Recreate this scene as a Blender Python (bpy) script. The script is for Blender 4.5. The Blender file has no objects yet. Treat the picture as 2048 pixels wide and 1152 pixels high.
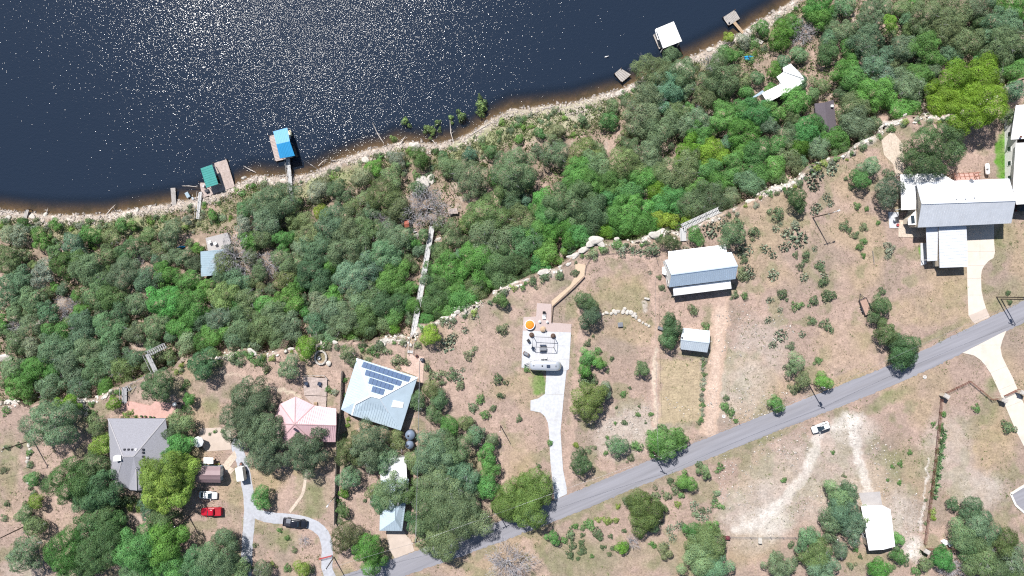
import bpy, math, random
import numpy as np
from mathutils import Vector, Matrix
C = bpy.context.scene
R = math.radians
# ---------------------------------------------------------------- camera, sky, sun, exposure
CAMH = 170.0
cam_data = bpy.data.cameras.new("camera")
cam_data.sensor_fit = 'HORIZONTAL'
cam_data.angle = 2 * math.atan(128.0 / CAMH)
cam_data.clip_start = 1.0
cam_data.clip_end = 6000
cam = bpy.data.objects.new("camera", cam_data)
cam.location = (0, 0, CAMH)
C.collection.objects.link(cam)
C.camera = cam
SUN = Vector((-0.29, 0.526, 0.797)).normalized()
SUN_EL = math.asin(SUN.z)
SUN_ROT = math.atan2(SUN.x, SUN.y)
world = bpy.data.worlds.new("World")
C.world = world
world.use_nodes = True
wn = world.node_tree
sky = wn.nodes.new("ShaderNodeTexSky")
sky.sky_type = 'NISHITA'
sky.sun_disc = False
sky.sun_elevation = SUN_EL
sky.sun_rotation = SUN_ROT
sky.air_density = 1.0
sky.dust_density = 0.6
bg = wn.nodes["Background"]
bg.inputs["Strength"].default_value = 0.072
wn.links.new(sky.outputs[0], bg.inputs["Color"])
sl = bpy.data.lights.new("sun", 'SUN')
sl.energy = 5.0
sl.angle = R(0.53)
sl.color = (1.0, 0.965, 0.92)
so = bpy.data.objects.new("sun", sl)
so.rotation_euler = SUN.to_track_quat('Z', 'Y').to_euler()
so.location = SUN * 400
C.collection.objects.link(so)
C.view_settings.view_transform = 'Standard'
C.view_settings.look = 'None'
C.view_settings.gamma = 1
C.view_settings.exposure = 0.55
C.cycles.max_bounces = 6
C.cycles.diffuse_bounces = 2
C.cycles.glossy_bounces = 3
C.cycles.transmission_bounces = 2
C.cycles.sample_clamp_indirect = 4.0
C.cycles.sample_clamp_direct = 12.0
C.cycles.pixel_filter_type = 'BLACKMAN_HARRIS'
C.cycles.filter_width = 1.2
C.cycles.use_denoising = False

rng = np.random.default_rng(11)
random.seed(5)
LAKE = -22.0

def W(px, py, z=0.0):
    k = (CAMH - z) / CAMH / 8.0
    return Vector(((px - 1024) * k, (576 - py) * k, z))

# ---------------------------------------------------------------- node materials
MATS = {}
def nt(name):
    m = bpy.data.materials.new(name)
    m.use_nodes = True
    t = m.node_tree
    return m, t, t.nodes["Principled BSDF"]

def mat(name, col, rough=0.8, metal=0.0, nscale=3.0, namt=0.12, bump=0.0, bscale=20.0, spec=0.3, stretch=None, dirt=0.0, rot=0.0):
    """plain surface with procedural blotches, fine grain and optional bump"""
    if name in MATS: return MATS[name]
    m, t, b = nt(name)
    L = t.links.new
    tc = t.nodes.new("ShaderNodeTexCoord")
    mp = t.nodes.new("ShaderNodeMapping")
    if stretch: mp.inputs["Scale"].default_value = stretch
    if rot:
        mp.vector_type = "TEXTURE"; mp.inputs["Rotation"].default_value = (0, 0, rot); mp.inputs["Scale"].default_value = tuple(1 / q for q in stretch)
    L(tc.outputs["Object"], mp.inputs[0])
    n1 = t.nodes.new("ShaderNodeTexNoise"); n1.inputs["Scale"].default_value = nscale; n1.inputs["Detail"].default_value = 6
    L(mp.outputs[0], n1.inputs["Vector"])
    mr = t.nodes.new("ShaderNodeMapRange")
    mr.inputs[1].default_value = 0.25; mr.inputs[2].default_value = 0.75
    mr.inputs[3].default_value = 1 - namt; mr.inputs[4].default_value = 1 + namt
    L(n1.outputs[0], mr.inputs[0])
    mx = t.nodes.new("ShaderNodeMix"); mx.data_type = 'RGBA'; mx.blend_type = 'MULTIPLY'; mx.inputs[0].default_value = 1
    mx.inputs[6].default_value = (*col, 1)
    L(mr.outputs[0], mx.inputs[7])
    out = mx.outputs[2]
    if dirt > 0:
        n2 = t.nodes.new("ShaderNodeTexNoise"); n2.inputs["Scale"].default_value = nscale * 0.35; n2.inputs["Detail"].default_value = 8
        L(mp.outputs[0], n2.inputs["Vector"])
        m2 = t.nodes.new("ShaderNodeMapRange"); m2.inputs[1].default_value = 0.5; m2.inputs[2].default_value = 0.72
        m2.inputs[3].default_value = 0; m2.inputs[4].default_value = dirt
        L(n2.outputs[0], m2.inputs[0])
        mx2 = t.nodes.new("ShaderNodeMix"); mx2.data_type = 'RGBA'
        L(m2.outputs[0], mx2.inputs[0]); L(out, mx2.inputs[6])
        mx2.inputs[7].default_value = (col[0] * .45 + .02, col[1] * .40 + .015, col[2] * .33 + .01, 1)
        out = mx2.outputs[2]
    L(out, b.inputs["Base Color"])
    b.inputs["Roughness"].default_value = rough
    b.inputs["Metallic"].default_value = metal
    b.inputs["Specular IOR Level"].default_value = spec
    if bump > 0:
        n3 = t.nodes.new("ShaderNodeTexNoise"); n3.inputs["Scale"].default_value = bscale; n3.inputs["Detail"].default_value = 4
        L(mp.outputs[0], n3.inputs["Vector"])
        bp = t.nodes.new("ShaderNodeBump"); bp.inputs["Strength"].default_value = bump; bp.inputs["Distance"].default_value = 0.05
        L(n3.outputs[0], bp.inputs["Height"]); L(bp.outputs[0], b.inputs["Normal"])
    MATS[name] = m
    return m

def foliage_mat(name, trans=0.22, rough=0.6):
    """leaf colour = colour of the object x tone of the leaf clump"""
    m = bpy.data.materials.new(name); m.use_nodes = True
    t = m.node_tree; t.nodes.clear(); L = t.links.new
    oi = t.nodes.new("ShaderNodeObjectInfo")
    at = t.nodes.new("ShaderNodeAttribute"); at.attribute_name = "tone"
    mx = t.nodes.new("ShaderNodeMix"); mx.data_type = 'RGBA'; mx.blend_type = 'MULTIPLY'; mx.inputs[0].default_value = 1
    L(oi.outputs["Color"], mx.inputs[6]); L(at.outputs["Color"], mx.inputs[7])
    pb = t.nodes.new("ShaderNodeBsdfPrincipled")
    pb.inputs["Roughness"].default_value = rough; pb.inputs["Specular IOR Level"].default_value = 0.25
    L(mx.outputs[2], pb.inputs["Base Color"])
    tr = t.nodes.new("ShaderNodeBsdfTranslucent"); L(mx.outputs[2], tr.inputs["Color"])
    ms = t.nodes.new("ShaderNodeMixShader"); ms.inputs[0].default_value = trans
    L(pb.outputs[0], ms.inputs[1]); L(tr.outputs[0], ms.inputs[2])
    o = t.nodes.new("ShaderNodeOutputMaterial"); L(ms.outputs[0], o.inputs[0])
    return m
LEAF = foliage_mat("leaf_foliage")
PAD = foliage_mat("cactus_pad", 0.05, 0.5)
TUFT = foliage_mat("grass_blades", 0.2, 0.8)

# ---------------------------------------------------------------- objects and tags
def tag(o, label=None, cat=None, group=None, kind=None):
    if label: o["label"] = label
    if cat: o["category"] = cat
    if group: o["group"] = group
    if kind: o["kind"] = kind
    return o

def link(o, parent=None):
    C.collection.objects.link(o)
    if parent: o.parent = parent
    return o

def thing(name, label, cat, loc=(0, 0, 0), rz=0.0, group=None):
    o = bpy.data.objects.new(name, None)
    o.empty_display_size = 0.5
    o.location = loc; o.rotation_euler = (0, 0, rz)
    link(o)
    return tag(o, label, cat, group)

def copy_tree(o, parent=None):
    kids = [k for k in o.children]
    c = o.copy(); C.collection.objects.link(c)
    c.parent = parent
    for k in kids: copy_tree(k, c)
    return c

def world_loc(o):
    l = Vector((0, 0, 0))
    while o:
        l += o.location; o = o.parent
    return l

class MB:
    """collects shapes; build() links them as ONE mesh object"""
    def __init__(s): s.v = []; s.f = []; s.sm = []
    def add(s, verts, faces, smooth=False):
        n = len(s.v)
        s.v += [tuple(p) for p in verts]
        s.f += [tuple(i + n for i in f) for f in faces]
        s.sm += [smooth] * len(faces)
        return s
    def box(s, c, size, rz=0.0, rx=0.0):
        hx, hy, hz = size[0] / 2, size[1] / 2, size[2] / 2
        M = Matrix.Rotation(rz, 3, 'Z') @ Matrix.Rotation(rx, 3, 'X')
        vs = [M @ Vector((x * hx, y * hy, z * hz)) + Vector(c) for z in (-1, 1) for y in (-1, 1) for x in (-1, 1)]
        return s.add(vs, [(0, 2, 3, 1), (4, 5, 7, 6), (0, 1, 5, 4), (2, 6, 7, 3), (0, 4, 6, 2), (1, 3, 7, 5)])
    def beam(s, a, b, w, h):
        a, b = Vector(a), Vector(b); d = (b - a)
        if d.length < 1e-6: return s
        d.normalize()
        up = Vector((0, 0, 1)) if abs(d.z) < 0.95 else Vector((0, 1, 0))
        sx = d.cross(up).normalized() * w / 2; sz = sx.cross(d).normalized() * h / 2
        vs = [p + sx * i + sz * j for p in (a, b) for i, j in ((-1, -1), (1, -1), (1, 1), (-1, 1))]
        return s.add(vs, [(0, 1, 2, 3), (7, 6, 5, 4), (0, 4, 5, 1), (1, 5, 6, 2), (2, 6, 7, 3), (3, 7, 4, 0)])
    def prism(s, pts, z0, z1):
        """pts: xy loop; top a flat polygon"""
        n = len(pts)
        if sum(pts[i][0] * pts[(i + 1) % n][1] - pts[(i + 1) % n][0] * pts[i][1] for i in range(n)) < 0: pts = pts[::-1]
        vs = [(p[0], p[1], z0) for p in pts] + [(p[0], p[1], z1) for p in pts]
        return s.add(vs, [tuple(range(n))[::-1], tuple(range(n, 2 * n))] + [(i, (i + 1) % n, n + (i + 1) % n, n + i) for i in range(n)])
    def slab(s, pts, th):
        """sloping panel: top polygon pts, thickness th downwards"""
        pts = [Vector(p) for p in pts]; n = len(pts)
        a = sum(pts[i].x * pts[(i + 1) % n].y - pts[(i + 1) % n].x * pts[i].y for i in range(n))
        if a < 0: pts = pts[::-1]
        lo = [p - Vector((0, 0, th)) for p in pts]
        return s.add(lo + pts, [tuple(range(n))[::-1], tuple(range(n, 2 * n))] + [(i, (i + 1) % n, n + (i + 1) % n, n + i) for i in range(n)])
    def tube(s, path, r, n=6, cap=True, smooth=True):
        path = [Vector(p) for p in path]
        rs = r if isinstance(r, (list, tuple)) else [r] * len(path)
        rings = []
        for i, p in enumerate(path):
            d = (path[min(i + 1, len(path) - 1)] - path[max(i - 1, 0)])
            d = d.normalized() if d.length > 1e-9 else Vector((0, 0, 1))
            up = Vector((0, 0, 1)) if abs(d.z) < 0.9 else Vector((1, 0, 0))
            x = d.cross(up).normalized(); y = x.cross(d).normalized()
            rings.append([p + (x * math.cos(2 * math.pi * k / n) + y * math.sin(2 * math.pi * k / n)) * rs[i] for k in range(n)])
        vs = [q for g in rings for q in g]
        fs = [(i * n + k, i * n + (k + 1) % n, (i + 1) * n + (k + 1) % n, (i + 1) * n + k) for i in range(len(path) - 1) for k in range(n)]
        if cap: fs += [tuple(range(n)), tuple(range((len(path) - 1) * n, len(path) * n))[::-1]]
        return s.add(vs, fs, smooth)
    def lathe(s, c, prof, n=16, smooth=True):
        c = Vector(c); vs = []
        for r_, z in prof:
            vs += [c + Vector((r_ * math.cos(2 * math.pi * k / n), r_ * math.sin(2 * math.pi * k / n), z)) for k in range(n)]
        fs = [(i * n + k, i * n + (k + 1) % n, (i + 1) * n + (k + 1) % n, (i + 1) * n + k) for i in range(len(prof) - 1) for k in range(n)]
        if prof[0][0] > 0: fs.append(tuple(range(n))[::-1])
        if prof[-1][0] > 0: fs.append(tuple(range((len(prof) - 1) * n, len(prof) * n)))
        return s.add(vs, fs, smooth)
    def build(s, name, m, parent=None, bevel=0.0, origin=None):
        off = Vector((0, 0, 0))
        if parent is not None: off = world_loc(parent)
        me = bpy.data.meshes.new(name)
        o = bpy.data.objects.new(name, me)
        if parent is None:
            if origin is None:
                xs = [p[0] for p in s.v]; ys = [p[1] for p in s.v]; zs = [p[2] for p in s.v]
                origin = ((min(xs) + max(xs)) / 2, (min(ys) + max(ys)) / 2, min(zs))
            off = Vector(origin); o.location = off
        me.from_pydata([(p[0] - off.x, p[1] - off.y, p[2] - off.z) for p in s.v], [], s.f)
        me.polygons.foreach_set("use_smooth", s.sm)
        me.validate(); me.update()
        if m: me.materials.append(m)
        link(o, parent)
        if bevel > 0:
            bv = o.modifiers.new("bevel", 'BEVEL'); bv.width = bevel; bv.segments = 2; bv.limit_method = 'ANGLE'; bv.angle_limit = R(40)
        return o

def np_mesh(name, verts, faces_flat, loop_tot, m, tone=None, color=None, smooth=False):
    """fast mesh from numpy; faces all with the same number of corners (3 or 4)"""
    me = bpy.data.meshes.new(name)
    nv = len(verts); nf = len(faces_flat) // loop_tot
    me.vertices.add(nv); me.vertices.foreach_set("co", np.ascontiguousarray(verts, dtype=np.float32).ravel())
    me.loops.add(len(faces_flat)); me.loops.foreach_set("vertex_index", np.ascontiguousarray(faces_flat, dtype=np.int32))
    me.polygons.add(nf); me.polygons.foreach_set("loop_start", np.arange(0, nf * loop_tot, loop_tot, dtype=np.int32))
    try: me.polygons.foreach_set("loop_total", np.full(nf, loop_tot, dtype=np.int32))
    except Exception: pass
    if smooth: me.polygons.foreach_set("use_smooth", np.ones(nf, dtype=bool))
    me.update(calc_edges=True)
    if tone is not None:
        tone = np.asarray(tone, dtype=np.float32)
        if tone.ndim == 1: tone = np.repeat(tone[:, None], 3, 1)
        a = me.attributes.new("tone", 'FLOAT_COLOR', 'FACE')
        a.data.foreach_set("color", np.concatenate([tone, np.ones((len(tone), 1), np.float32)], 1).ravel())
    if color is not None:
        a = me.attributes.new("albedo", 'FLOAT_COLOR', 'POINT')
        a.data.foreach_set("color", np.concatenate([color, np.ones((len(color), 1))], 1).astype(np.float32).ravel())
    if m: me.materials.append(m)
    return me

# ---------------------------------------------------------------- the plan of the land
def pts(s): return [tuple(float(q) for q in p.split(",")) for p in s.split()]
SHORE = pts("-6000,300 -1500,380 -300,412 0,421 50,427 112,431 155,431 212,430 262,420 337,408 375,401 400,397 470,371 512,352 549,355 587,354 620,348 642,340 667,326 700,313 737,300 774,294 795,284 824,286 862,289 912,282 949,262 987,237 1024,219 1087,213 1149,206 1199,191 1249,178 1300,150 1350,128 1394,110 1424,95 1449,82 1481,66 1511,46 1536,32 1568,14 1590,-2 1640,-50 1900,-400 3000,-1800 6000,-5200")
RIM = pts("-6000,900 -1500,840 -300,815 0,806 60,812 130,806 190,800 235,776 262,768 300,752 340,745 372,722 435,718 490,700 530,712 560,702 600,700 640,692 690,684 740,688 790,674 820,686 842,652 870,645 920,625 960,608 1000,585 1024,569 1054,558 1086,543 1120,536 1146,513 1174,495 1189,473 1209,485 1231,480 1264,489 1291,480 1321,464 1359,470 1400,448 1444,427 1461,422 1506,402 1536,383 1566,372 1593,364 1611,343 1636,328 1661,320 1708,300 1731,282 1761,268 1773,250 1811,237 1861,235 1930,225 2000,185 2100,130 2500,-150 6000,-3000")
def fray(poly, amp, seed):
    r = np.random.default_rng(seed); out = []
    for a, b in zip(poly[:-1], poly[1:]):
        L_ = math.hypot(b[0] - a[0], b[1] - a[1]); n = max(1, int(L_ / 7)) if L_ < 500 else 1
        for i in range(n):
            t = i / n; j = 0 if i == 0 and n == 1 else amp
            out.append((a[0] + (b[0] - a[0]) * t + r.normal() * j * .6, a[1] + (b[1] - a[1]) * t + r.normal() * j))
    out.append(poly[-1]); return out
SHOREF = fray(SHORE, 1.6, 1)
RIMF = fray(RIM, 2.2, 2)

fx = np.arange(-40, 2090, 2.0); fy = np.arange(-40, 1194, 2.0)
def ext(a, far):
    lo = [a[0]]; hi = [a[-1]]; st = 4.0
    while lo[-1] > -far: lo.append(lo[-1] - st); hi.append(hi[-1] + st); st *= 1.35
    return np.array(lo[:0:-1] + list(a) + hi[1:])
GX = ext(fx, 9000); GY = ext(fy, 9000)
PX, PY = np.meshgrid(GX, GY)
NX, NY = len(GX), len(GY)

def vnoise(x, y, scale, seed, octaves=3):
    out = np.zeros_like(x); amp = 1.0; tot = 0
    for o in range(octaves):
        r = np.random.default_rng(seed * 31 + o); T = r.random((257, 257))
        u = x / scale + 1000.37 * (o + 1); v = y / scale + 517.1 * (o + 1)
        iu = np.floor(u).astype(int); iv = np.floor(v).astype(int); fu = u - iu; fv = v - iv
        fu = fu * fu * (3 - 2 * fu); fv = fv * fv * (3 - 2 * fv)
        a = T[iv % 256, iu % 256]; b = T[iv % 256, (iu + 1) % 256]; c = T[(iv + 1) % 256, iu % 256]; d = T[(iv + 1) % 256, (iu + 1) % 256]
        out += amp * ((a * (1 - fu) + b * fu) * (1 - fv) + (c * (1 - fu) + d * fu) * fv)
        tot += amp; amp *= .55; scale /= 2.1
    return out / tot

def dist_line(x, y, poly, cut=None):
    d = np.full(x.shape, 1e9)
    for (ax, ay), (bx, by) in zip(poly[:-1], poly[1:]):
        ux, uy = bx - ax, by - ay; q = ux * ux + uy * uy + 1e-9
        t = np.clip(((x - ax) * ux + (y - ay) * uy) / q, 0, 1)
        d = np.minimum(d, (x - ax - t * ux) ** 2 + (y - ay - t * uy) ** 2)
    return np.sqrt(d)
def inside(x, y, poly):
    r = np.zeros(x.shape, bool)
    for (ax, ay), (bx, by) in zip(poly, poly[1:] + poly[:1]):
        if ay == by: continue
        c = ((ay > y) != (by > y)) & (x < (bx - ax) * (y - ay) / (by - ay) + ax)
        r ^= c
    return r
IN_WATER = inside(PX, PY, SHOREF + [(6000, -9900), (-9900, -9900), (-9900, 300)])
IN_PLAT = inside(PX, PY, RIMF + [(9900, -3000), (9900, 9900), (-9900, 9900), (-9900, 900)])
# distances: exact on the fine area, cheap elsewhere
DS = dist_line(PX, PY, SHORE); DR = dist_line(PX, PY, RIMF[::2] + [RIMF[-1]])
nA = vnoise(PX, PY, 70, 3); nB = vnoise(PX, PY, 18, 4); nC = vnoise(PX, PY, 6, 5, 2); nD = vnoise(PX, PY, 200, 6)
t_ = DS / (DS + DR + 1e-6)
Zs = LAKE + 0.15 + np.clip(DS, 0, 14) * 0.035 + 13.0 * t_ ** 1.05 + (nA - .5) * 3.0 * np.clip(t_ * (1 - t_) * 4, 0, 1) + (nB - .5) * .9 * np.clip(DS / 25, 0, 1)
drop = np.clip(DR / 7.0, 0, 1); drop = drop * drop * (3 - 2 * drop)
lip = (nC - .5) * 1.1 + (nB - .5) * 1.3
Zp = np.where(DR < 16, np.clip((10 - DR) / 10, 0, 1) * (lip + .1), 0.0)
edge0 = np.clip(lip + .1, -1, 1)
Z = np.where(IN_PLAT, Zp, edge0 * (1 - drop) + np.minimum(Zs, -1.0) * drop)
Z = np.where(IN_WATER, LAKE - .05 - np.clip(DS * .045, 0, 7) - (nB - .4) * .25, Z)
fi0, fj0 = int(np.where(GX == fx[0])[0][0]), int(np.where(GY == fy[0])[0][0])
def gz(px, py):
    i = np.clip(((px - fx[0]) / 2.0), 0, len(fx) - 2); j = np.clip(((py - fy[0]) / 2.0), 0, len(fy) - 2)
    ii = int(i); jj = int(j); a = i - ii; b = j - jj; q = Z[fj0 + jj:fj0 + jj + 2, fi0 + ii:fi0 + ii + 2]
    return float((q[0, 0] * (1 - a) + q[0, 1] * a) * (1 - b) + (q[1, 0] * (1 - a) + q[1, 1] * a) * b)
def gzw(x, y):
    z = gz(1024 + 8 * x, 576 - 8 * y)
    for _ in range(6):
        k = 8 * CAMH / (CAMH - z); z2 = gz(1024 + x * k, 576 - y * k); z = .5 * z + .5 * z2
    return z
# ---------------------------------------------------------------- paved surfaces (plan outlines)
def ribbon(line, w):
    """outline of a band of width w along a line"""
    L_, R_ = [], []
    for i, p in enumerate(line):
        a = line[max(i - 1, 0)]; b = line[min(i + 1, len(line) - 1)]
        dx, dy = b[0] - a[0], b[1] - a[1]; q = math.hypot(dx, dy) + 1e-9
        ww = w[i] if isinstance(w, list) else w
        L_.append((p[0] - dy / q * ww / 2, p[1] + dx / q * ww / 2)); R_.append((p[0] + dy / q * ww / 2, p[1] - dx / q * ww / 2))
    return L_, R_
def smooth_line(line, n=5):
    out = []
    P = [line[0]] + list(line) + [line[-1]]
    for i in range(1, len(P) - 2):
        p0, p1, p2, p3 = [np.array(q, float) for q in P[i - 1:i + 3]]
        for k in range(n):
            t = k / n
            out.append(tuple(.5 * (2 * p1 + (p2 - p0) * t + (2 * p0 - 5 * p1 + 4 * p2 - p3) * t * t + (3 * p1 - p0 - 3 * p2 + p3) * t ** 3)))
    out.append(tuple(line[-1])); return out
ROADLINE = smooth_line(pts("2900,200 2400,450 2200,548 2048,623 1940,677 1827,731 1700,784 1536,848 1420,895 1293,945 1176,994 1100,1025 1000,1063 900,1099 820,1127 740,1153 600,1202 300,1310 -400,1560"), 6)
LOOP_A = smooth_line(pts("466,876 478,906 489,945 496,985 499,1020 497,1060 494,1100 492,1140 488,1200"), 5)
LOOP_B = smooth_line(pts("503,1018 520,1030 548,1036 590,1040 622,1048 644,1064 653,1086 654,1110 655,1140 668,1170"), 5)
POLY = {
 "drive_east": pts("1934,440 1988,440 1988,481 1990,505 1987,516 1977,522 1969,531 1964,540 1962,552 1963,581 1967,600 1972,616 1954,625 1937,631 1935,576 1934,535"),
 "apron_east": pts("1937,631 1972,616 1980,634 1962,642 1950,648 1944,642"),
 "drive_south": pts("1925,706 2013,661 2005,680 2001,695 2004,712 2014,733 2026,756 2040,790 2060,835 2100,930 2075,945 2033,864 2023,841 1993,771 1982,748 1970,730 1960,719 1948,711 1936,708"),
 "patio_trailer": pts("1045.6,661 1142,665 1140,700 1138,738 1133,741 1128,788 1121,863 1126,939 1133,974 1134,988 1109,1000 1101,926 1098,864 1096,846 1090,833 1081,825 1061,821 1061,801 1076,797 1090,788 1093,741 1043,735"),
 "deck_trailer": pts("1074,606 1103,608 1102,645 1143,648 1142,665 1045.6,661 1047,634 1072,633"),
 "ramp_trailer": pts("1151,525 1171,530 1168,552 1104,613 1103,602 1141,570 1150,553"),
 "apron_barn": pts("1717,986 1760,983 1765,1012 1728,1018"),
 "apron_hip": pts("772,1058 806,1058 812,1070 822,1080 829,1102 790,1117 778,1098"),
 "court": pts("2023,988 2060,966 2110,958 2110,1080 2056,1030 2033,1008"),
 "path_yard": [p for p in (lambda a: a[0] + a[1][::-1])(ribbon(smooth_line(pts("613,938 611,955 606,985 594,1005 579,1024"), 4), 6.0))],
 "terrace_red": pts("250,803 262,803 300,812 318,797 352,813 352,830 333,836 238,836 243,822"),
 "patio_umbrella": pts("400,857 440,855 462,862 463,899 413,903 397,885"),
 "path_shed": pts("445,930 455,917 466,905 478,884 484,893 474,915 460,934 470,938 462,948 452,944"),
 "terrace_flag": pts("815,707 848,714 847,745 845,766 832,752 806,742 800,733 812,728"),
 "terrace_cream": pts("1797,437 1850,437 1850,475 1797,474"),
 "path_cream": pts("1763,280 1785,262 1806,288 1807,335 1815,350 1793,353 1786,328 1768,310"),
 "pad_white": pts("1777,424 1797,424 1797,456 1779,456"),
 "pad_pergola": pts("1910,358 1938,347 1972,343 1972,360 1910,364"),
 "patio_forest": pts("411,476 455,465 462,486 448,500 416,502"),
 "slab_east": pts("1841,486 1852,486 1853,528 1842,531"),
}
def all_mask(x, y):
    m = dist_line(x, y, ROADLINE) < 18.8
    m |= dist_line(x, y, LOOP_A) < 12
    m |= dist_line(x, y, LOOP_B) < 12
    for p in POLY.values(): m |= inside(x, y, p)
    return m
# ---------------------------------------------------------------- soil colours over the plan
wx = PX + (nB - .5) * 16 + (nC - .5) * 7; wy = PY + (vnoise(PX, PY, 18, 9) - .5) * 16 + (vnoise(PX, PY, 6, 10, 2) - .5) * 7
FINE = (PX > -60) & (PX < 2110) & (PY > -60) & (PY < 1215)
col = np.zeros(PX.shape + (3,))
def put(c, w):
    global col
    w = np.clip(w, 0, 1)[..., None]; col = col * (1 - w) + np.array(c) * w
def blob(c, cx, cy, rx, ry, k=1.0, rot=0.0, soft=.5):
    a, b = math.cos(rot), math.sin(rot)
    u = ((wx - cx) * a + (wy - cy) * b) / rx; v = (-(wx - cx) * b + (wy - cy) * a) / ry
    put(c, k * np.clip((1 - np.sqrt(u * u + v * v)) / soft, 0, 1) * (.45 + .8 * nB))
def stroke(c, line, w, k=1.0, soft=.5, warp=True):
    d = dist_line(wx if warp else PX, wy if warp else PY, pts(line))
    put(c, k * np.clip((1 - d / (w * .5)) / soft, 0, 1) * (.6 + .6 * nB))
DRY = (.318, .237, .198); PINK = (.382, .280, .232); PALE = (.42, .375, .335); GOLD = (.335, .26, .165); BROWN = (.255, .205, .165)
GREEN = (.13, .17, .065); OLIVE = (.19, .19, .105); FLOOR = (.235, .18, .14); ROCK = (.36, .305, .26); WHITE = (.58, .54, .50); LAWN = (.10, .22, .035)
put(DRY, np.ones_like(PX))
put(BROWN, np.clip((nA - .45) * 3.2, 0, .75))
put(PINK, np.clip((vnoise(PX, PY, 45, 12) - .52) * 5, 0, .8))
put(GOLD, np.clip((vnoise(PX, PY, 110, 13) - .55) * 4, 0, .55))
put(OLIVE, np.clip((vnoise(PX, PY, 34, 14) - .56) * 5, 0, .55))
# the wooded slope and shore
slope = ~IN_PLAT & ~IN_WATER
put(FLOOR, slope * 1.0)
put(PINK, slope * np.clip((vnoise(PX, PY, 30, 15) - .56) * 5, 0, .6))
put(ROCK, slope * np.clip((vnoise(PX, PY, 16, 16) - .66) * 9, 0, .55))
band = np.clip((20 + 22 * (nA - .5) - DS + (nB - .5) * 22) / 9, 0, 1) * slope
put(ROCK, band * .95)
put(WHITE, band * np.clip((nC - .58) * 5, 0, .5))
put(OLIVE, slope * np.clip(1 - abs(DS - 30) / 24, 0, 1) * np.clip((nB - .36) * 4, 0, .8))
blob((.31, .29, .20), 1090, 243, 170, 42, 1.0, -.2); blob((.34, .31, .25), 1180, 222, 70, 20, .9, -.2); blob((.24, .26, .14), 960, 285, 90, 26, .8, -.4); blob((.24, .26, .14), 250, 455, 260, 22, .8, -.05); blob((.24, .26, .14), 640, 370, 130, 24, .8, -.35)
# limestone rim of the cliff
rimb = np.clip((6.5 + (nB - .5) * 16 + (nA - .5) * 10 - DR) / 3.5, 0, 1)
put(WHITE, rimb * ~IN_WATER * (.45 + .35 * np.clip((PX - 600) / 300, 0, 1)) * np.clip((vnoise(PX, PY, 40, 21) - .44) * 4.5, 0, 1))
# lake bed
bed = np.clip(DS / 30, 0, 1)
put((.15, .095, .045), IN_WATER * (1 - bed * .0))
put((.40, .33, .26), IN_WATER * np.clip((4 - DS) / 4, 0, 1) * .6)
put((.05, .045, .03), IN_WATER * np.clip((DS - 13) / 40, 0, 1))
put((.10, .07, .03), IN_WATER * np.clip((nB - .5) * 5, 0, .7))
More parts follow.
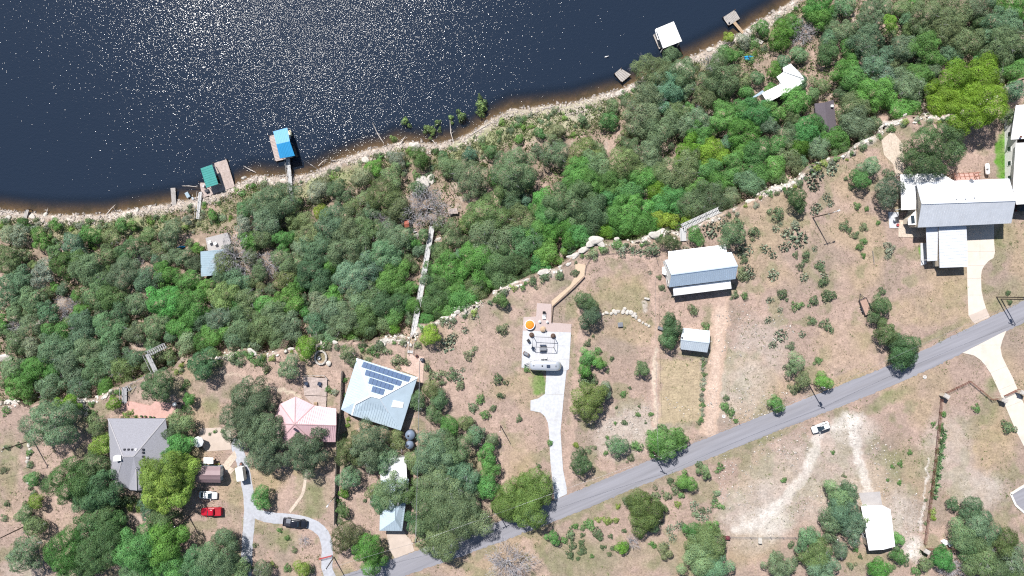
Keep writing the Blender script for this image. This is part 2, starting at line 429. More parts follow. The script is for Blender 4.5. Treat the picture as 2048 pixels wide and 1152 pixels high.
# plateau patches traced from the photograph
P = IN_PLAT
def on_plateau(fn):
    global col
    old = col.copy(); fn(); col = np.where(P[..., None], col, old)
def patches():
    blob(PALE, 1290, 845, 100, 50, .65); blob(PALE, 1240, 880, 70, 50, .6); blob(PALE, 1470, 780, 90, 70, .55); blob(PALE, 1520, 700, 80, 80, .45)
    blob(PALE, 1640, 960, 170, 110, .55); blob(PALE, 1510, 1030, 90, 90, .7); blob(WHITE, 1535, 1045, 60, 40, .5); blob(PALE, 1700, 860, 70, 40, .9); blob(WHITE, 1690, 845, 50, 20, .8, -.35)
    blob(PALE, 1800, 1040, 50, 80, .7); blob(WHITE, 1828, 1100, 26, 34, .8); blob(PALE, 1960, 980, 70, 50, .7); blob(PALE, 1900, 900, 70, 90, .5)
    blob(GOLD, 1985, 890, 60, 70, .7); blob(GOLD, 1900, 560, 80, 50, .7); blob(GOLD, 1860, 620, 110, 40, .6); blob(GOLD, 1690, 690, 70, 60, .7); blob(PINK, 1690, 700, 45, 60, .6)
    blob(GOLD, 1250, 590, 70, 60, .6); blob(OLIVE, 1250, 600, 55, 40, .55); blob(GOLD, 1690, 760, 80, 14, .6, -.4)
    blob(OLIVE, 1500, 890, 130, 14, .8, -.38); blob(OLIVE, 1200, 1010, 180, 10, .6, -.38); blob(GREEN, 1770, 800, 70, 18, .6, -.42); blob(OLIVE, 1640, 815, 90, 8, .8, -.38); blob(OLIVE, 1880, 665, 90, 10, .8, -.42)
    blob(GREEN, 1830, 925, 70, 40, .35); blob(GREEN, 1985, 600, 40, 30, .35); blob(OLIVE, 2025, 590, 40, 40, .6); blob(GREEN, 1975, 820, 26, 40, .6); blob(GREEN, 1985, 770, 20, 24, .6)
    blob(OLIVE, 1150, 1120, 120, 60, .7); blob(OLIVE, 1330, 1110, 90, 40, .5); blob(OLIVE, 1350, 830, 40, 60, .5); blob(GREEN, 1360, 790, 30, 30, .4)
    blob(BROWN, 1880, 330, 60, 40, .3); blob(PINK, 1920, 320, 60, 50, .8); blob(LAWN, 2008, 310, 17, 60, 1.0, 0, .25); blob(LAWN, 2016, 350, 10, 30, 1.0, 0, .25); blob(LAWN, 1843, 500, 8, 22, .9); blob(GREEN, 2010, 470, 30, 60, .35)
    blob(LAWN, 1078, 764, 20, 26, .8, 0, .3); blob(GREEN, 1065, 740, 24, 8, .6); blob(OLIVE, 1065, 620, 20, 6, .5); blob(OLIVE, 1145, 720, 8, 60, .6)
    blob(PINK, 1060, 580, 60, 40, .8); blob(PINK, 970, 690, 90, 60, .8); blob(PINK, 930, 780, 50, 60, .7); blob(GOLD, 1040, 920, 40, 60, .6); blob(PINK, 1050, 860, 30, 60, .6)
    blob(GREEN, 620, 1000, 26, 60, .55, .3); blob(GREEN, 560, 1075, 50, 30, .5); blob(GOLD, 540, 960, 50, 26, .8); blob(OLIVE, 640, 985, 30, 50, .4); blob(GREEN, 425, 810, 22, 26, .6); blob(GOLD, 610, 940, 60, 10, .7)
    blob(PINK, 110, 1020, 60, 90, .9); blob(PINK, 90, 910, 40, 50, .8); blob(GREEN, 18, 930, 26, 80, .5); blob(PINK, 730, 1010, 50, 60, .8); blob(GREEN, 660, 800, 14, 16, .6); blob(PINK, 640, 770, 60, 50, .6); blob(BROWN, 430, 770, 60, 40, .5)
    blob(OLIVE, 470, 1010, 16, 60, .4); blob(PALE, 55, 1150, 60, 40, .4); blob(OLIVE, 1740, 1125, 90, 30, .6); blob(GOLD, 1700, 1110, 50, 30, .5); blob(LAWN, 250, 1005, 20, 14, .6); blob(PALE, 268, 1040, 24, 12, .9); blob(PINK, 270, 1040, 26, 14, .6)
    # worn tracks
    stroke(WHITE, "1640,872 1630,900 1615,935 1598,965 1570,1000 1545,1022 1515,1048 1470,1062", 25, .6, .5); stroke(WHITE, "1712,846 1707,868 1716,905 1728,950 1738,990", 24, .65, .5)
    stroke((.44, .325, .255), "1442,590 1440,650 1434,700 1428,760 1424,815 1418,862", 38, 1.2, .3); stroke((.52, .40, .33), "1442,600 1440,650 1434,700 1428,760 1424,815 1418,862", 26, .7, .5)
    stroke(PINK, "1300,520 1308,570 1313,640 1312,700 1310,780 1312,850", 22, .9, .4); stroke((.5, .42, .34), "1313,700 1310,780 1312,850", 9, .8, .5)
    stroke(PINK, "1170,540 1162,600 1168,680 1158,740 1150,800 1138,880 1136,960", 24, .9, .4); stroke(PINK, "1200,515 1240,508 1290,512 1306,540", 16, .9, .4); stroke(PINK, "1680,540 1690,590 1680,640 1690,690", 40, .6, .8)
    stroke(PINK, "1050,1085 1065,1110 1085,1150", 26, .8, .4); stroke(PINK, "1440,598 1400,604 1360,612 1320,620", 40, .9, .5); stroke((.5, .43, .34), "440,745 480,752 520,768 600,790", 8, .8, .4)
    stroke(PINK, "460,740 500,755 560,760 600,700 640,740 680,760", 30, .7, .6); stroke(PALE, "1288,604 1290,622", 13, .9, .3); stroke(WHITE, "1858,920 1850,1000 1842,1060", 6, .7, .5)
    stroke(OLIVE, "1848,880 1846,930", 5, .5, .5)
    # mown plot with mower lines
    m = np.clip((44 - abs(wx - 1360)) / 6, 0, 1) * np.clip((66 - abs(wy - 782)) / 6, 0, 1)
    put((.40, .325, .215), m * .85)
    put((.30, .235, .165), m * .45 * (.5 + .5 * np.sin((PY + PX * .05) * 2 * math.pi / 6.5)) + m * .15 * (.5 + .5 * np.sin(PX * 2 * math.pi / 8)))
on_plateau(patches)
col *= (.86 + .28 * nC)[..., None]
# ---------------------------------------------------------------- terrain, water
def grid_world(px, py, z):
    k = (CAMH - z) / CAMH / 8
    return np.stack([(px - 1024) * k, (576 - py) * k, z], -1)
def grid_faces(nx, ny):
    i = np.arange(nx - 1)[None, :]; j = np.arange(ny - 1)[:, None]; a = j * nx + i
    return np.stack([a, a + nx, a + nx + 1, a + 1], -1).reshape(-1)
def ground_mat():
    m, t, b = nt("dry_ground"); L = t.links.new
    at = t.nodes.new("ShaderNodeAttribute"); at.attribute_name = "albedo"
    tc = t.nodes.new("ShaderNodeTexCoord")
    def noise(s, d=5, r=.6):
        n = t.nodes.new("ShaderNodeTexNoise"); n.inputs["Scale"].default_value = s; n.inputs["Detail"].default_value = d; n.inputs["Roughness"].default_value = r
        L(tc.outputs["Object"], n.inputs["Vector"]); return n
    def rng_(o, a, b_, c, d):
        r = t.nodes.new("ShaderNodeMapRange"); r.inputs[1].default_value = a; r.inputs[2].default_value = b_; r.inputs[3].default_value = c; r.inputs[4].default_value = d
        L(o, r.inputs[0]); return r.outputs[0]
    n1 = noise(2.2, 8, .75); n2 = noise(.55, 6, .65); n3 = noise(5.5, 3, .7)
    def mul(a, c, f=None):
        x = t.nodes.new("ShaderNodeMix"); x.data_type = 'RGBA'; x.blend_type = 'MULTIPLY'; x.inputs[0].default_value = 1
        L(a, x.inputs[6]); L(c, x.inputs[7]); return x.outputs[2]
    c = mul(at.outputs["Color"], rng_(n1.outputs[0], .3, .7, .72, 1.26))
    c = mul(c, rng_(n2.outputs[0], .3, .7, .86, 1.14))
    # dry straw and pebbles
    x = t.nodes.new("ShaderNodeMix"); x.data_type = 'RGBA'; L(rng_(n3.outputs[0], .64, .76, 0, .38), x.inputs[0]); L(c, x.inputs[6]); x.inputs[7].default_value = (.5, .44, .36, 1)
    y = t.nodes.new("ShaderNodeMix"); y.data_type = 'RGBA'; n4 = noise(3.6, 4, .7); L(rng_(n4.outputs[0], .61, .73, 0, .38), y.inputs[0]); L(x.outputs[2], y.inputs[6]); y.inputs[7].default_value = (.15, .125, .08, 1)
    L(y.outputs[2], b.inputs["Base Color"])
    b.inputs["Roughness"].default_value = .95; b.inputs["Specular IOR Level"].default_value = .1
    bp = t.nodes.new("ShaderNodeBump"); bp.inputs["Strength"].default_value = .8; bp.inputs["Distance"].default_value = .22
    L(n1.outputs[0], bp.inputs["Height"]); L(bp.outputs[0], b.inputs["Normal"])
    return m
gv = grid_world(PX, PY, Z).reshape(-1, 3)
me = np_mesh("ground", gv, grid_faces(NX, NY), 4, ground_mat(), color=col.reshape(-1, 3), smooth=True)
ground = link(bpy.data.objects.new("ground", me)); tag(ground, kind="structure")

def water_mat():
    m, t, b = nt("lake_water"); L = t.links.new
    tc = t.nodes.new("ShaderNodeTexCoord")
    def noise(s, d, r, sc, rot=.6):
        mp = t.nodes.new("ShaderNodeMapping"); mp.inputs["Scale"].default_value = sc; mp.inputs["Rotation"].default_value = (0, 0, rot)
        L(tc.outputs["Object"], mp.inputs[0])
        n = t.nodes.new("ShaderNodeTexNoise"); n.inputs["Scale"].default_value = s; n.inputs["Detail"].default_value = d; n.inputs["Roughness"].default_value = r
        L(mp.outputs[0], n.inputs["Vector"]); return n
    n1 = noise(3.9, 0, .5, (1, 1.15, 1)); n2 = noise(1.0, 0, .5, (1, 1.3, 1), .3); n3 = noise(.03, 2, .5, (1, 1, 1))
    ad = t.nodes.new("ShaderNodeMath"); ad.operation = 'MULTIPLY_ADD'; ad.inputs[1].default_value = .55
    L(n2.outputs[0], ad.inputs[0]); L(n1.outputs[0], ad.inputs[2])
    bp = t.nodes.new("ShaderNodeBump"); bp.inputs["Strength"].default_value = 1.0; bp.inputs["Distance"].default_value = WAVE
    L(ad.outputs[0], bp.inputs["Height"]); L(bp.outputs[0], b.inputs["Normal"])
    at = t.nodes.new("ShaderNodeAttribute"); at.attribute_name = "albedo"
    b.inputs["Base Color"].default_value = (.0135, .0225, .040, 1)
    L(at.outputs["Fac"], b.inputs["Alpha"])
    b.inputs["Roughness"].default_value = .06; b.inputs["IOR"].default_value = 1.33; b.inputs["Specular IOR Level"].default_value = .5
    return m
WAVE = 0.059
wfx = ext(np.arange(-40, 1700, 5.0), 9000); wfy = ext(np.arange(-40, 450, 5.0), 9000)
# the water surface lies in one plane, opaque where deep, clear over the shallows
QX, QY = np.meshgrid(wfx, wfy)
kk = (CAMH - LAKE) / CAMH / 8
dsh = dist_line(QX, QY, SHORE); iw = inside(QX, QY, SHOREF + [(6000, -9900), (-9900, -9900), (-9900, 300)])
deep = np.where(iw, np.clip(.10 + dsh / 48, 0, 1), .08)
wv = np.stack([(QX - 1024) * kk, (576 - QY) * kk, np.full(QX.shape, LAKE)], -1).reshape(-1, 3)
keep = (iw | (dsh < 30)).reshape(-1)
wf = grid_faces(len(wfx), len(wfy)).reshape(-1, 4)
wf = wf[keep[wf].any(1)].reshape(-1)
me = np_mesh("lake_water", wv, wf, 4, water_mat(), color=np.repeat(deep.reshape(-1, 1), 3, 1), smooth=True)
lake = link(bpy.data.objects.new("lake_water", me)); tag(lake, kind="structure")

# ---------------------------------------------------------------- road and paving
ASPH = mat("asphalt", (.238, .236, .262), .9, nscale=.5, namt=.16, bump=.3, bscale=9, stretch=(.12, 2.6, 1), rot=.405, dirt=.2)
CHIP = mat("chip_seal", (.38, .39, .425), .9, nscale=1.5, namt=.14, bump=.3, bscale=9, dirt=.3)
CONC = mat("pale_concrete", (.56, .505, .44), .85, nscale=.8, namt=.07, dirt=.12)
CONCW = mat("white_paving", (.47, .48, .505), .85, nscale=1.6, namt=.12, dirt=.18)
CONCP = mat("pink_concrete", (.46, .385, .33), .85, nscale=.8, namt=.1, dirt=.2)
CONCG = mat("grey_concrete", (.36, .34, .335), .85, nscale=.8, namt=.1, dirt=.2)
TERRA = mat("terracotta_paving", (.49, .305, .265), .85, nscale=2, namt=.12, dirt=.2)
FLAG = mat("flagstone", (.48, .355, .30), .85, nscale=3, namt=.25, dirt=.25)
CREAM = mat("cream_flagstone", (.49, .41, .335), .85, nscale=3, namt=.25, dirt=.25)
BOARD = mat("grey_boards", (.40, .365, .34), .85, nscale=2, namt=.14, stretch=(1, 8, 1), dirt=.2)
BOARDT = mat("tan_boards", (.50, .385, .28), .85, nscale=2, namt=.14, stretch=(1, 8, 1), dirt=.2)
TANB = mat("pinkish_boards", (.42, .34, .32), .85, nscale=2, namt=.12, stretch=(6, 1, 1), dirt=.15)
def rib_z(px, py, zz): return W(px, py, zz)
def sheet(name, poly, m, zt, zb=-.35, kind="structure"):
    mb = MB(); mb.prism([tuple(W(x, y, zt)[:2]) for x, y in poly], zb, zt)
    return tag(mb.build(name, m), kind=kind)
def strip(name, line, w, m, zt, n=4, rag=.4):
    """a road strip with a slightly ragged edge and crown"""
    L_, R_ = ribbon(line, w); r = np.random.default_rng(len(line)); mb = MB(); vs = []; fs = []
    for i in range(len(line)):
        l = np.array(L_[i]) + r.normal(0, rag, 2); q = np.array(R_[i]) + r.normal(0, rag, 2)
        for k in range(n + 1):
            u = k / n; p = l * (1 - u) + q * u
            vs.append(W(p[0], p[1], zt + .05 * (1 - (2 * u - 1) ** 2)))
    for i in range(len(line) - 1):
        for k in range(n):
            a = i * (n + 1) + k; fs.append((a, a + n + 1, a + n + 2, a + 1))
    mb.add(vs, fs, True)
    o = mb.build(name, m); me = o.data
    if me.polygons[0].normal.z < 0: me.flip_normals()
    return tag(o, kind="structure")
def dense(line, step=6):
    out = []
    for a, b in zip(line[:-1], line[1:]):
        n = max(1, int(math.hypot(b[0] - a[0], b[1] - a[1]) / step))
        out += [(a[0] + (b[0] - a[0]) * i / n, a[1] + (b[1] - a[1]) * i / n) for i in range(n)]
    return out + [line[-1]]
strip("road", dense(ROADLINE, 4), 40, ASPH, .035, rag=.7)
strip("driveway", dense(LOOP_A), 22, CHIP, .03)
strip("driveway", dense(LOOP_B), 22, CHIP, .036)
sheet("driveway", POLY["drive_east"], CONC, .05); sheet("driveway", POLY["apron_east"], CONCP, .045)
sheet("driveway", POLY["drive_south"], CONC, .095); sheet("patio", POLY["patio_trailer"], CONCW, .10)
sheet("driveway", POLY["apron_barn"], CONCG, .06); sheet("driveway", POLY["apron_hip"], CONCP, .09)
sheet("driveway", POLY["court"], ASPH, .05); sheet("path", POLY["path_yard"], CREAM, .05)
sheet("patio", POLY["terrace_red"], TERRA, .30); sheet("patio", POLY["patio_umbrella"], CONCP, .08)
sheet("path", POLY["path_shed"], CREAM, .06); sheet("patio", POLY["terrace_flag"], FLAG, .12)
sheet("patio", POLY["terrace_cream"], CREAM, .10); sheet("path", POLY["path_cream"], CREAM, .08)
sheet("patio", POLY["pad_white"], CONCW, .13); sheet("patio", POLY["slab_east"], CONCW, .08)
o = sheet("wooden_deck", POLY["deck_trailer"], TANB, .11, kind=None); tag(o, "flush pinkish board deck around the orange pool and drum stools", "deck")
sheet("path", POLY["ramp_trailer"], BOARDT, .07)
zf = gz(435, 485)
mb = MB(); mb.prism([tuple(W(x, y, zf + .7)[:2]) for x, y in POLY["patio_forest"]], zf - 2.5, zf + .7); tag(mb.build("patio", CONCG), kind="structure")
# raised kerb of the asphalt court
KERB = mat("kerb_concrete", (.6, .57, .52), .85, nscale=1.5, namt=.08)
mb = MB()
for a, b in zip(pts("2110,956 2060,964 2021,988 2031,1010"), pts("2060,964 2021,988 2031,1010 2058,1034")): mb.beam(W(*a, .1), W(*b, .1), .5, .3)
tag(mb.build("kerb", KERB), kind="structure")
# paving joints are real grooves filled with dark grout strips, one sheet above each slab
JOINT = mat("paving_joint", (.30, .27, .24), .95)
def joints(lines, zt, w=.05):
    mb = MB()
    for a, b in lines: mb.beam(W(*a, zt + .001), W(*b, zt + .001), w, .01)
    return tag(mb.build("paving_joint_line", JOINT), kind="structure")
joints([((1934, 503), (1989, 503)), ((1935, 531), (1968, 531)), ((1935, 557), (1962, 557)), ((1936, 590), (1964, 590)), ((1960, 440), (1960, 520))], .05)
joints([((1951, 690), (2003, 690)), ((1983, 745), (2019, 730)), ((1998, 780), (2033, 766)), ((2012, 815), (2048, 800))], .095)
joints([((1093, 741), (1133, 741)), ((1092, 789), (1128, 789)), ((1097, 840), (1122, 840)), ((1099, 900), (1123, 900)), ((1105, 950), (1128, 950)), ((1093, 661.5), (1093, 735)), ((1045, 690), (1140, 692)), ((1044, 718), (1139, 720))], .10)
# ---------------------------------------------------------------- building helpers
M_WHITE = mat("white_metal_roof", (.80, .80, .80), .45, nscale=.9, namt=.05, dirt=.10)
M_GALVW = mat("bare_galvalume_roof", (.74, .83, .92), .42, .68, nscale=.9, namt=.05, dirt=.06)
M_GALVF = mat("pale_galvalume_roof", (.70, .76, .80), .42, .5, nscale=.9, namt=.05, dirt=.06)
M_BLUEROOF = mat("bluish_metal_roof", (.41, .50, .57), .42, nscale=.9, namt=.06, dirt=.10)
M_GALV = mat("galvanised_roof", (.66, .68, .72), .45, .22, nscale=.9, namt=.06, dirt=.08)
M_PINK = mat("pink_metal_roof", (.56, .375, .40), .5, nscale=.9, namt=.07, dirt=.14)
M_TEAL = mat("teal_metal_roof", (.045, .24, .22), .5, nscale=.9, namt=.10, dirt=.2)
M_SKYB = mat("bright_blue_metal_roof", (.025, .245, .50), .45, nscale=.9, namt=.06, dirt=.08)
M_SHING = mat("grey_shingles", (.255, .255, .285), .9, nscale=6, namt=.2, bump=.4, bscale=14, dirt=.12)
M_DARKSH = mat("dark_shingles", (.105, .09, .105), .9, nscale=6, namt=.25, bump=.4, bscale=14, dirt=.1)
M_BROWNR = mat("brown_metal_roof", (.235, .165, .175), .55, nscale=.9, namt=.08, dirt=.12)
M_GREYBL = mat("grey_blue_roof", (.26, .345, .40), .5, nscale=.9, namt=.08, dirt=.15)
M_WALLW = mat("white_siding", (.72, .72, .70), .7, nscale=1.5, namt=.05, dirt=.06)
M_WALLC = mat("cream_siding", (.55, .48, .39), .75, nscale=1.5, namt=.06, dirt=.1)
M_WALLS = mat("stone_wall_facing", (.42, .36, .29), .9, nscale=3, namt=.25, bump=.4, bscale=4)
M_WALLG = mat("blue_grey_siding", (.30, .37, .42), .7, nscale=1.5, namt=.06)
M_TRIM = mat("white_trim", (.75, .75, .74), .5, nscale=2, namt=.03)
M_DTRIM = mat("dark_trim", (.06, .055, .055), .5)
M_GLASS = mat("window_glass", (.03, .045, .06), .08, nscale=.5, namt=.1, spec=.6)
M_PLASW = mat("white_plastic", (.78, .78, .78), .4, nscale=2, namt=.03)
M_STEEL = mat("grey_steel", (.36, .37, .39), .4, .7)
M_DSTEEL = mat("dark_steel", (.045, .045, .055), .45, .3)
M_RUST = mat("rusty_pipe", (.165, .07, .05), .8, nscale=3, namt=.3)
M_WOODG = mat("weathered_wood", (.36, .335, .315), .9, nscale=2.5, namt=.2, dirt=.25)
M_WOODP = mat("pinkish_weathered_wood", (.43, .355, .325), .9, nscale=2.5, namt=.2, dirt=.3)
M_WOODD = mat("dark_wood", (.115, .08, .065), .9, nscale=2.5, namt=.25)
M_WOODT = mat("tan_wood", (.42, .30, .20), .85, nscale=2.5, namt=.2)
M_POLE = mat("creosote_pole", (.075, .055, .045), .9, nscale=3, namt=.3)
M_STONE = mat("limestone", (.46, .43, .39), .9, nscale=2.5, namt=.22, bump=.6, bscale=5, dirt=.35)
M_STONEG = mat("grey_limestone", (.40, .375, .35), .9, nscale=2.5, namt=.25, bump=.6, bscale=5, dirt=.4)
M_SOLAR = None
def solar_mat():
    m, t, b = nt("solar_cells"); L = t.links.new
    tc = t.nodes.new("ShaderNodeTexCoord"); br = t.nodes.new("ShaderNodeTexBrick")
    br.offset = 0; br.inputs["Scale"].default_value = 1; br.inputs["Brick Width"].default_value = .17; br.inputs["Row Height"].default_value = .17; br.inputs["Mortar Size"].default_value = .006
    br.inputs["Color1"].default_value = (.055, .10, .20, 1); br.inputs["Color2"].default_value = (.065, .115, .22, 1); br.inputs["Mortar"].default_value = (.20, .24, .30, 1)
    L(tc.outputs["Object"], br.inputs["Vector"]); L(br.outputs[0], b.inputs["Base Color"]); b.inputs["Roughness"].default_value = .2
    return m
M_SOLAR = solar_mat()

def clip_line(o, d, poly):
    """interval of the line o + t d inside a convex-ish 2d polygon"""
    ts = []
    n = len(poly)
    for i in range(n):
        a = poly[i]; b = poly[(i + 1) % n]; e = (b[0] - a[0], b[1] - a[1]); den = d[0] * e[1] - d[1] * e[0]
        if abs(den) < 1e-9: continue
        w = (a[0] - o[0], a[1] - o[1]); t = (w[0] * e[1] - w[1] * e[0]) / den; u = (w[0] * d[1] - w[1] * d[0]) / den
        if 0 <= u <= 1: ts.append(t)
    return (min(ts), max(ts)) if len(ts) >= 2 else None
def panel(mb, P, th=.14, eave=None, gap=.75, rib=.06, rh=.05):
    """roof panel with standing seams running up from the eave edge (indices eave)"""
    P = [Vector(p) for p in P]
    mb.slab(P, th)
    if eave is None: return
    a, b = P[eave[0]], P[eave[1]]
    ux = (b - a).normalized()
    nrm = Vector((0, 0, 0))
    for i in range(1, len(P) - 1): nrm += (P[i] - P[0]).cross(P[i + 1] - P[0])
    nrm.normalize()
    if nrm.z < 0: nrm = -nrm
    uy = nrm.cross(ux).normalized()
    if uy.z < 0: uy = -uy
    p2 = [((q - a).dot(ux), (q - a).dot(uy)) for q in P]
    x0 = min(q[0] for q in p2); x1 = max(q[0] for q in p2); n = max(1, int((x1 - x0) / gap))
    for k in range(1, n):
        x = x0 + (x1 - x0) * k / n
        r = clip_line((x, -50), (0, 1), p2)
        if not r or r[1] - r[0] < .3: continue
        y0, y1 = r[0] - 50 + .02, r[1] - 50 - .05
        q0 = a + ux * x + uy * y0 + nrm * (rh * .5 - .003); q1 = a + ux * x + uy * y1 + nrm * (rh * .5 - .003)
        mb.beam(q0, q1, rib, rh)
def shrink(loop, d):
    c = sum((Vector((p[0], p[1], 0)) for p in loop), Vector()) / len(loop)
    out = []
    for p in loop:
        v = Vector((p[0], p[1], 0)) - c; L_ = v.length
        out.append(c + v * max(0.1, (L_ - d * 1.35) / L_))
    return out
def wall_faces(mb, loop, zb):
    """loop of (x, y, ztop)"""
    n = len(loop)
    for i in range(n):
        a, b = loop[i], loop[(i + 1) % n]
        mb.add([(a[0], a[1], zb), (b[0], b[1], zb), (b[0], b[1], b[2]), (a[0], a[1], a[2])], [(0, 1, 2, 3)])
def opening(root, a, b, t, z, w, h, kind="window"):
    """framed window or door on the wall a-b"""
    a = Vector((a[0], a[1], 0)); b = Vector((b[0], b[1], 0)); d = (b - a).normalized(); nrm = Vector((d.y, -d.x, 0))
    c = a + (b - a) * t + Vector((0, 0, z))
    rz = math.atan2(d.y, d.x)
    best = c
    f = MB()
    fw = .09
    for s in (-1, 1): f.box(best + d * s * (w / 2 + fw / 2), (fw, .14, h + 2 * fw), rz)
    f.box(best + Vector((0, 0, h / 2 + fw / 2)), (w, .14, fw), rz); f.box(best - Vector((0, 0, h / 2 + fw / 2)), (w, .18, fw), rz)
    if kind == "window":
        o = f.build("window", M_TRIM, root)
        MB().box(best, (w, .08, h), rz).build("pane", M_GLASS, o)
    else:
        MB().box(best, (w, .1, h), rz).build("door_leaf", M_DTRIM if kind == "door" else M_TRIM, f.build("door" if kind == "door" else "garage_door", M_TRIM, root))
def wall_openings(root, loop, zb, h, every=3.2, skip=()):
    n = len(loop); k = 0
    for i in range(n):
        if i in skip: continue
        a, b = loop[i], loop[(i + 1) % n]; L_ = math.hypot(b[0] - a[0], b[1] - a[1])
        m = int(L_ / every)
        for q in range(m):
            k += 1
            if k == 2: opening(root, a, b, (q + .5) / m, zb + 1.08, .95, 2.05, "door")
            else: opening(root, a, b, (q + .5) / m, zb + h, 1.1, 1.1)

def gable(name, label, cat, NW, NE, SE, SW, RW, RE, ze, zr, roofm, wallm, zb=0.0, over=.5, group=None, seam=.75, openings=True, posts=False, cap=True, win=1.6):
    """a gabled building from its eave corners and ridge ends (plan pixels) and their heights"""
    nw, ne, se, sw = [W(*p, ze) for p in (NW, NE, SE, SW)]; rw, re = W(*RW, zr), W(*RE, zr)
    base = (nw + ne + se + sw) / 4; base.z = zb
    root = thing(name, label, cat, base, 0, group)
    mb = MB()
    panel(mb, [nw, ne, re, rw], eave=(0, 1), gap=seam); panel(mb, [sw, se, re, rw], eave=(0, 1), gap=seam)
    roof = mb.build("roof", roofm, root)
    if cap:
        cb = MB(); cb.beam(rw + Vector((0, 0, .02)), re + Vector((0, 0, .02)), .32, .1); cb.build("ridge_cap", roofm, roof)
    c = shrink([nw, ne, se, sw], over)
    th = .16
    gw = (c[0] + c[3]) / 2; ge = (c[1] + c[2]) / 2
    # ridge position between the walls
    def apex(a, b, r): 
        q = Vector((b[0] - a[0], b[1] - a[1])); t = max(.2, min(.8, ((r.x - a[0]) * q.x + (r.y - a[1]) * q.y) / q.length_squared)); return (a[0] + q.x * t, a[1] + q.y * t)
    aw = apex(c[0], c[3], rw); ae = apex(c[1], c[2], re)
    rise = (zr - ze)
    e0 = ze - th + over * rise / max(1.0, (nw - sw).length / 2) * .8
    if posts:
        for q in c:
            MB().beam((q.x, q.y, zb), (q.x, q.y, ze - th), .16, .16).build("post", M_TRIM, root)
    else:
        loop = [(c[0].x, c[0].y, e0), (aw[0], aw[1], zr - th - .03), (c[3].x, c[3].y, e0), (c[2].x, c[2].y, e0), (ae[0], ae[1], zr - th - .03), (c[1].x, c[1].y, e0)]
        wb = MB(); wall_faces(wb, loop, zb - .6); wb.build("wall", wallm, root)
        if openings: wall_openings(root, [loop[0], loop[2], loop[3], loop[5]], zb, win)
    return root, roof
def lean(root, P, zs, roofm, name="porch_roof", seam=.75, eave=(0, 1), zb=0.0, posts=(), walls=None, wallm=None):
    """a single-slope roof on posts or walls; P plan pixels, zs heights"""
    Q = [W(x, y, z) for (x, y), z in zip(P, zs)]
    mb = MB(); panel(mb, Q, eave=eave, gap=seam); o = mb.build(name, roofm, root)
    for i in posts:
        c = sum(Q, Vector()) / len(Q); q = Q[i] + (c - Q[i]).normalized() * .35
        MB().beam((q.x, q.y, zb), (q.x, q.y, Q[i].z - .16), .14, .14).build("post", M_TRIM, root)
    if walls:
        c = shrink(Q, .35); lp = [(q.x, q.y, z - .16) for q, z in zip(c, zs)]
        wb = MB(); wall_faces(wb, lp, zb - .4); wb.build("wall", wallm, root)
    return o

# ---------------------------------------------------------------- house with white north slope above the cliff
hE, r_ = gable("house", "long gabled metal house, white north slope and blue-grey south slope, beside the dirt track", "house", (1329.5, 520), (1463, 504), (1471, 558), (1338, 574.6), (1342.3, 549), (1475.6, 531.5), 4.0, 6.1, M_GALVW, M_WALLW, over=.35, seam=.5, openings=False)
lean(hE, [(1336.7, 502.8), (1451.5, 489), (1454, 506), (1337, 521)], (2.7, 2.7, 3.6, 3.6), M_WHITE, posts=(0, 1), seam=.5)
lean(hE, [(1347.5, 591.5), (1463, 577), (1461, 560), (1346, 575.6)], (2.7, 2.7, 3.4, 3.4), M_WHITE, posts=(0, 1), seam=.5)
wl = [c for c in hE.children if c.name.startswith("wall")]
a_, b_ = W(1330.5, 521, 5.4), W(1339, 572, 5.4)
cc = shrink([W(1329.5, 520, 4.0), W(1463, 504, 4.0), W(1471, 558, 4.0), W(1338, 574.6, 4.0)], .35)
for t, z in ((.2, 1.6), (.8, 1.6)): opening(hE, cc[0], cc[3], t, z, .9, 1.3)
opening(hE, cc[0], cc[3], .5, 1.05, 1.0, 2.1, "door")
for t in (.15, .38, .62, .85): opening(hE, cc[3], cc[2], t, 1.5, 1.2, 1.3)
for t in (.2, .5, .8): opening(hE, cc[0], cc[1], t, 1.5, 1.4, 1.3)
st = MB()
for k in range(3): st.box(W(1327 + k * 2, 541 + k, .3 + .2 * k), (.6, 1.8, .6 + .4 * k))
st.build("stoop", M_TRIM, hE)

# small shed
sF, r_ = gable("shed", "small white gabled metal shed standing next to the dirt track", "shed", (1366, 656), (1420, 661.5), (1414.5, 705), (1361.5, 698.5), (1361.5, 679), (1419, 685.5), 2.5, 3.5, M_GALVF, M_WALLW, over=.25, seam=.45)
MB().box(W(1364, 676, 3.35), (.35, .6, .3)).build("vent", M_DSTEEL, sF)

# big metal roofed house on the right
hG, rG = gable("house", "largest house, long pale ribbed metal gable with garage wing, by the curved driveway", "house", (1832.4, 364.7), (2018.5, 357), (2022.5, 446.6), (1835.7, 455), (1843.3, 407.3), (2031.6, 400.8), 5.2, 8.2, M_GALV, M_WALLC, over=.6, seam=.6)
lean(hG, [(1801, 349), (1880, 345), (1908, 361.5), (1833, 366)], (3.2, 3.2, 4.1, 4.1), M_WHITE, posts=(0, 1))
lean(hG, [(1803, 420), (1801, 349), (1833, 366), (1832, 418.5)], (3.2, 3.2, 4.1, 4.1), M_WHITE, posts=(0,))
lean(hG, [(1816.7, 450), (1816, 438), (1832, 420), (1836, 416.5), (1835.5, 449)], (3.0, 3.0, 3.3, 3.4, 3.4), M_WHITE, name="annex_roof", eave=None, walls=True, wallm=M_WALLC)
lean(hG, [(1854.7, 522.4), (1874.6, 521), (1876, 452), (1852, 452)], (2.9, 2.9, 3.6, 3.6), M_GALV, name="carport_roof", eave=(0, 3), posts=(0, 1))
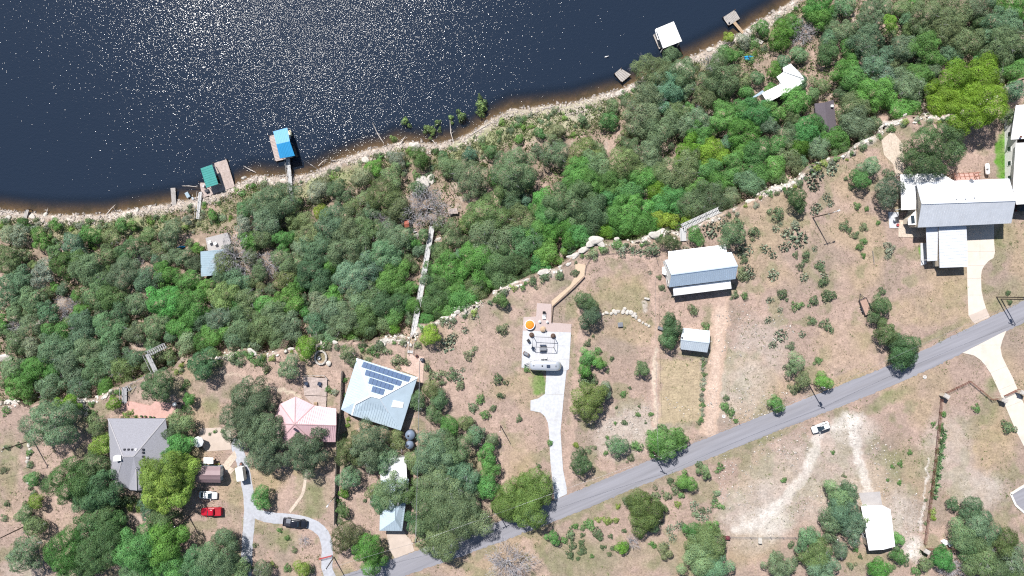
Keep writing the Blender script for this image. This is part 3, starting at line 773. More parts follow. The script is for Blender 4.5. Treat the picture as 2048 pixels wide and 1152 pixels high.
lean(hG, [(1879.6, 535.5), (1936, 533.5), (1933, 452), (1877.6, 452)], (3.1, 3.1, 3.9, 3.9), M_GALV, name="garage_roof", eave=(0, 3), walls=True, wallm=M_WALLC)
pa, pb = W(1836, 410, 5.6), W(1838.5, 444, 5.6)
sk = MB(); sk.beam(W(1825, 431, 3.3), W(1826.5, 446, 3.35), .8, .12); sk.build("skylight", M_GLASS, hG)
for x, y in ((1913, 398), (1932, 397), (1949, 395.5)):
    MB().tube([W(x, y, 7.4), W(x, y, 8.3)], .09, 8).build("vent_pipe", M_DSTEEL, rG)
vb = MB(); vb.box(W(1943, 362, 5.6), (.9, .6, .4), -.8); vb.build("vent", M_STEEL, rG)
# pergola on the terracotta court: rails and rafters
pg = thing("pergola", "terracotta timber pergola against the north side of the largest house", "pergola", W(1940, 352, 0))
mb = MB(); mb.beam(W(1908, 348, 2.6), W(1962, 344.5, 2.6), .16, .2); mb.beam(W(1911, 354.5, 2.6), W(1962, 351, 2.6), .16, .2); mb.build("beam", mat("terracotta_timber", (.30, .15, .11), .8, nscale=3, namt=.2), pg)
mb = MB()
for k in range(6): x = 1911 + k * 9.6; mb.beam(W(x - 3, 344.8, 2.75), W(x + 1, 358, 2.75), .12, .14)
mb.build("rafters_frame", MATS["terracotta_timber"], pg)
for x, y in ((1908, 348), (1962, 344.5), (1911, 354.5), (1962, 351)): q = W(x, y, 2.6); MB().beam((q.x, q.y, 0), q, .14, .14).build("post", MATS["terracotta_timber"], pg)
tag(sheet("patio", pts("1908,350 1940,346 1958,343 1958,362 1910,366"), TERRA, .12), kind="structure")
# propane tank
pt = thing("propane_tank", "white propane tank lying on the dry lawn beside the pergola", "propane tank", W(1974.5, 338, 0))
mb = MB(); a = W(1974, 326.5, .95); b = W(1975.5, 349.5, .95); d = (b - a).normalized()
mb.tube([a + d * x for x in (0, .06, .2, .5)] + [b - d * x for x in (.5, .2, .06, 0)], [.08, .3, .46, .52, .52, .46, .3, .08], 16); mb.build("tank", M_PLASW, pt)
mb = MB(); mb.lathe(W(1974.6, 338, 1.40), [(.22, 0), (.22, .25), (.12, .36), (0, .38)], 12); mb.build("valve_dome", M_STEEL, pt)
for y in (332, 344): MB().box(W(1974.7, y, .25), (.9, .2, .5)).build("leg", M_STONEG, pt)
bd = thing("birdbath", "pale round stone birdbath on the lawn between the two big metal roofs", "birdbath", W(2024, 352, 0))
MB().lathe(W(2024, 352, 0), [(.35, 0), (.2, .15), (.14, .6), (.3, .75), (.8, .85), (.85, 1.0), (.7, .95), (0, .88)], 18).build("basin", M_STONEG, bd)
MB().lathe(W(2024, 352, 0), [(.5, .93), (0, .935)], 18).build("water_bowl", M_GLASS, bd)
# pad furniture
def table(name, label, x, y, r, zt, m, group=None, z0=0, n=18, cat="table"):
    t = thing(name, label, cat, W(x, y, z0), 0, group)
    MB().lathe(W(x, y, z0), [(r, zt - .04), (r, zt), (0, zt)], n).build("tabletop", m, t)
    MB().lathe(W(x, y, z0), [(r * .5, 0), (r * .45, .04), (.05, .08), (.05, zt - .04)], 10).build("pedestal", M_DSTEEL, t)
    return t
def chair(name, label, x, y, rz, m, w=.65, group=None, z0=0, high=.95, recl=.12, seat=.42):
    t = thing(name, label, "chair", W(x, y, z0), rz, group); b = Vector((0, 0, 0)); loc = t.location
    def part(nm, f):
        mb = MB(); f(mb); Mx = Matrix.Rotation(rz, 4, 'Z')
        me = bpy.data.meshes.new(nm); me.from_pydata(mb.v, [], mb.f); me.update(); me.materials.append(m); o = bpy.data.objects.new(nm, me); link(o, t); return o
    part("seat", lambda q: q.box((0, 0, seat), (w, w, .07)))
    part("backrest", lambda q: q.box((0, -w / 2 - .04, (seat + high) / 2), (w, .07, high - seat), 0, recl))
    for s in (-1, 1):
        part("armrest", lambda q: q.box((s * (w / 2 + .03), 0, seat + .22), (.08, w, .05)))
        for s2 in (-1, 1): part("leg", lambda q: q.box((s * w * .45, s2 * w * .45, seat / 2), (.06, .06, seat)))
    return t
M_BLACKP = mat("black_plastic", (.03, .03, .035), .6)
M_NAVY = mat("dark_blue_fabric", (.035, .05, .085), .8)
chair("chair", "black chair on the white pad left of the largest house", 1792.5, 437, .3, M_BLACKP, .8, z0=.13)
table("table", "small round grey table on the white pad left of the largest house", 1788, 441, .45, .6, M_STEEL, z0=.13)
mb = MB(); mb.lathe(W(1794.5, 450, .13), [(.25, 0), (.38, .3), (.36, .34), (.3, .3), (0, .3)], 14); tag(mb.build("planter", mat("red_clay", (.32, .06, .06), .7)), "red round clay planter on the white pad left of the largest house", "planter")

# white roof at the right edge
hH = thing("house", "white metal roofed house cut by the right photo edge", "house", W(2055, 310, 0))
mb = MB()
A = [W(x, y, z) for x, y, z in ((2032, 211, 4.2), (2075, 206, 4.2), (2075, 276, 4.6), (2022, 279, 4.2))]
panel(mb, A, eave=(0, 3), gap=.6); B = [W(x, y, z) for x, y, z in ((2032, 286, 4.6), (2075, 284, 5.6), (2080, 406, 5.6), (2033, 409, 4.6), (2026, 376, 4.55))]
panel(mb, B, eave=(0, 3), gap=.5); rH = mb.build("roof", M_WHITE, hH)
c = shrink([A[0], A[1], W(2078, 406, 4.4), W(2034, 405, 4.4)], .8); wb = MB(); wall_faces(wb, [(q.x, q.y, 4.2) for q in c], -.4); wb.build("wall", M_WALLW, hH); wall_openings(hH, [(q.x, q.y, 4.2) for q in c], 0, 1.6)
MB().tube([W(2042, 273, 4.5), W(2042, 273, 5.1)], .25, 12).build("vent", M_RUST, rH)

# ---------------------------------------------------------------- blue hip roof with solar panels
cr = {"NW": (714, 716.4, 3.0), "NE": (835, 754.7, 3.0), "SE": (801.4, 861, 3.0), "S": (703.8, 830.5, 3.0), "SW": (682, 818.8, 3.0), "R1": (742, 791.4, 5.9), "R2": (759, 796, 5.9), "K1": (710, 808, 4.05), "K2": (777, 825, 4.3)}
wv_ = {k: W(*v) for k, v in cr.items()}
hC = thing("house", "square house under a pale blue hipped metal roof carrying solar panels", "house", W(758, 789, 0))
mb = MB(); panel(mb, [wv_[k] for k in ("NW", "NE", "R2", "R1")], eave=(0, 1), gap=.55); panel(mb, [wv_[k] for k in ("SW", "NW", "R1", "K1")], eave=(0, 1), gap=.6, rib=.04, rh=.018)
mb.slab([wv_[k] for k in ("SW", "K1", "S")], .14); panel(mb, [wv_[k] for k in ("S", "SE", "K2", "R2", "R1", "K1")], eave=(0, 1), gap=.6, rib=.04, rh=.018); panel(mb, [wv_[k] for k in ("SE", "NE", "R2", "K2")], eave=(0, 1), gap=.6, rib=.04, rh=.018)
rC = mb.build("roof", M_BLUEROOF, hC)
mb = MB(); up = Vector((0, 0, .05))
for a, b in (("NW", "R1"), ("NE", "R2"), ("R1", "R2"), ("R1", "K1"), ("K1", "S")): mb.beam(wv_[a] + up, wv_[b] + up, .38, .09)
mb.build("hip_cap", M_WHITE, rC)
mb = MB(); mb.beam(wv_["R2"] + up * .5, wv_["K2"] + up * .5, .16, .06); mb.build("hip_flashing", M_GALV, rC)
c = shrink([wv_[k] for k in ("NW", "NE", "SE", "S", "SW")], 1.0); lp = [(q.x, q.y, 3.15) for q in c]
wb = MB(); wall_faces(wb, lp, -.5); wb.build("wall", M_WALLC, hC); wall_openings(hC, lp, 0, 1.6, 4)
def z660(x, y): return (660 + x / 6.4, 700 + y / 6.4)
nC_ = (wv_["NE"] - wv_["NW"]).cross(wv_["R1"] - wv_["NW"]).normalized(); nC_ = nC_ if nC_.z > 0 else -nC_
def onN(px, py, lift):
    """point on the north slope under a pixel"""
    o = Vector((0, 0, CAMH)); d = W(px, py, 0) - o; t = ((wv_["NW"] + nC_ * lift) - o).dot(nC_) / d.dot(nC_); return o + d * t
for q, n in ((((430, 148), (1032, 345), (1010, 410), (400, 215)), 11), (((460, 250), (922, 400), (900, 462), (442, 318)), 8), (((508, 352), (820, 455), (797, 520), (487, 425)), 6), (((545, 460), (702, 505), (680, 578), (525, 530)), 3)):
    p = [onN(*z660(*k), .16) for k in q]
    for i in range(n):
        a, b = (i + .03) / n, (i + .97) / n
        mb = MB(); mb.slab([p[0].lerp(p[1], a), p[0].lerp(p[1], b), p[3].lerp(p[2], b), p[3].lerp(p[2], a)], .05)
        mb.build("solar_panel", M_SOLAR, rC)
sk = [W(*z660(x, y), 0) for x, y in ((810, 640), (945, 672), (930, 742), (785, 730))]
nE = (wv_["NE"] - wv_["SE"]).cross(wv_["R2"] - wv_["SE"]).normalized(); nE = nE if nE.z > 0 else -nE
def onpl(p0, n, q, lift): o = Vector((0, 0, CAMH)); d = q - o; t = ((p0 + n * lift) - o).dot(n) / d.dot(n); return o + d * t
mb = MB(); mb.slab([onpl(wv_["SE"], nE, q, .10) for q in sk], .06); mb.build("patched_sheet", M_WHITE, rC)
# rain tanks
for k, (x, y, r, lb) in enumerate(((822, 867.5, 1.22, "blue-grey round rain tank touching the solar roofed house corner"), (821, 887, 1.05, "smaller blue-grey round rain tank below the other tank"))):
    t = thing("water_tank", lb, "water tank", W(x, y, 0), 0, "rain tanks by the solar roofed house")
    M_TANK = mat("blue_grey_tank", (.15, .19, .26), .5, nscale=2, namt=.06)
    MB().lathe(W(x, y, 0), [(r, 0), (r, 1.7), (r * .95, 1.8), (r * .4, 2.15), (.3, 2.2), (0, 2.2)], 24).build("tank", M_TANK, t)
    MB().lathe(W(x, y, 0) + Vector((-.35, -.1, 2.0)), [(.26, 0), (.26, .22), (0, .24)], 12).build("lid", M_DSTEEL, t)

# ---------------------------------------------------------------- pink metal roof
hB = thing("house", "house with a pink radiating metal roof between the dark oaks", "house", W(612, 848, 0))
Cp = W(589.5, 848.5, 5.2); ring = [W(x, y, 3.0) for x, y in ((591, 793), (628.5, 811), (638, 832), (637, 866), (628, 884), (590, 902), (556, 884), (545, 848), (560, 808))]
mb = MB()
for i in range(len(ring)):
    if i == 2: continue
    panel(mb, [ring[i], ring[(i + 1) % len(ring)], Cp], eave=(0, 1), gap=.6, rib=.04, rh=.02)
we, wn_, ws = W(672.5, 851, 4.9), W(672.5, 817, 3.0), W(671, 884, 3.0)
panel(mb, [ring[1], wn_, we, Cp], eave=(0, 1), gap=.5); panel(mb, [ring[4], ws, we, Cp], eave=(0, 1), gap=.5)
rB = mb.build("roof", M_PINK, hB)
mb = MB(); up = Vector((0, 0, .05))
for q in (ring[0], ring[1], ring[4], ring[6], ring[8], we, ring[7]): mb.beam(Cp + up, q + up, .2, .08)
mb.build("hip_cap", mat("brownish_cap", (.36, .24, .245), .6), rB)
MB().tube([W(589, 858, 4.6), W(589, 858, 5.9)], .28, 14).build("chimney", M_DSTEEL, rB)
c = shrink([ring[8], ring[0], ring[1], wn_, ws, ring[4], ring[5], ring[6], ring[7]], .9); lp = [(q.x, q.y, 3.0) for q in c]
wb = MB(); wall_faces(wb, lp, -.5); wb.build("wall", M_WALLS, hB); wall_openings(hB, lp, 0, 1.6, 3)

# ---------------------------------------------------------------- grey shingle house
hA = thing("house", "grey shingle roofed house with several gables left of the yellow-green tree", "house", W(275, 905, 0))
V = lambda x, y, z: W(x, y, z)
mb = MB()
F = [[(216, 837, 3), (331, 837, 3), (267.5, 912.5, 6), (246, 912.5, 6)], [(216, 837, 3), (246, 912.5, 6), (231, 966, 3.4), (222, 957, 3)], [(246, 912.5, 6), (267.5, 912.5, 6), (272, 936, 5.3), (257, 977, 3.2), (232, 971, 3.2)],
     [(331, 837, 3), (344, 930, 3), (272, 936, 5.3), (267.5, 912.5, 6)], [(272, 936, 5.3), (273, 981, 5.1), (260, 980, 3.5), (257, 977, 3.2)], [(272, 936, 5.3), (273, 981, 5.1), (296, 980, 3.4), (344, 930, 3)]]
for f in F: mb.slab([V(*p) for p in f], .18)
rA = mb.build("roof", M_SHING, hA)
mb = MB(); up = Vector((0, 0, .03))
for a, b in (((331, 837, 3), (267.5, 912.5, 6)), ((246, 912.5, 6), (267.5, 912.5, 6)), ((272, 936, 5.3), (273, 981, 5.1)), ((246, 912.5, 6), (231, 966, 3.4)), ((216, 837, 3), (246, 912.5, 6))): mb.beam(V(*a) + up, V(*b) + up, .26, .06)
mb.build("ridge_cap", mat("ridge_shingles", (.33, .32, .335), .9), rA)
for i, (x, y) in enumerate(((249, 899), (257, 899), (264.5, 899), (272, 899))): MB().box(V(x, y, 5.55), (.42, .42, .34)).build("roof_vent", M_DSTEEL if i < 3 else M_TRIM, rA)
for x, y, z in ((286, 899, 5.3), (286, 905, 5.35), (286, 913, 5.4), (286, 920, 5.4), (291, 925, 5.2)): MB().box(V(x, y, z), (.42, .42, .34)).build("roof_vent", M_DSTEEL, rA)
ch = MB(); ch.box(V(236, 916, 5.1), (1.3, 1.1, 1.9)); ch.box(V(236, 916, 6.1), (1.5, 1.3, .15)); ch.build("chimney", M_WALLW, rA)
MB().tube([V(272, 937, 5.2), V(272, 937, 6.0)], .14, 10).build("flue", M_STEEL, rA)
mb = MB(); mb.tube([V(272, 934, 5.3), V(272, 934, 6.1), V(277, 941, 6.3)], .06, 6); mb.build("antenna", M_STEEL, rA)
c = shrink([V(216, 837, 3), V(331, 837, 3), V(344, 930, 3), V(296, 980, 3), V(260, 980, 3), V(232, 971, 3), V(222, 957, 3)], .8); lp = [(q.x, q.y, 3.0) for q in c]
wb = MB(); wall_faces(wb, lp, -.5); wb.build("wall", M_WALLS, hA); wall_openings(hA, lp, 0, 1.6, 3.4)

# house under the oak: white flat part, gable, blue hip at the road end
hD = thing("house", "narrow house mostly hidden under the roadside oaks, pale blue hip roof", "house", W(785, 1000, 0))
mb = MB()
r1, r2 = W(790, 968, 4.6), W(790, 1040, 4.6); nw_, ne_, se_, sw_ = W(762, 960, 3), W(818, 958, 3), W(804, 1062, 3), W(759, 1061.5, 3)
panel(mb, [nw_, r1, r2, sw_], eave=(0, 3), gap=.6, rh=.03); panel(mb, [ne_, se_, r2, r1], eave=(0, 1), gap=.6, rh=.03); panel(mb, [sw_, se_, r2], eave=(0, 1), gap=.6, rh=.03); mb.slab([nw_, ne_, r1], .14)
rD = mb.build("roof", M_BLUEROOF, hD)
lean(hD, [(761, 917), (812, 915), (814, 961), (761, 963)], (3.6, 3.6, 3.1, 3.1), M_WHITE, name="flat_roof", eave=(0, 1), walls=True, wallm=M_WALLW)
c = shrink([nw_, ne_, se_, sw_], .7); lp = [(q.x, q.y, 3.0) for q in c]; wb = MB(); wall_faces(wb, lp, -.4); wb.build("wall", M_WALLW, hD)
opening(hD, lp[3], lp[2], .5, 1.15, 4.2, 2.2, "garage"); 
for t in (.3, .6): opening(hD, lp[0], lp[3], t, 1.6, 1.1, 1.1)

# barn in the lower right
hI = thing("barn", "white metal roofed barn at the end of the pale gravel tracks", "barn", W(1757, 1055, 0))
mb = MB(); I1, I2, I3, I4, I5, I6 = W(1722, 1012, 3.2), W(1766, 1011, 4.3), W(1781, 1019, 3.9), W(1790.5, 1093, 3.4), W(1768, 1099, 4.3), W(1738, 1101, 3.4)
panel(mb, [I1, I2, I5, I6], eave=(0, 3), gap=.6); panel(mb, [I3, I4, I5, I2], eave=(0, 1), gap=.6); rI = mb.build("roof", M_WHITE, hI)
lean(hI, [(1729, 1017), (1764, 1013), (1762, 1020), (1731, 1024)], (2.6, 2.6, 3.1, 3.1), M_WHITE, eave=None, name="awning")
mb = MB(); mb.beam(I4 - Vector((0, 0, .2)), I6 - Vector((0, 0, .2)), .12, .28); mb.build("fascia", mat("barn_red_trim", (.16, .05, .04), .7), hI)
c = shrink([I1, I3, I4, I6], .5); lp = [(q.x, q.y, 3.2) for q in c]; wb = MB(); wall_faces(wb, lp, -.4); wb.build("wall", M_WALLS, hI); opening(hI, lp[0], lp[1], .5, 1.25, 3.0, 2.4, "garage"); wall_openings(hI, lp, 0, 1.5, 4, skip=(0,))

# brown shed
sJ = thing("shed", "brown gambrel garden shed with a blue-grey door end", "shed", W(418, 949, 0))
mb = MB(); J = [W(x, y, z) for x, y, z in ((389, 932, 2.3), (441, 933, 2.3), (440.5, 941, 3.1), (440, 951, 3.6), (440.5, 959, 3.1), (441, 965.5, 2.3), (391, 964.5, 2.3), (389, 958.5, 3.1), (388, 950.5, 3.6), (388, 941, 3.1))]
panel(mb, [J[0], J[1], J[2], J[9]], eave=None); panel(mb, [J[9], J[2], J[3], J[8]], eave=None); panel(mb, [J[6], J[5], J[4], J[7]], eave=None); panel(mb, [J[7], J[4], J[3], J[8]], eave=None)
rJ = mb.build("roof", M_BROWNR, sJ); mb = MB(); mb.beam(J[3] + Vector((0, 0, .03)), J[8] + Vector((0, 0, .03)), .2, .07); mb.build("ridge_cap", mat("ridge_dark", (.15, .10, .11), .6), rJ)
xe, xw = J[1].x - .3, J[0].x + .3; ys = [J[1].y - .25, J[3].y, J[5].y + .25]
mb = MB()
for x in (xe, xw): mb.add([(x, ys[0], -.3), (x, ys[2], -.3), (x, ys[2], 2.15), (x, ys[1] - 1.0, 2.9), (x, ys[1], 3.4), (x, ys[1] + 1.0, 2.9), (x, ys[0], 2.15)], [tuple(range(7))])
for y in (ys[0], ys[2]): mb.add([(xe, y, -.3), (xw, y, -.3), (xw, y, 2.15), (xe, y, 2.15)], [(0, 1, 2, 3)])
mb.build("wall", M_WALLG, sJ)
d_ = MB().box((xe + .05, ys[1], 1.1), (.08, 1.8, 2.1)).build("door", M_WALLW, sJ); MB().box((xe + .12, ys[1] + .1, 1.1), (.06, .1, .25)).build("handle", M_PLASW, d_)

# buildings in the woods
zk = gz(1562, 172)
hK = thing("house", "white metal roofed cabin with an angled wing in the lakeside woods", "cabin", W(1562, 170, zk))
z_ = zk + 3.4; mb = MB()
def K(x, y, z): return W(1500 + x / 6.4, 110 + y / 6.4, z)
panel(mb, [K(150, 490, z_), K(400, 365, z_), K(470, 480, z_ + .9), K(225, 610, z_ + .1)], eave=(0, 1), gap=.6); panel(mb, [K(340, 280, z_), K(430, 215, z_ + .6), K(690, 300, z_ + .6), K(697, 345, z_ + .2), K(470, 487, z_ + .7), K(400, 370, z_ + .2)], eave=None)
panel(mb, [K(420, 165, z_ + .3), K(520, 110, z_ + .3), K(640, 225, z_ + .9), K(692, 300, z_ + .75), K(430, 212, z_ + .75)], eave=None)
mb.build("roof", M_WHITE, hK)
mb = MB(); mb.slab([K(0, 560, z_ - .4), K(160, 450, z_ - .4), K(190, 480, z_ - .3), K(60, 545, z_ - .3)], .12); mb.build("porch_roof", M_GREYBL, hK)
c = shrink([K(150, 490, z_), K(400, 365, z_), K(520, 110, z_), K(690, 300, z_), K(470, 480, z_), K(225, 610, z_)], .6); lp = [(q.x, q.y, z_ - .1) for q in c]; wb = MB(); wall_faces(wb, lp, zk - 3); wb.build("wall", M_WALLW, hK); wall_openings(hK, lp, zk, 1.6, 4)
zl = gz(1650, 232)
hL = thing("cabin", "dark shingle roofed cabin half covered by leaves in the woods", "cabin", W(1650, 232, zl))
mb = MB(); a, b, c_, d = W(1629, 207, zl + 3), W(1667, 199.5, zl + 3), W(1674, 262, zl + 3), W(1636, 268, zl + 3); e, f = W(1649, 205, zl + 3.7), W(1656, 266, zl + 3.7)
mb.slab([a, e, f, d], .16); mb.slab([b, c_, f, e], .16); rL = mb.build("roof", M_DARKSH, hL); MB().box(W(1664, 212, zl + 3.6), (.6, .6, .4)).build("roof_vent", M_TRIM, rL)
c = shrink([a, b, c_, d], .6); lp = [(q.x, q.y, zl + 2.95) for q in c]; wb = MB(); wall_faces(wb, lp, zl - 3); wb.build("wall", M_WALLS, hL); wall_openings(hL, lp, zl, 1.6, 4)
zm = gz(425, 528)
hM = thing("cabin", "grey-blue flat roofed cabin next to the concrete patio in the woods", "cabin", W(428, 530, zm))
mb = MB(); Mq = [W(x, y, z) for x, y, z in ((401, 503, zm + 2.7), (452, 498, zm + 3.0), (455, 548, zm + 3.0), (402, 553, zm + 2.7))]; panel(mb, Mq, eave=(0, 3), gap=.6, rh=.03); mb.build("roof", M_GREYBL, hM)
c = shrink(Mq, .5); lp = [(q.x, q.y, zm + 2.6) for q in c]; wb = MB(); wall_faces(wb, lp, zm - 3); wb.build("wall", M_WALLC, hM); wall_openings(hM, lp, zm, 1.5, 3)
for x, y, lb in ((421, 484, "left pale chair on the concrete patio in the woods"), (432, 487, "right pale chair on the concrete patio in the woods")): chair("chair", lb, x, y, .4, M_PLASW, .7, z0=zf + .7)
zr_ = gz(812, 447)
hR, rr = gable("hut", "tiny hut with a brick-red roof beside the bare grey trees", "hut", (808, 442), (817, 440.5), (818.5, 454), (809.5, 455.5), (808.5, 448.5), (818, 447.5), zr_ + 3.2, zr_ + 3.6, mat("brick_red_roof", (.30, .09, .06), .7, nscale=3, namt=.15), M_WALLS, zb=zr_, over=.1, openings=False, cap=False)
opening(hR, W(809, 455, 0), W(818, 454, 0), .5, zr_ + 1.05, .8, 1.9, "door")

# ---------------------------------------------------------------- docks and boathouses
def deck_boards(root, name, poly, zt, m, along=(0, 1), th=.18, gap=.42):
    """plank deck: boards between two plan edges along[0]-along[1]"""
    P = [W(x, y, zt) for x, y in poly]; a, b, c_, d = P; n = max(2, int((b - a).length / gap)); mb = MB(); r = np.random.default_rng(len(name) + n)
    for i in range(n):
        u, v = (i + .06) / n, (i + .94) / n; dz = Vector((0, 0, r.uniform(-.012, .012))); e = r.uniform(-.03, .03)
        mb.slab([a.lerp(b, u) + dz, a.lerp(b, v) + dz, d.lerp(c_, v) + dz + (c_ - b).normalized() * e, d.lerp(c_, u) + dz + (c_ - b).normalized() * e], .06)
    o = mb.build(name, m, root); mb = MB(); lo = [q - Vector((0, 0, .07)) for q in P]; mb.slab(lo, th); mb.build("deck_frame", M_WOODD, root); return o
def piles(root, pl, zt):
    for x, y in pl: q = W(x, y, zt); MB().tube([(q.x, q.y, LAKE - 2), (q.x, q.y, zt + .5)], .12, 8).build("pile", M_WOODD, root)
ZD = LAKE + .55
t1 = thing("boat_dock", "weathered plank dock with a teal roofed boat slip at the lake edge", "dock", W(435, 350, LAKE))
deck_boards(t1, "deck", [(453, 318.5), (470, 374), (446, 380.5), (427.5, 326.5)], ZD, M_WOODP, gap=.3)
deck_boards(t1, "lower_deck", [(399, 365), (405, 395.5), (448, 381), (446, 368)], ZD + .02, M_WOODP, gap=.34); piles(t1, [(427.5, 326), (453, 318.5), (470, 374), (399, 364)], ZD)
mb = MB(); q = [W(x, y, z) for x, y, z in ((401, 337, LAKE + 3.0), (424, 329, LAKE + 3.5), (436.5, 368, LAKE + 3.5), (412.5, 375.5, LAKE + 3.0))]; panel(mb, q, eave=(0, 3), gap=.62); mb.build("roof", M_TEAL, t1)
for p in q: v = p.lerp(sum(q, Vector()) / 4, .08); MB().beam((v.x, v.y, LAKE - 1), (v.x, v.y, p.z - .14), .14, .14).build("post", M_STEEL, t1)
bx = thing("dock_box", "dark storage box on the plank dock beside the teal roof", "box", W(415, 382, ZD))
MB().box(W(415, 382, ZD) + Vector((0, 0, .35)), (1.0, .7, .5), .3).build("body", M_NAVY, bx); MB().box(W(415, 382, ZD) + Vector((0, 0, .64)), (1.06, .76, .08), .3).build("lid", M_DSTEEL, bx)
def chair_d(x, y, lb): return chair("chair", lb, x, y, 1.2, M_STEEL, .6, z0=ZD)
chair_d(409, 372, "grey chair on the plank dock under the teal roof edge")
def gangway(name, label, p0, p1, z0, z1, w, m, rails=True, cat="gangway", segs=1, mboards=None, posts=False):
    a, b = W(*p0, z0), W(*p1, z1); d = (b - a); L_ = d.length; d.normalize(); sd = Vector((-d.y, d.x, 0)).normalized()
    t = thing(name, label, cat, (a + b) / 2); mb = MB(); n = max(3, int(L_ / .36)); r = np.random.default_rng(n)
    for i in range(n):
        p, q = a + d * L_ * (i + .06) / n, a + d * L_ * (i + .94) / n; e = r.uniform(-.04, .04)
        mb.slab([p + sd * (w / 2 + e), q + sd * (w / 2 + e), q - sd * (w / 2 - e), p - sd * (w / 2 - e)], .05)
    mb.build("walkway_deck", m, t)
    for s in (-1, 1):
        MB().beam(a + sd * s * w * .47 - Vector((0, 0, .16)), b + sd * s * w * .47 - Vector((0, 0, .16)), .09, .2).build("stringer", M_WOODD, t)
        if rails:
            mb = MB(); mb.beam(a + sd * s * w * .49 + Vector((0, 0, 1)), b + sd * s * w * .49 + Vector((0, 0, 1)), .055, .05)
            k = max(1, int(L_ / 2.4))
            for i in range(k + 1): p = a.lerp(b, i / k) + sd * s * w * .49; mb.beam(p - Vector((0, 0, .2)), p + Vector((0, 0, 1)), .09, .09)
            mb.build("railing", m, t)
    if posts:
        k = max(1, int(L_ / 4))
        for i in range(k + 1):
            for s in (-1, 1):
                p = a.lerp(b, i / k) + sd * s * w * .4; g = gzw(p.x, p.y)
                if g < p.z - .5: MB().beam((p.x, p.y, g - .5), p - Vector((0, 0, .2)), .16, .16).build("post", M_WOODD, t)
    return t
M_WALKW = mat("bleached_walkway", (.43, .43, .43), .85, nscale=2.5, namt=.12, dirt=.15)
gangway("gangway", "pale gangway from the teal roofed dock up the bank", (400.5, 384), (395, 438), ZD + .15, gz(395, 438) + .35, .95, M_WALKW)
t2 = thing("boathouse", "boathouse with a bright blue two-slope metal roof out on the water", "boathouse", W(565, 288, LAKE))
deck_boards(t2, "deck", [(537.5, 272), (551, 323), (586, 315), (573, 264)], ZD, M_WOODP, gap=.4); piles(t2, [(538, 272), (551, 322), (586, 314)], ZD)
mb = MB(); p = [W(x, y, z) for x, y, z in ((546.3, 262.8, LAKE + 3.3), (574.3, 255.2, LAKE + 3.3), (579.6, 282.5, LAKE + 4.1), (552.6, 288.8, LAKE + 4.1), (589.5, 311.5, LAKE + 3.3), (559.8, 317, LAKE + 3.3))]
panel(mb, [p[0], p[1], p[2], p[3]], eave=(0, 1), gap=.42); panel(mb, [p[5], p[4], p[2], p[3]], eave=(0, 1), gap=.42); mb.build("roof", M_SKYB, t2)
for v0 in (p[0], p[1], p[2], p[3], p[4], p[5]): v = v0.lerp((p[2] + p[3]) / 2, .1); MB().beam((v.x, v.y, LAKE - 1), (v.x, v.y, v0.z - .14), .14, .14).build("post", M_STEEL, t2)
MB().box(W(580, 266.5, LAKE + .9), (.8, 1.6, .6), .25).build("swim_float", mat("cream_paint", (.62, .56, .40), .7), t2)
mb = MB(); mb.beam(W(587, 292, LAKE + .4), W(594, 314, LAKE + .4), .5, .5); mb.build("outer_float", M_WOODD, t2)
gangway("gangway", "pale gangway joining the blue roofed boathouse to the shore", (575.5, 318), (584, 402), ZD + .12, gz(584, 402) + .4, 1.1, M_WALKW)
mb = MB(); a, b = W(602, 317, LAKE + .3), W(643, 343, gz(643, 343) + .3); mb.tube([a, a.lerp(b, .5) - Vector((0, 0, .12)), b], .03, 5); tag(mb.build("mooring_cable", M_STEEL), "thin mooring cable running from the blue boathouse to the shore", "cable")
zw = LAKE + 4.0
t3 = thing("boathouse", "white flat roofed boathouse at the tip of the big shoreline oak", "boathouse", W(1337, 72, LAKE))
def Q8(x, y, z): return W(1290 + x / 8, 10 + y / 8, z)
mb = MB(); panel(mb, [Q8(175, 380, zw), Q8(460, 262, zw), Q8(592, 578, zw - .25), Q8(290, 695, zw - .25)], eave=(0, 1), gap=.8, rh=.04); mb.build("roof", M_WHITE, t3)
deck_boards(t3, "deck", [(1306, 70), (1345, 52), (1356, 82), (1318, 98)], ZD, M_WOODG, gap=.4)
for x, y in ((200, 400), (450, 285), (570, 575), (300, 675)): v = Q8(x, y, zw); MB().beam((v.x, v.y, LAKE - 1.5), (v.x, v.y, zw - .2), .18, .18).build("post", M_TRIM, t3)
mb = MB(); mb.slab([Q8(160, 400, LAKE + 2.6), Q8(185, 370, LAKE + 2.6), Q8(250, 540, LAKE + 2.6), Q8(205, 560, LAKE + 2.6)], .1); mb.build("side_awning", M_WHITE, t3)
mb = MB(); wall_faces(mb, [(*Q8(200, 480, LAKE)[:2], zw - .3), (*Q8(270, 660, LAKE)[:2], zw - .4)], LAKE - .2); mb.build("wall", M_WALLG, t3)
t4 = thing("dock", "grey square plank dock with a short tan bridge to shore", "dock", W(1463, 37, LAKE))
deck_boards(t4, "deck", [(1445.5, 35), (1469.5, 19.5), (1480, 37), (1457, 51.5)], ZD, M_WOODG, gap=.4); deck_boards(t4, "bridge", [(1466, 46.5), (1485, 68.5), (1489, 65), (1471, 42.5)], ZD + .03, M_WOODT, gap=.35); piles(t4, [(1446, 35), (1469, 20), (1457, 51)], ZD)
MB().lathe(W(1458, 46, ZD), [(.2, 0), (.2, .35), (0, .36)], 10).build("bollard", M_DSTEEL, t4)
gangway("boardwalk", "narrow plank path from the tan dock bridge along the bank", (1488, 67), (1525, 86), gz(1490, 67) + .35, gz(1525, 86) + .4, 1.0, M_WOODG, rails=False)
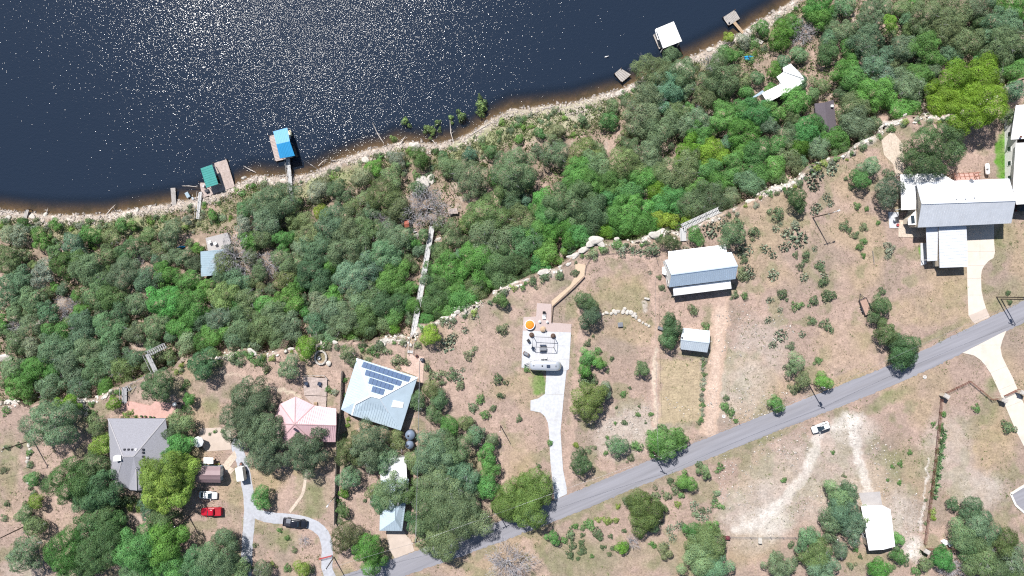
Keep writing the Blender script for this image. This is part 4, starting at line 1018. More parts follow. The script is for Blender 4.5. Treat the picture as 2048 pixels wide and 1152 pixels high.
t5 = thing("dock", "small grey dock peeking out left of the big shoreline oak", "dock", W(1246, 151, LAKE)); deck_boards(t5, "deck", [(1228.5, 147.5), (1241.5, 136.5), (1262, 149), (1243.5, 165)], ZD, M_WOODG, gap=.4); piles(t5, [(1229, 148), (1242, 137), (1243, 164)], ZD)
t6 = thing("dock", "narrow floating plank dock on its own left of the teal roofed dock", "dock", W(346.5, 394, LAKE)); deck_boards(t6, "deck", [(341, 376), (344, 412), (352.5, 410.5), (350.5, 375.5)], LAKE + .45, M_WOODG, gap=.3)
t7 = thing("float", "small blue-grey float by the shore left of the teal roofed dock", "float", W(375.5, 390, LAKE)); MB().box(W(375.5, 390, LAKE + .3), (1.0, 1.6, .5), .5).build("hull", M_WALLG, t7); MB().box(W(375.5, 390, LAKE + .58), (.8, 1.3, .06), .5).build("deck", M_GREYBL, t7)
t7 = thing("float", "tiny grey float nearest the gangway of the teal roofed dock", "float", W(386, 397, LAKE)); MB().box(W(386, 397, LAKE + .3), (.5, .8, .5), .3).build("hull", M_WALLG, t7); MB().box(W(386, 397, LAKE + .57), (.4, .6, .05), .3).build("deck", M_STEEL, t7)
t8 = thing("jetty", "short slanted plank jetty on the rocky shore at far left", "jetty", W(51, 430, LAKE)); deck_boards(t8, "deck", [(50, 420), (58, 419), (52, 441), (44, 441)], LAKE + .9, M_WOODG, gap=.3); piles(t8, [(50, 420), (58, 419)], LAKE + .9)
bd_ = thing("bird", "white water bird floating alone on the lake", "bird", W(1212.5, 114, LAKE))
mb = MB(); q = W(1212.5, 114, LAKE); mb.tube([q + Vector(v) for v in ((-.5, -.1, .1), (-.3, -.05, .16), (0, 0, .2), (.22, .05, .18), (.33, .07, .34), (.4, .08, .5), (.5, .1, .5), (.62, .12, .46))], [.03, .12, .2, .14, .07, .07, .08, .02], 10); mb.build("body", M_PLASW, bd_)
MB().tube([q + Vector((.58, .11, .47)), q + Vector((.72, .14, .44))], [.03, .01], 6).build("beak", mat("orange_beak", (.6, .25, .03), .5), bd_)
# kayaks on the bank
M_KAY = mat("bright_blue_plastic", (.01, .30, .60), .35, nscale=2, namt=.05)
for k, (x, y, rz, lb) in enumerate(((1496, 114.5, .05, "upper of two bright blue kayaks on the bank"), (1497, 119.5, -.08, "lower of two bright blue kayaks on the bank"), (363, 494.5, .15, "blue kayak lying among the trees above the grey-blue cabin"))):
    z = gz(x, y) + .12; t = thing("kayak", lb, "kayak", W(x, y, z), 0, "kayaks on the bank" if k < 2 else None); q = W(x, y, z); d = Vector((math.cos(rz), math.sin(rz), 0)) * (1.05 if k < 2 else .95)
    MB().tube([q + d * s + Vector((0, 0, .2 + abs(s) ** 3 * .15)) for s in (-1.25, -1.0, -.5, 0, .5, 1.0, 1.25)], [.03, .17, .32, .36, .32, .17, .03], 12).build("hull", M_KAY, t)
    MB().lathe(q + Vector((0, 0, .52)), [(.24, 0), (.26, .05), (.2, .05), (0, .02)], 12).build("cockpit", M_NAVY, t)
# long boardwalk, stairs
bw = gangway("boardwalk", "long straight bleached boardwalk bridging the treetops down from the cliff", (820.5, 706), (865, 452), .25, gz(865, 452) + 1.2, 1.25, M_WALKW, posts=True, cat="boardwalk")
def stairs(name, label, flights, w, m, cat="stairs"):
    """flights: list of (p0, p1, z0, z1); level ones become landings"""
    a0 = W(*flights[0][0], flights[0][2]); t = thing(name, label, cat, a0)
    for p0, p1, z0, z1 in flights:
        a, b = W(*p0, z0), W(*p1, z1); d = Vector((b.x - a.x, b.y - a.y, 0)); L_ = d.length; d.normalize(); sd = Vector((-d.y, d.x, 0))
        if abs(z1 - z0) < .3:
            mb = MB(); mb.slab([a + sd * w / 2, b + sd * w / 2, b - sd * w / 2, a - sd * w / 2], .12); mb.build("landing", m, t)
        else:
            n = max(3, int(L_ / .42)); mb = MB()
            for i in range(n):
                p = a.lerp(b, i / n); q = p + d * .30
                mb.slab([p + sd * w / 2, q + sd * w / 2, q - sd * w / 2, p - sd * w / 2], .06)
            mb.build("treads", m, t)
            for s in (-1, 1): MB().beam(a + sd * s * w * .5 - Vector((0, 0, .15)), b + sd * s * w * .5 - Vector((0, 0, .15)), .08, .26).build("stringer", m, t)
        for s in (-1, 1):
            mb = MB(); u = Vector((0, 0, .95)); mb.beam(a + sd * s * w * .5 + u, b + sd * s * w * .5 + u, .09, .08); k = max(1, int(L_ / 1.8))
            for i in range(k + 1): p = a.lerp(b, i / k) + sd * s * w * .5; mb.beam(p - Vector((0, 0, .3)), p + u, .09, .09)
            mb.build("railing", m, t)
            for i in (0, 1):
                p = (a, b)[i] + sd * s * w * .45; g = gzw(p.x, p.y)
                if g < p.z - .5: MB().beam((p.x, p.y, g - .5), p - Vector((0, 0, .1)), .14, .14).build("post", M_WOODD, t)
    return t
stairs("staircase", "pale grey stairs leading off the cliff above the white gabled house", [((1367, 482), (1365, 456), .35, .35), ((1364, 454), (1438, 420), .35, -2.6)], 1.45, M_WALKW)
stairs("staircase", "zigzag grey stairs running down from the terracotta terrace", [((248.5, 806), (248.5, 775), .45, .45), ((255, 778), (310, 749), .45, -3.6), ((312, 745), (294, 708), -3.6, -3.7), ((296, 708), (333, 690), -3.7, -6.2)], 1.25, mat("dull_stair_wood", (.30, .30, .31), .9, nscale=2.5, namt=.2, dirt=.3))
stairs("staircase", "dark brown wooden stairs in shade beside the grey tree", [((553, 724), (573, 680), .2, -3.8)], 1.35, M_WOODD)
zp_ = gz(906, 424) + .5
pl = thing("platform", "small brown wooden platform under trees near the boardwalk's lake end", "platform", W(906, 424, zp_)); deck_boards(pl, "deck", [(896, 417), (914, 416), (916, 427), (897, 428)], zp_ + .8, M_WOODP, gap=.3)
# ---------------------------------------------------------------- vehicles (built along +X, front at +X)
M_TYRE = mat("tyre_rubber", (.02, .02, .02), .9)
M_RIM = mat("wheel_rim", (.45, .45, .46), .35, .8)
M_LAMP = mat("lamp_lens", (.75, .75, .72), .15)
M_TAIL = mat("tail_lens", (.35, .01, .01), .2)
def paint(name, colr): return mat(name, colr, .22, nscale=2, namt=.03, spec=.55)
def loft(mb, secs, n=12):
    """closed body through sections (x, halfwidth, z0, z1, roundness)"""
    vs = []
    for x, w, z0, z1, e in secs:
        for k in range(n):
            a = 2 * math.pi * (k + .5) / n; c, s = math.cos(a), math.sin(a)
            u = math.copysign(abs(c) ** e, c); v = math.copysign(abs(s) ** e, s)
            vs.append((x, u * w, (z0 + z1) / 2 + v * (z1 - z0) / 2))
    m = len(secs); fs = [(i * n + k, i * n + (k + 1) % n, (i + 1) * n + (k + 1) % n, (i + 1) * n + k) for i in range(m - 1) for k in range(n)]
    fs += [tuple(range(n))[::-1], tuple(range((m - 1) * n, m * n))]
    return mb.add(vs, fs, True)
def local(mb, name, m, parent):
    me = bpy.data.meshes.new(name); me.from_pydata(mb.v, [], mb.f); me.polygons.foreach_set("use_smooth", mb.sm); me.validate(); me.update(); me.materials.append(m)
    o = bpy.data.objects.new(name, me); return link(o, parent)
def wheels(t, xs, y, r, w=.22):
    for x in xs:
        for s in (-1, 1):
            mb = MB(); mb.tube([(x, s * y - w / 2, r), (x, s * y - w * .35, r), (x, s * y + w * .35, r), (x, s * y + w / 2, r)], [r * .85, r, r, r * .85], 18); o = local(mb, "wheel", M_TYRE, t)
            mb = MB(); mb.tube([(x, s * (y + w * .42), r), (x, s * (y + w * .56), r)], [r * .6, r * .5], 14); local(mb, "rim", M_RIM, o)
def vehicle(kind, name, label, cat, px, py, heading, colr, L_=4.6, z=0.0, group=None):
    t = thing(name, label, cat, W(px, py, z), heading, group); h = L_ / 2; w = .93; P_ = paint(colr[0], colr[1])
    mb = MB()
    if kind == "pickup":
        w = .98
        loft(mb, [(-h, w * .93, .55, 1.02, .35), (-h + .12, w, .42, 1.08, .3), (-.55, w, .40, 1.10, .3), (.5, w, .38, 1.10, .3), (h - .55, w * .97, .40, 1.06, .32), (h - .12, w * .88, .45, .98, .4), (h, w * .74, .52, .9, .5)]); local(mb, "body", P_, t)
        b0, b1 = -h + .1, -h + L_ * .34
        mb = MB(); mb.box(((b0 + b1) / 2, 0, 1.10), (b1 - b0 - .1, w * 1.62, .03)); local(mb, "bed_floor", M_DSTEEL if colr[0] == "black_paint" else mat("bed_red", (.34, .02, .03), .5), t)
        mb = MB()
        for s in (-1, 1): mb.box(((b0 + b1) / 2, s * w * .9, 1.2), (b1 - b0, .13, .3))
        mb.box((b0 + .04, 0, 1.2), (.1, w * 1.8, .3)); mb.box((b1, 0, 1.2), (.1, w * 1.8, .3)); local(mb, "bed_rail", P_, t)
        c0, c1 = b1 + .05, h - 1.45
        cab = [(c0, w * .80, 1.0, 1.72, .3), (c0 + .25, w * .78, 1.0, 1.82, .28), (c1 - .75, w * .77, 1.0, 1.82, .28), (c1 - .3, w * .78, 1.0, 1.5, .3), (c1 + .1, w * .8, 1.0, 1.12, .3)]
        ws = (c1 - .70, c1 + .02, 1.80, 1.14); rear = c0
    else:
        zr = 1.72 if kind == "suv" else 1.46
        zb = 1.05 if kind == "suv" else .92
        loft(mb, [(-h, w * .78, .5, zb * .9, .45), (-h + .15, w * .93, .4, zb, .35), (-.8, w, .32, zb, .32), (.6, w, .32, zb, .32), (h - .6, w * .96, .34, zb * .93, .36), (h - .15, w * .86, .4, zb * .84, .42), (h, w * .66, .48, zb * .74, .5)]); local(mb, "body", P_, t)
        c0, c1 = (-h + .08, h - 1.35) if kind == "suv" else (-h + .65, h - 1.30)
        cab = [(c0, w * .76, zb - .1, zb + .08, .3), (c0 + (.35 if kind == "suv" else .75), w * .74, zb - .1, zr - .02, .3), (c0 + 1.2, w * .75, zb - .1, zr, .28), (c1 - .75, w * .74, zb - .1, zr, .28), (c1 - .35, w * .76, zb - .1, (zr + zb) / 2 + .08, .3), (c1 + .15, w * .8, zb - .1, zb + .06, .3)]
        ws = (c1 - .72, c1 + .05, zr - .02, zb + .1); rear = c0
    mb = MB(); loft(mb, cab); local(mb, "cabin", P_, t)
    ww = w * .66
    mb = MB(); x0, x1, z0, z1 = ws; n_ = Vector((z0 - z1, 0, x1 - x0)).normalized() * .035
    q = [Vector((x0, -ww * .92, z0)), Vector((x0, ww * .92, z0)), Vector((x1, ww * 1.08, z1)), Vector((x1, -ww * 1.08, z1))]
    mb.slab([v + n_ for v in q], .04); local(mb, "windshield", M_GLASS, t)
    mb = MB()
    if kind == "sedan" or kind == "suv":
        x0 = cab[1][0] - .02; z0 = cab[1][3]; x1 = cab[0][0] + .02; z1 = cab[0][3]; n_ = Vector((-(z0 - z1), 0, abs(x0 - x1))).normalized() * .035
        q = [Vector((x0, -ww * .9, z0 - .03)), Vector((x0, ww * .9, z0 - .03)), Vector((x1, ww, z1 + .05)), Vector((x1, -ww, z1 + .05))]; mb.slab([v + n_ for v in q], .04)
    else: mb.box((rear - .0, 0, 1.48), (.06, w * 1.2, .36))
    local(mb, "rear_window", M_GLASS, t)
    for s in (-1, 1):
        mb = MB(); xa, xb = cab[1][0] + .1, ws[0] - .05; zt = cab[2][3] - .1; zl_ = (zt - .42)
        mb.box(((xa + xb) / 2, s * w * .745, (zt + zl_) / 2), (xb - xa, .08, zt - zl_)); local(mb, "side_window", M_GLASS, t)
        mb = MB(); mb.box((ws[1] - .15, s * (w + .1), (zl_ + .1)), (.16, .22, .16)); local(mb, "mirror", P_, t)
        mb = MB(); mb.box((h - .14, s * w * .66, .78 if kind != "sedan" else .66), (.2, .34, .16)); local(mb, "headlight", M_LAMP, t)
        mb = MB(); mb.box((-h + .06, s * w * .76, .85), (.12, .2, .26)); local(mb, "tail_light", M_TAIL, t)
    if kind == "suv":
        mb = MB(); mb.box((.0, 0, 1.725), (1.05, .92, .03)); local(mb, "sunroof", M_GLASS, t)
        for s in (-1, 1): mb = MB(); mb.box((-.25, s * .60, 1.74), (2.2, .05, .06)); local(mb, "roof_rail", M_DSTEEL, t)
    mb = MB(); mb.box((h - .03, 0, .5), (.14, w * 1.5, .2)); local(mb, "front_bumper", M_DSTEEL if kind != "sedan" else P_, t)
    wheels(t, (-h + L_ * .21, h - L_ * .19), w - .1, .36 if kind == "sedan" else .4)
    return t
vehicle("suv", "parked_car", "white SUV with black sunroof parked on the gravel beside the road", "car", 1638.5, 853.5, math.atan2(-.35, -.94), ("white_paint", (.80, .80, .79)), 4.55)
vehicle("pickup", "pickup_truck", "black pickup truck with a loaded bed on the looping driveway", "pickup truck", 592, 1043.5, math.atan2(-.12, 1), ("black_paint", (.014, .016, .024)), 5.9, .05)
vehicle("pickup", "pickup_truck", "red pickup truck parked on dry ground below the white car", "pickup truck", 426, 1021, math.pi + .03, ("red_paint", (.42, .012, .03)), 5.2)
vehicle("sedan", "parked_car", "white sedan half shaded by the yellow-green tree", "car", 418.5, 988.5, -.08, ("white_paint", (.8, .8, .79)), 4.5)
vehicle("suv", "parked_car", "dark vehicle parked under the right photo edge by the largest house", "car", 2046, 416, .05, ("navy_paint", (.02, .024, .035)), 4.9)
bk = thing("load", "silver toolbox lying in the bed of the black pickup", "toolbox", W(578, 1041.5, 1.2), math.atan2(-.12, 1))
mb = MB(); mb.box((0, 0, .18), (1.1, 1.0, .36)); local(mb, "box_body", M_RIM, bk); mb = MB(); mb.box((0, 0, .38), (1.14, 1.04, .06)); local(mb, "lid", M_STEEL, bk)
# utility trailer
ax = (W(1722, 597.5) - W(1734.5, 628.5)); rz = math.atan2(ax.y, ax.x)
tr = thing("utility_trailer", "flatbed utility trailer with tan plank floor parked by the shrub row", "trailer", W(1728.5, 613), rz)
mb = MB()
for i in range(8): mb.box((0, -.77 + i * .22, .62), (4.0, .2, .05))
local(mb, "bed", mat("trailer_planks", (.40, .265, .215), .85, nscale=2, namt=.15, stretch=(1, 8, 1), dirt=.2), tr)
mb = MB()
for s in (-1, 1): mb.box((0, s * .95, .58), (4.15, .1, .16)); mb.box((0, s * .95, .95), (4.1, .06, .06)); [mb.box((x, s * .95, .78), (.06, .06, .34)) for x in (-2, -1, 0, 1, 2)]
for s in (-1, 1): mb.box((s * 2.05, 0, .58), (.1, 1.95, .16))
mb.box((2.03, 0, .95), (.06, 1.9, .06)); local(mb, "frame", M_DSTEEL, tr)
mb = MB(); mb.beam((2.05, .7, .55), (3.35, 0, .5), .1, .1); mb.beam((2.05, -.7, .55), (3.35, 0, .5), .1, .1); mb.box((3.4, 0, .5), (.25, .12, .14)); local(mb, "tongue", M_DSTEEL, tr)
for s in (-1, 1): mb = MB(); mb.box((-.35, s * 1.13, .8), (1.7, .28, .05)); local(mb, "fender", M_DSTEEL, tr)
wheels(tr, (-.8, .1), 1.13, .33)
# enclosed cargo trailer
ax = W(485, 930) - W(488.5, 956); rz = math.atan2(ax.y, ax.x)
ct = thing("cargo_trailer", "white enclosed cargo trailer standing on the grey driveway under the oak edge", "trailer", W(486.5, 944), rz)
mb = MB(); mb.box((0, 0, 1.45), (3.3, 1.8, 1.9)); o = local(mb, "body", M_WALLW, ct); bv = o.modifiers.new("bevel", 'BEVEL'); bv.width = .1; bv.segments = 3
mb = MB(); mb.beam((1.6, .6, .5), (2.7, 0, .48), .1, .1); mb.beam((1.6, -.6, .5), (2.7, 0, .48), .1, .1); local(mb, "tongue", M_DSTEEL, ct)
mb = MB(); mb.box((2.2, 0, .75), (.5, .5, .35)); local(mb, "tongue_box", mat("rust_box", (.2, .1, .08), .8), ct)
for s in (-1, 1): mb = MB(); mb.box((-1.67, s * .45, 1.45), (.05, .82, 1.7)); local(mb, "door", M_WALLW, ct)
wheels(ct, (-.2,), .95, .33)
# silver travel trailer
at_ = thing("travel_trailer", "rounded silver travel trailer parked across the white patio", "trailer", W(1089.5, 729.5, .1), math.atan2(-.02, 1))
M_ALU = mat("polished_aluminium", (.70, .72, .75), .34, .65, nscale=1.2, namt=.05)
mb = MB(); h = 4.05; loft(mb, [(-h, .25, .75, 1.5, .8), (-h + .12, .7, .55, 2.0, .75), (-h + .4, 1.0, .48, 2.42, .62), (-h + .9, 1.18, .45, 2.68, .52), (-h + 1.6, 1.22, .45, 2.75, .48), (h - 1.6, 1.22, .45, 2.75, .48), (h - .9, 1.18, .45, 2.68, .52), (h - .4, 1.0, .48, 2.42, .62), (h - .12, .7, .55, 2.0, .75), (h, .25, .75, 1.5, .8)], 28); local(mb, "shell", M_ALU, at_)
mb = MB(); mb.box((.75, -.05, 2.85), (.85, .7, .28)); o = local(mb, "air_conditioner", M_NAVY, at_); bv = o.modifiers.new("bevel", 'BEVEL'); bv.width = .06
for x, y in ((-.75, 0), (-2.9, .1), (2.6, 0)): mb = MB(); mb.box((x, y, 2.77), (.38, .38, .12)) if x != -.75 else mb.lathe((x, y, 2.7), [(.2, 0), (.2, .12), (0, .15)], 12); local(mb, "roof_vent", M_STEEL if x != -.75 else M_DSTEEL, at_)
for x in (-2.4, -.6, 1.6):
    for s in (-1, 1): mb = MB(); mb.box((x, s * 1.19, 1.75), (.9, .06, .5)); local(mb, "window", M_GLASS, at_)
mb = MB(); mb.beam((-h + .2, .5, .5), (-h - 1.0, 0, .48), .1, .1); mb.beam((-h + .2, -.5, .5), (-h - 1.0, 0, .48), .1, .1); mb.box((-h - 1.0, 0, .5), (.2, .14, .14)); local(mb, "tongue", M_DSTEEL, at_)
wheels(at_, (-.1, .75), 1.08, .34)
# ---------------------------------------------------------------- patio of the silver trailer
tk = thing("stock_tank_pool", "round orange covered plunge pool with white rim on the deck corner", "pool", W(1059.5, 649.5, .1)); q = W(1059.5, 649.5, .1)
M_ORANGE = mat("orange_cover", (.72, .22, .02), .7, nscale=2, namt=.12)
MB().lathe(q, [(1.22, 0), (1.25, .62), (1.28, .68), (1.1, .70), (1.1, .6)], 28).build("rim", M_PLASW, tk); MB().lathe(q, [(1.1, .6), (1.08, .66), (.5, .69), (0, .68)], 28).build("cover", M_ORANGE, tk)
for x, y, lb in ((1079.5, 643.5, "left white drum stool on the pinkish deck"), (1094.5, 644, "right white drum stool on the pinkish deck")):
    t = thing("stool", lb, "stool", W(x, y, .1)); MB().lathe(W(x, y, .1), [(.3, 0), (.34, .25), (.3, .45), (.26, .47), (0, .47)], 18).build("drum", M_PLASW, t); MB().lathe(W(x, y, .1), [(.22, .472), (0, .49)], 18).build("seat_pad", M_TRIM, t)
table("table", "low round tan table below the white drum stools", 1086, 658.5, .75, .42, M_WOODT, z0=.1)
t = thing("planter", "small pale pot beside the low round tan table", "planter", W(1091, 660, .1)); MB().lathe(W(1091, 660, .1), [(.2, 0), (.3, .5), (.22, .5), (.2, .4), (0, .4)], 14).build("pot", M_STONEG, t); MB().lathe(W(1091, 660, .1), [(.2, .42), (0, .5)], 12).build("soil", M_WOODD, t)
chair("chair", "dark wire chair at the upper end of the pinkish deck", 1088, 625.5, math.pi, M_BLACKP, .62, z0=.1)
lo = thing("lounger", "white lounger behind the dark wire chair on the pinkish deck", "lounger", W(1088, 634, .1)); q = W(1088, 634, .1)
MB().box(q + Vector((0, 0, .35)), (.75, 1.0, .08)).build("seat", M_PLASW, lo); MB().box(q + Vector((0, .5, .55)), (.75, .08, .45), 0, .3).build("backrest", M_PLASW, lo); [MB().box(q + Vector((sx * .33, sy * .42, .17)), (.06, .06, .34)).build("leg", M_STEEL, lo) for sx in (-1, 1) for sy in (-1, 1)]
rg = tag(sheet("rug", pts("1072,670 1112,672 1110,716 1069,714"), mat("striped_rug", (.44, .44, .46), .9, nscale=1.2, namt=.25, stretch=(9, .3, 1)), .125, .104, None), "pale grey striped rug between the patio frame and silver trailer", "rug")
rg["kind"] = "thing"; del rg["kind"]
pf = thing("shade_frame", "thin dark open shade frame standing over the striped rug", "pergola", W(1086, 684, .1))
PT = [(1066, 672), (1108.5, 674), (1107, 694), (1064, 692)]; HT = 2.5
tp = []
for i, (x, y) in enumerate(PT):
    q = W(x, y, .1); MB().beam(q, q + Vector((0, 0, HT)), .11, .11).build("post", M_DSTEEL, pf); tp.append(q + Vector((0, 0, HT)))
mb = MB()
for i in range(4): mb.beam(tp[i], tp[(i + 1) % 4], .09, .09)
mb.build("top_rail", M_DSTEEL, pf)
M_BARREL = mat("barrel_wood", (.17, .10, .07), .85, nscale=4, namt=.3)
for x, y, lb in ((1063, 669.5, "left dark half-barrel planter at the shade frame's upper corner"), (1106, 671.5, "right dark half-barrel planter at the shade frame's upper corner")):
    t = thing("barrel_planter", lb, "planter", W(x, y, .1)); MB().lathe(W(x, y, .1), [(.45, 0), (.62, .3), (.55, .6), (.48, .6), (.48, .5), (0, .5)], 18).build("barrel", M_BARREL, t); MB().lathe(W(x, y, .1), [(.48, .52), (.2, .6), (0, .6)], 14).build("soil", M_WOODD, t)
t = thing("picnic_table", "dark slatted table with two benches under the shade frame", "table", W(1086, 697, .12)); q = W(1086, 697, .12)
MB().box(q + Vector((0, 0, .73)), (1.7, .8, .06)).build("tabletop", M_STEEL, t); [MB().box(q + Vector((0, s * .85, .44)), (1.6, .32, .05)).build("bench", M_NAVY, t) for s in (-1, 1)]; [MB().box(q + Vector((s * .65, 0, .36)), (.08, 1.5, .68)).build("leg", M_DSTEEL, t) for s in (-1, 1)]
chair("chair", "dark chair left of the shade frame, upper one", 1056.5, 680.5, .6, M_BLACKP, .6, z0=.1); chair("chair", "dark blue chair left of the shade frame, lower one", 1066, 695.5, -.5, M_NAVY, .6, z0=.1)
gr = thing("grill_cart", "brown box shaped grill set at an angle left of the rug", "grill", W(1052, 707, .1), -.5); mb = MB(); mb.box((0, 0, .55), (1.5, .75, .7)); local(mb, "cabinet", mat("brown_cabinet", (.16, .115, .10), .7), gr); mb = MB(); mb.box((0, 0, .95), (1.0, .6, .14)); local(mb, "lid", M_STEEL, gr); [local(MB().box((sx * .6, sy * .3, .1), (.1, .1, .2)), "leg", M_DSTEEL, gr) for sx in (-1, 1) for sy in (-1, 1)]
for x, lb in ((1083.5, "left white chair between the rug and silver trailer"), (1090, "right white chair between the rug and silver trailer")): chair("chair", lb, x, 714, 0, M_PLASW, .6, z0=.12)
fr = thing("fire_bowl", "square grey metal fire bowl alone on the dry grass below the stone arc", "fire bowl", W(1240, 649), .1); mb = MB(); mb.box((0, 0, .5), (1.25, 1.1, .2)); local(mb, "bowl", M_STEEL, fr); mb = MB(); mb.box((0, 0, .62), (.9, .75, .06)); local(mb, "grate", M_RIM, fr); [local(MB().box((sx * .5, sy * .42, .2), (.1, .1, .4)), "leg", M_DSTEEL, fr) for sx in (-1, 1) for sy in (-1, 1)]
# steps pillar near white stepping stones
bn = thing("bench", "pale stone bench at the head of the short pale path", "bench", W(1293, 597), -.2); mb = MB(); mb.box((0, 0, .45), (1.3, .5, .12)); local(mb, "seat", M_STONE, bn); [local(MB().box((s * .45, 0, .2), (.2, .4, .4)), "leg", M_STONEG, bn) for s in (-1, 1)]
wr = thing("wreck_cart", "grey metal cart standing left of the shrub by the small white shed", "cart", W(1322, 657), -.35); mb = MB(); mb.box((0, 0, .55), (1.9, .7, .3)); local(mb, "tray", M_STEEL, wr); wheels(wr, (-.6, .6), .4, .25, .1); mb = MB(); mb.beam((.95, 0, .5), (1.7, 0, .9), .05, .05); local(mb, "handle", M_DSTEEL, wr)

# ---------------------------------------------------------------- wooden deck by the pink roof, fire ring
dk = thing("wooden_deck", "bleached plank deck on the upper side of the pink roofed house", "deck", W(630, 782)); deck_boards(dk, "deck", [(606, 753), (608, 790), (653, 792), (654.5, 757)], .42, M_WOODP, gap=.32); deck_boards(dk, "lower_deck", [(608, 791), (630, 814), (652, 815), (653, 793)], .36, M_WOODP, gap=.32)
mb = MB(); mb.beam(W(605, 752, .8), W(648, 751, .8), .12, .12); mb.beam(W(648, 751, .8), W(655, 759, .8), .12, .12); [mb.beam(W(x, y, 0), W(x, y, .8), .12, .12) for x, y in ((605, 752), (626, 751.5), (648, 751), (655, 759))]; mb.build("railing", M_WOODG, dk)
chair("chair", "left dark blue chair on the bleached plank deck", 613.5, 766, .2, M_NAVY, .75, z0=.42); chair("chair", "right dark blue chair on the bleached plank deck", 640, 766.5, -.3, M_NAVY, .75, z0=.42)
bn = thing("bench", "small wooden bench where the plank deck meets the pink roof", "bench", W(632, 807, .36), .05); [local(MB().box((0, -.3 + k * .3, .42), (.85, .2, .05)), "slat_board", M_WOODT, bn) for k in range(3)]; [local(MB().box((s * .35, 0, .2), (.1, .7, .4)), "leg", M_WOODD, bn) for s in (-1, 1)]
fr = thing("fire_ring", "oval dry-laid stone fire ring on the dirt above the plank deck", "fire pit", W(641.5, 715)); r = np.random.default_rng(4); n = 26
for k in range(n):
    a = 2 * math.pi * k / n; x, y = 641.5 + 11.3 * math.cos(a), 715 + 13.3 * math.sin(a); MB().box(W(x, y, .28), (.42 + r.uniform(-.06, .06), .42, .56 + r.uniform(-.08, .08)), r.uniform(0, 3)).build("ring_stone", M_STONE if k % 3 else M_STONEG, fr, .05)
MB().lathe(W(639, 716, 0), [(.42, 0), (.42, .45), (.36, .45), (.34, .15), (0, .15)], 18).build("fire_bowl", M_STEEL, fr)
def rock_mesh(name, seed, flat=.55, sub=3):
    import bmesh
    bm = bmesh.new(); bmesh.ops.create_icosphere(bm, subdivisions=sub, radius=1); r = np.random.default_rng(seed); k = r.normal(size=(7, 3)) * np.array([1, 1, 1.6]); k /= np.linalg.norm(k, axis=1)[:, None]; lim = r.uniform(.38, .8, 7)
    for v in bm.verts:
        p = np.array(v.co); p *= 1 + r.normal() * .04
        for a, l in zip(k, lim):
            d = p @ a
            if d > l: p = p - a * (d - l) * .85
        v.co = (p[0], p[1], p[2] * flat)
    me = bpy.data.meshes.new(name); bm.to_mesh(me); bm.free(); me.materials.append(M_STONE); return me
ROCKS = [rock_mesh("boulder_mesh", s) for s in range(6)]
def boulder(name, label, cat, x, y, r, group=None, k=0, sx=1.0, rz=0.0, sink=.25, m=None, z=None):
    o = bpy.data.objects.new(name, ROCKS[k % 6]); link(o); zz = gz(x, y) if z is None else z; o.location = W(x, y, zz) + Vector((0, 0, r * (.7 - sink) * .6)); o.scale = (r * sx, r, r); o.rotation_euler = (0, 0, rz); return tag(o, label, cat, group)
boulder("boulder", "white boulder touching the oval stone fire ring", "boulder", 656.5, 726.5, .85, k=1, rz=.5)

# ---------------------------------------------------------------- umbrella terrace
um = thing("parasol", "white octagonal parasol open on the pinkish concrete terrace", "parasol", W(404, 880, .08)); q = W(404, 880, .08)
MB().lathe(q, [(1.38, 2.15), (.7, 2.5), (0, 2.75)], 8, False).build("canopy", mat("parasol_cloth", (.74, .76, .78), .8, namt=.03), um); MB().tube([q, q + Vector((0, 0, 2.8))], .035, 8).build("pole", M_STEEL, um); MB().lathe(q, [(.35, 0), (.3, .1), (0, .12)], 14).build("base", M_DSTEEL, um)
table("table", "round dark table under the white octagonal parasol", 404.4, 880.5, .62, .72, M_STEEL, z0=.08)
chair("chair", "black chair in the shade below the white parasol", 403, 892, .1, M_BLACKP, .6, z0=.08)
t = thing("swing_seat", "rectangular pale garden swing by the brown shed's upper side", "swing seat", W(424, 917)); q = W(424, 917); MB().box(q + Vector((0, 0, 2.0)), (2.4, 1.5, .06), -.03).build("canopy", M_PLASW, t); MB().box(q + Vector((0, 0, .5)), (1.8, .6, .1)).build("seat", M_WOODT, t); [MB().beam(q + Vector((sx * 1.1, sy * .65, 0)), q + Vector((sx * 1.1, sy * .65, 2.0)), .07, .07).build("post", mat("maroon_frame", (.15, .04, .04), .6), t) for sx in (-1, 1) for sy in (-1, 1)]
GL = mat("painted_pot", (.5, .3, .08), .6, nscale=4, namt=.3)
for k, (x, y, c_, lb) in enumerate(((404, 926.5, (.6, .6, .6), "pale pot at left of the pot row beside the brown shed"), (411, 927, (.55, .55, .5), "second pale pot in the pot row beside the brown shed"), (423.5, 926.5, (.65, .65, .65), "white pot in the middle of the pot row by the brown shed"), (433, 928, (.6, .22, .04), "orange pot in the pot row beside the brown shed"), (438.5, 927.5, (.6, .38, .2), "tan pot at right of the pot row beside the brown shed"))):
    t = thing("flower_pot", lb, "flower pot", W(x, y)); MB().lathe(W(x, y), [(.2, 0), (.34, .42), (.28, .42), (.24, .36), (0, .36)], 14).build("pot", mat("pot_glaze_" + "abcde"[k], c_, .6, nscale=4, namt=.15), t); MB().lathe(W(x, y), [(.26, .36), (.15, .55), (0, .62)], 9, False).build("plant", mat("pot_plant", (.07, .13, .03), .8, nscale=9, namt=.5), t)
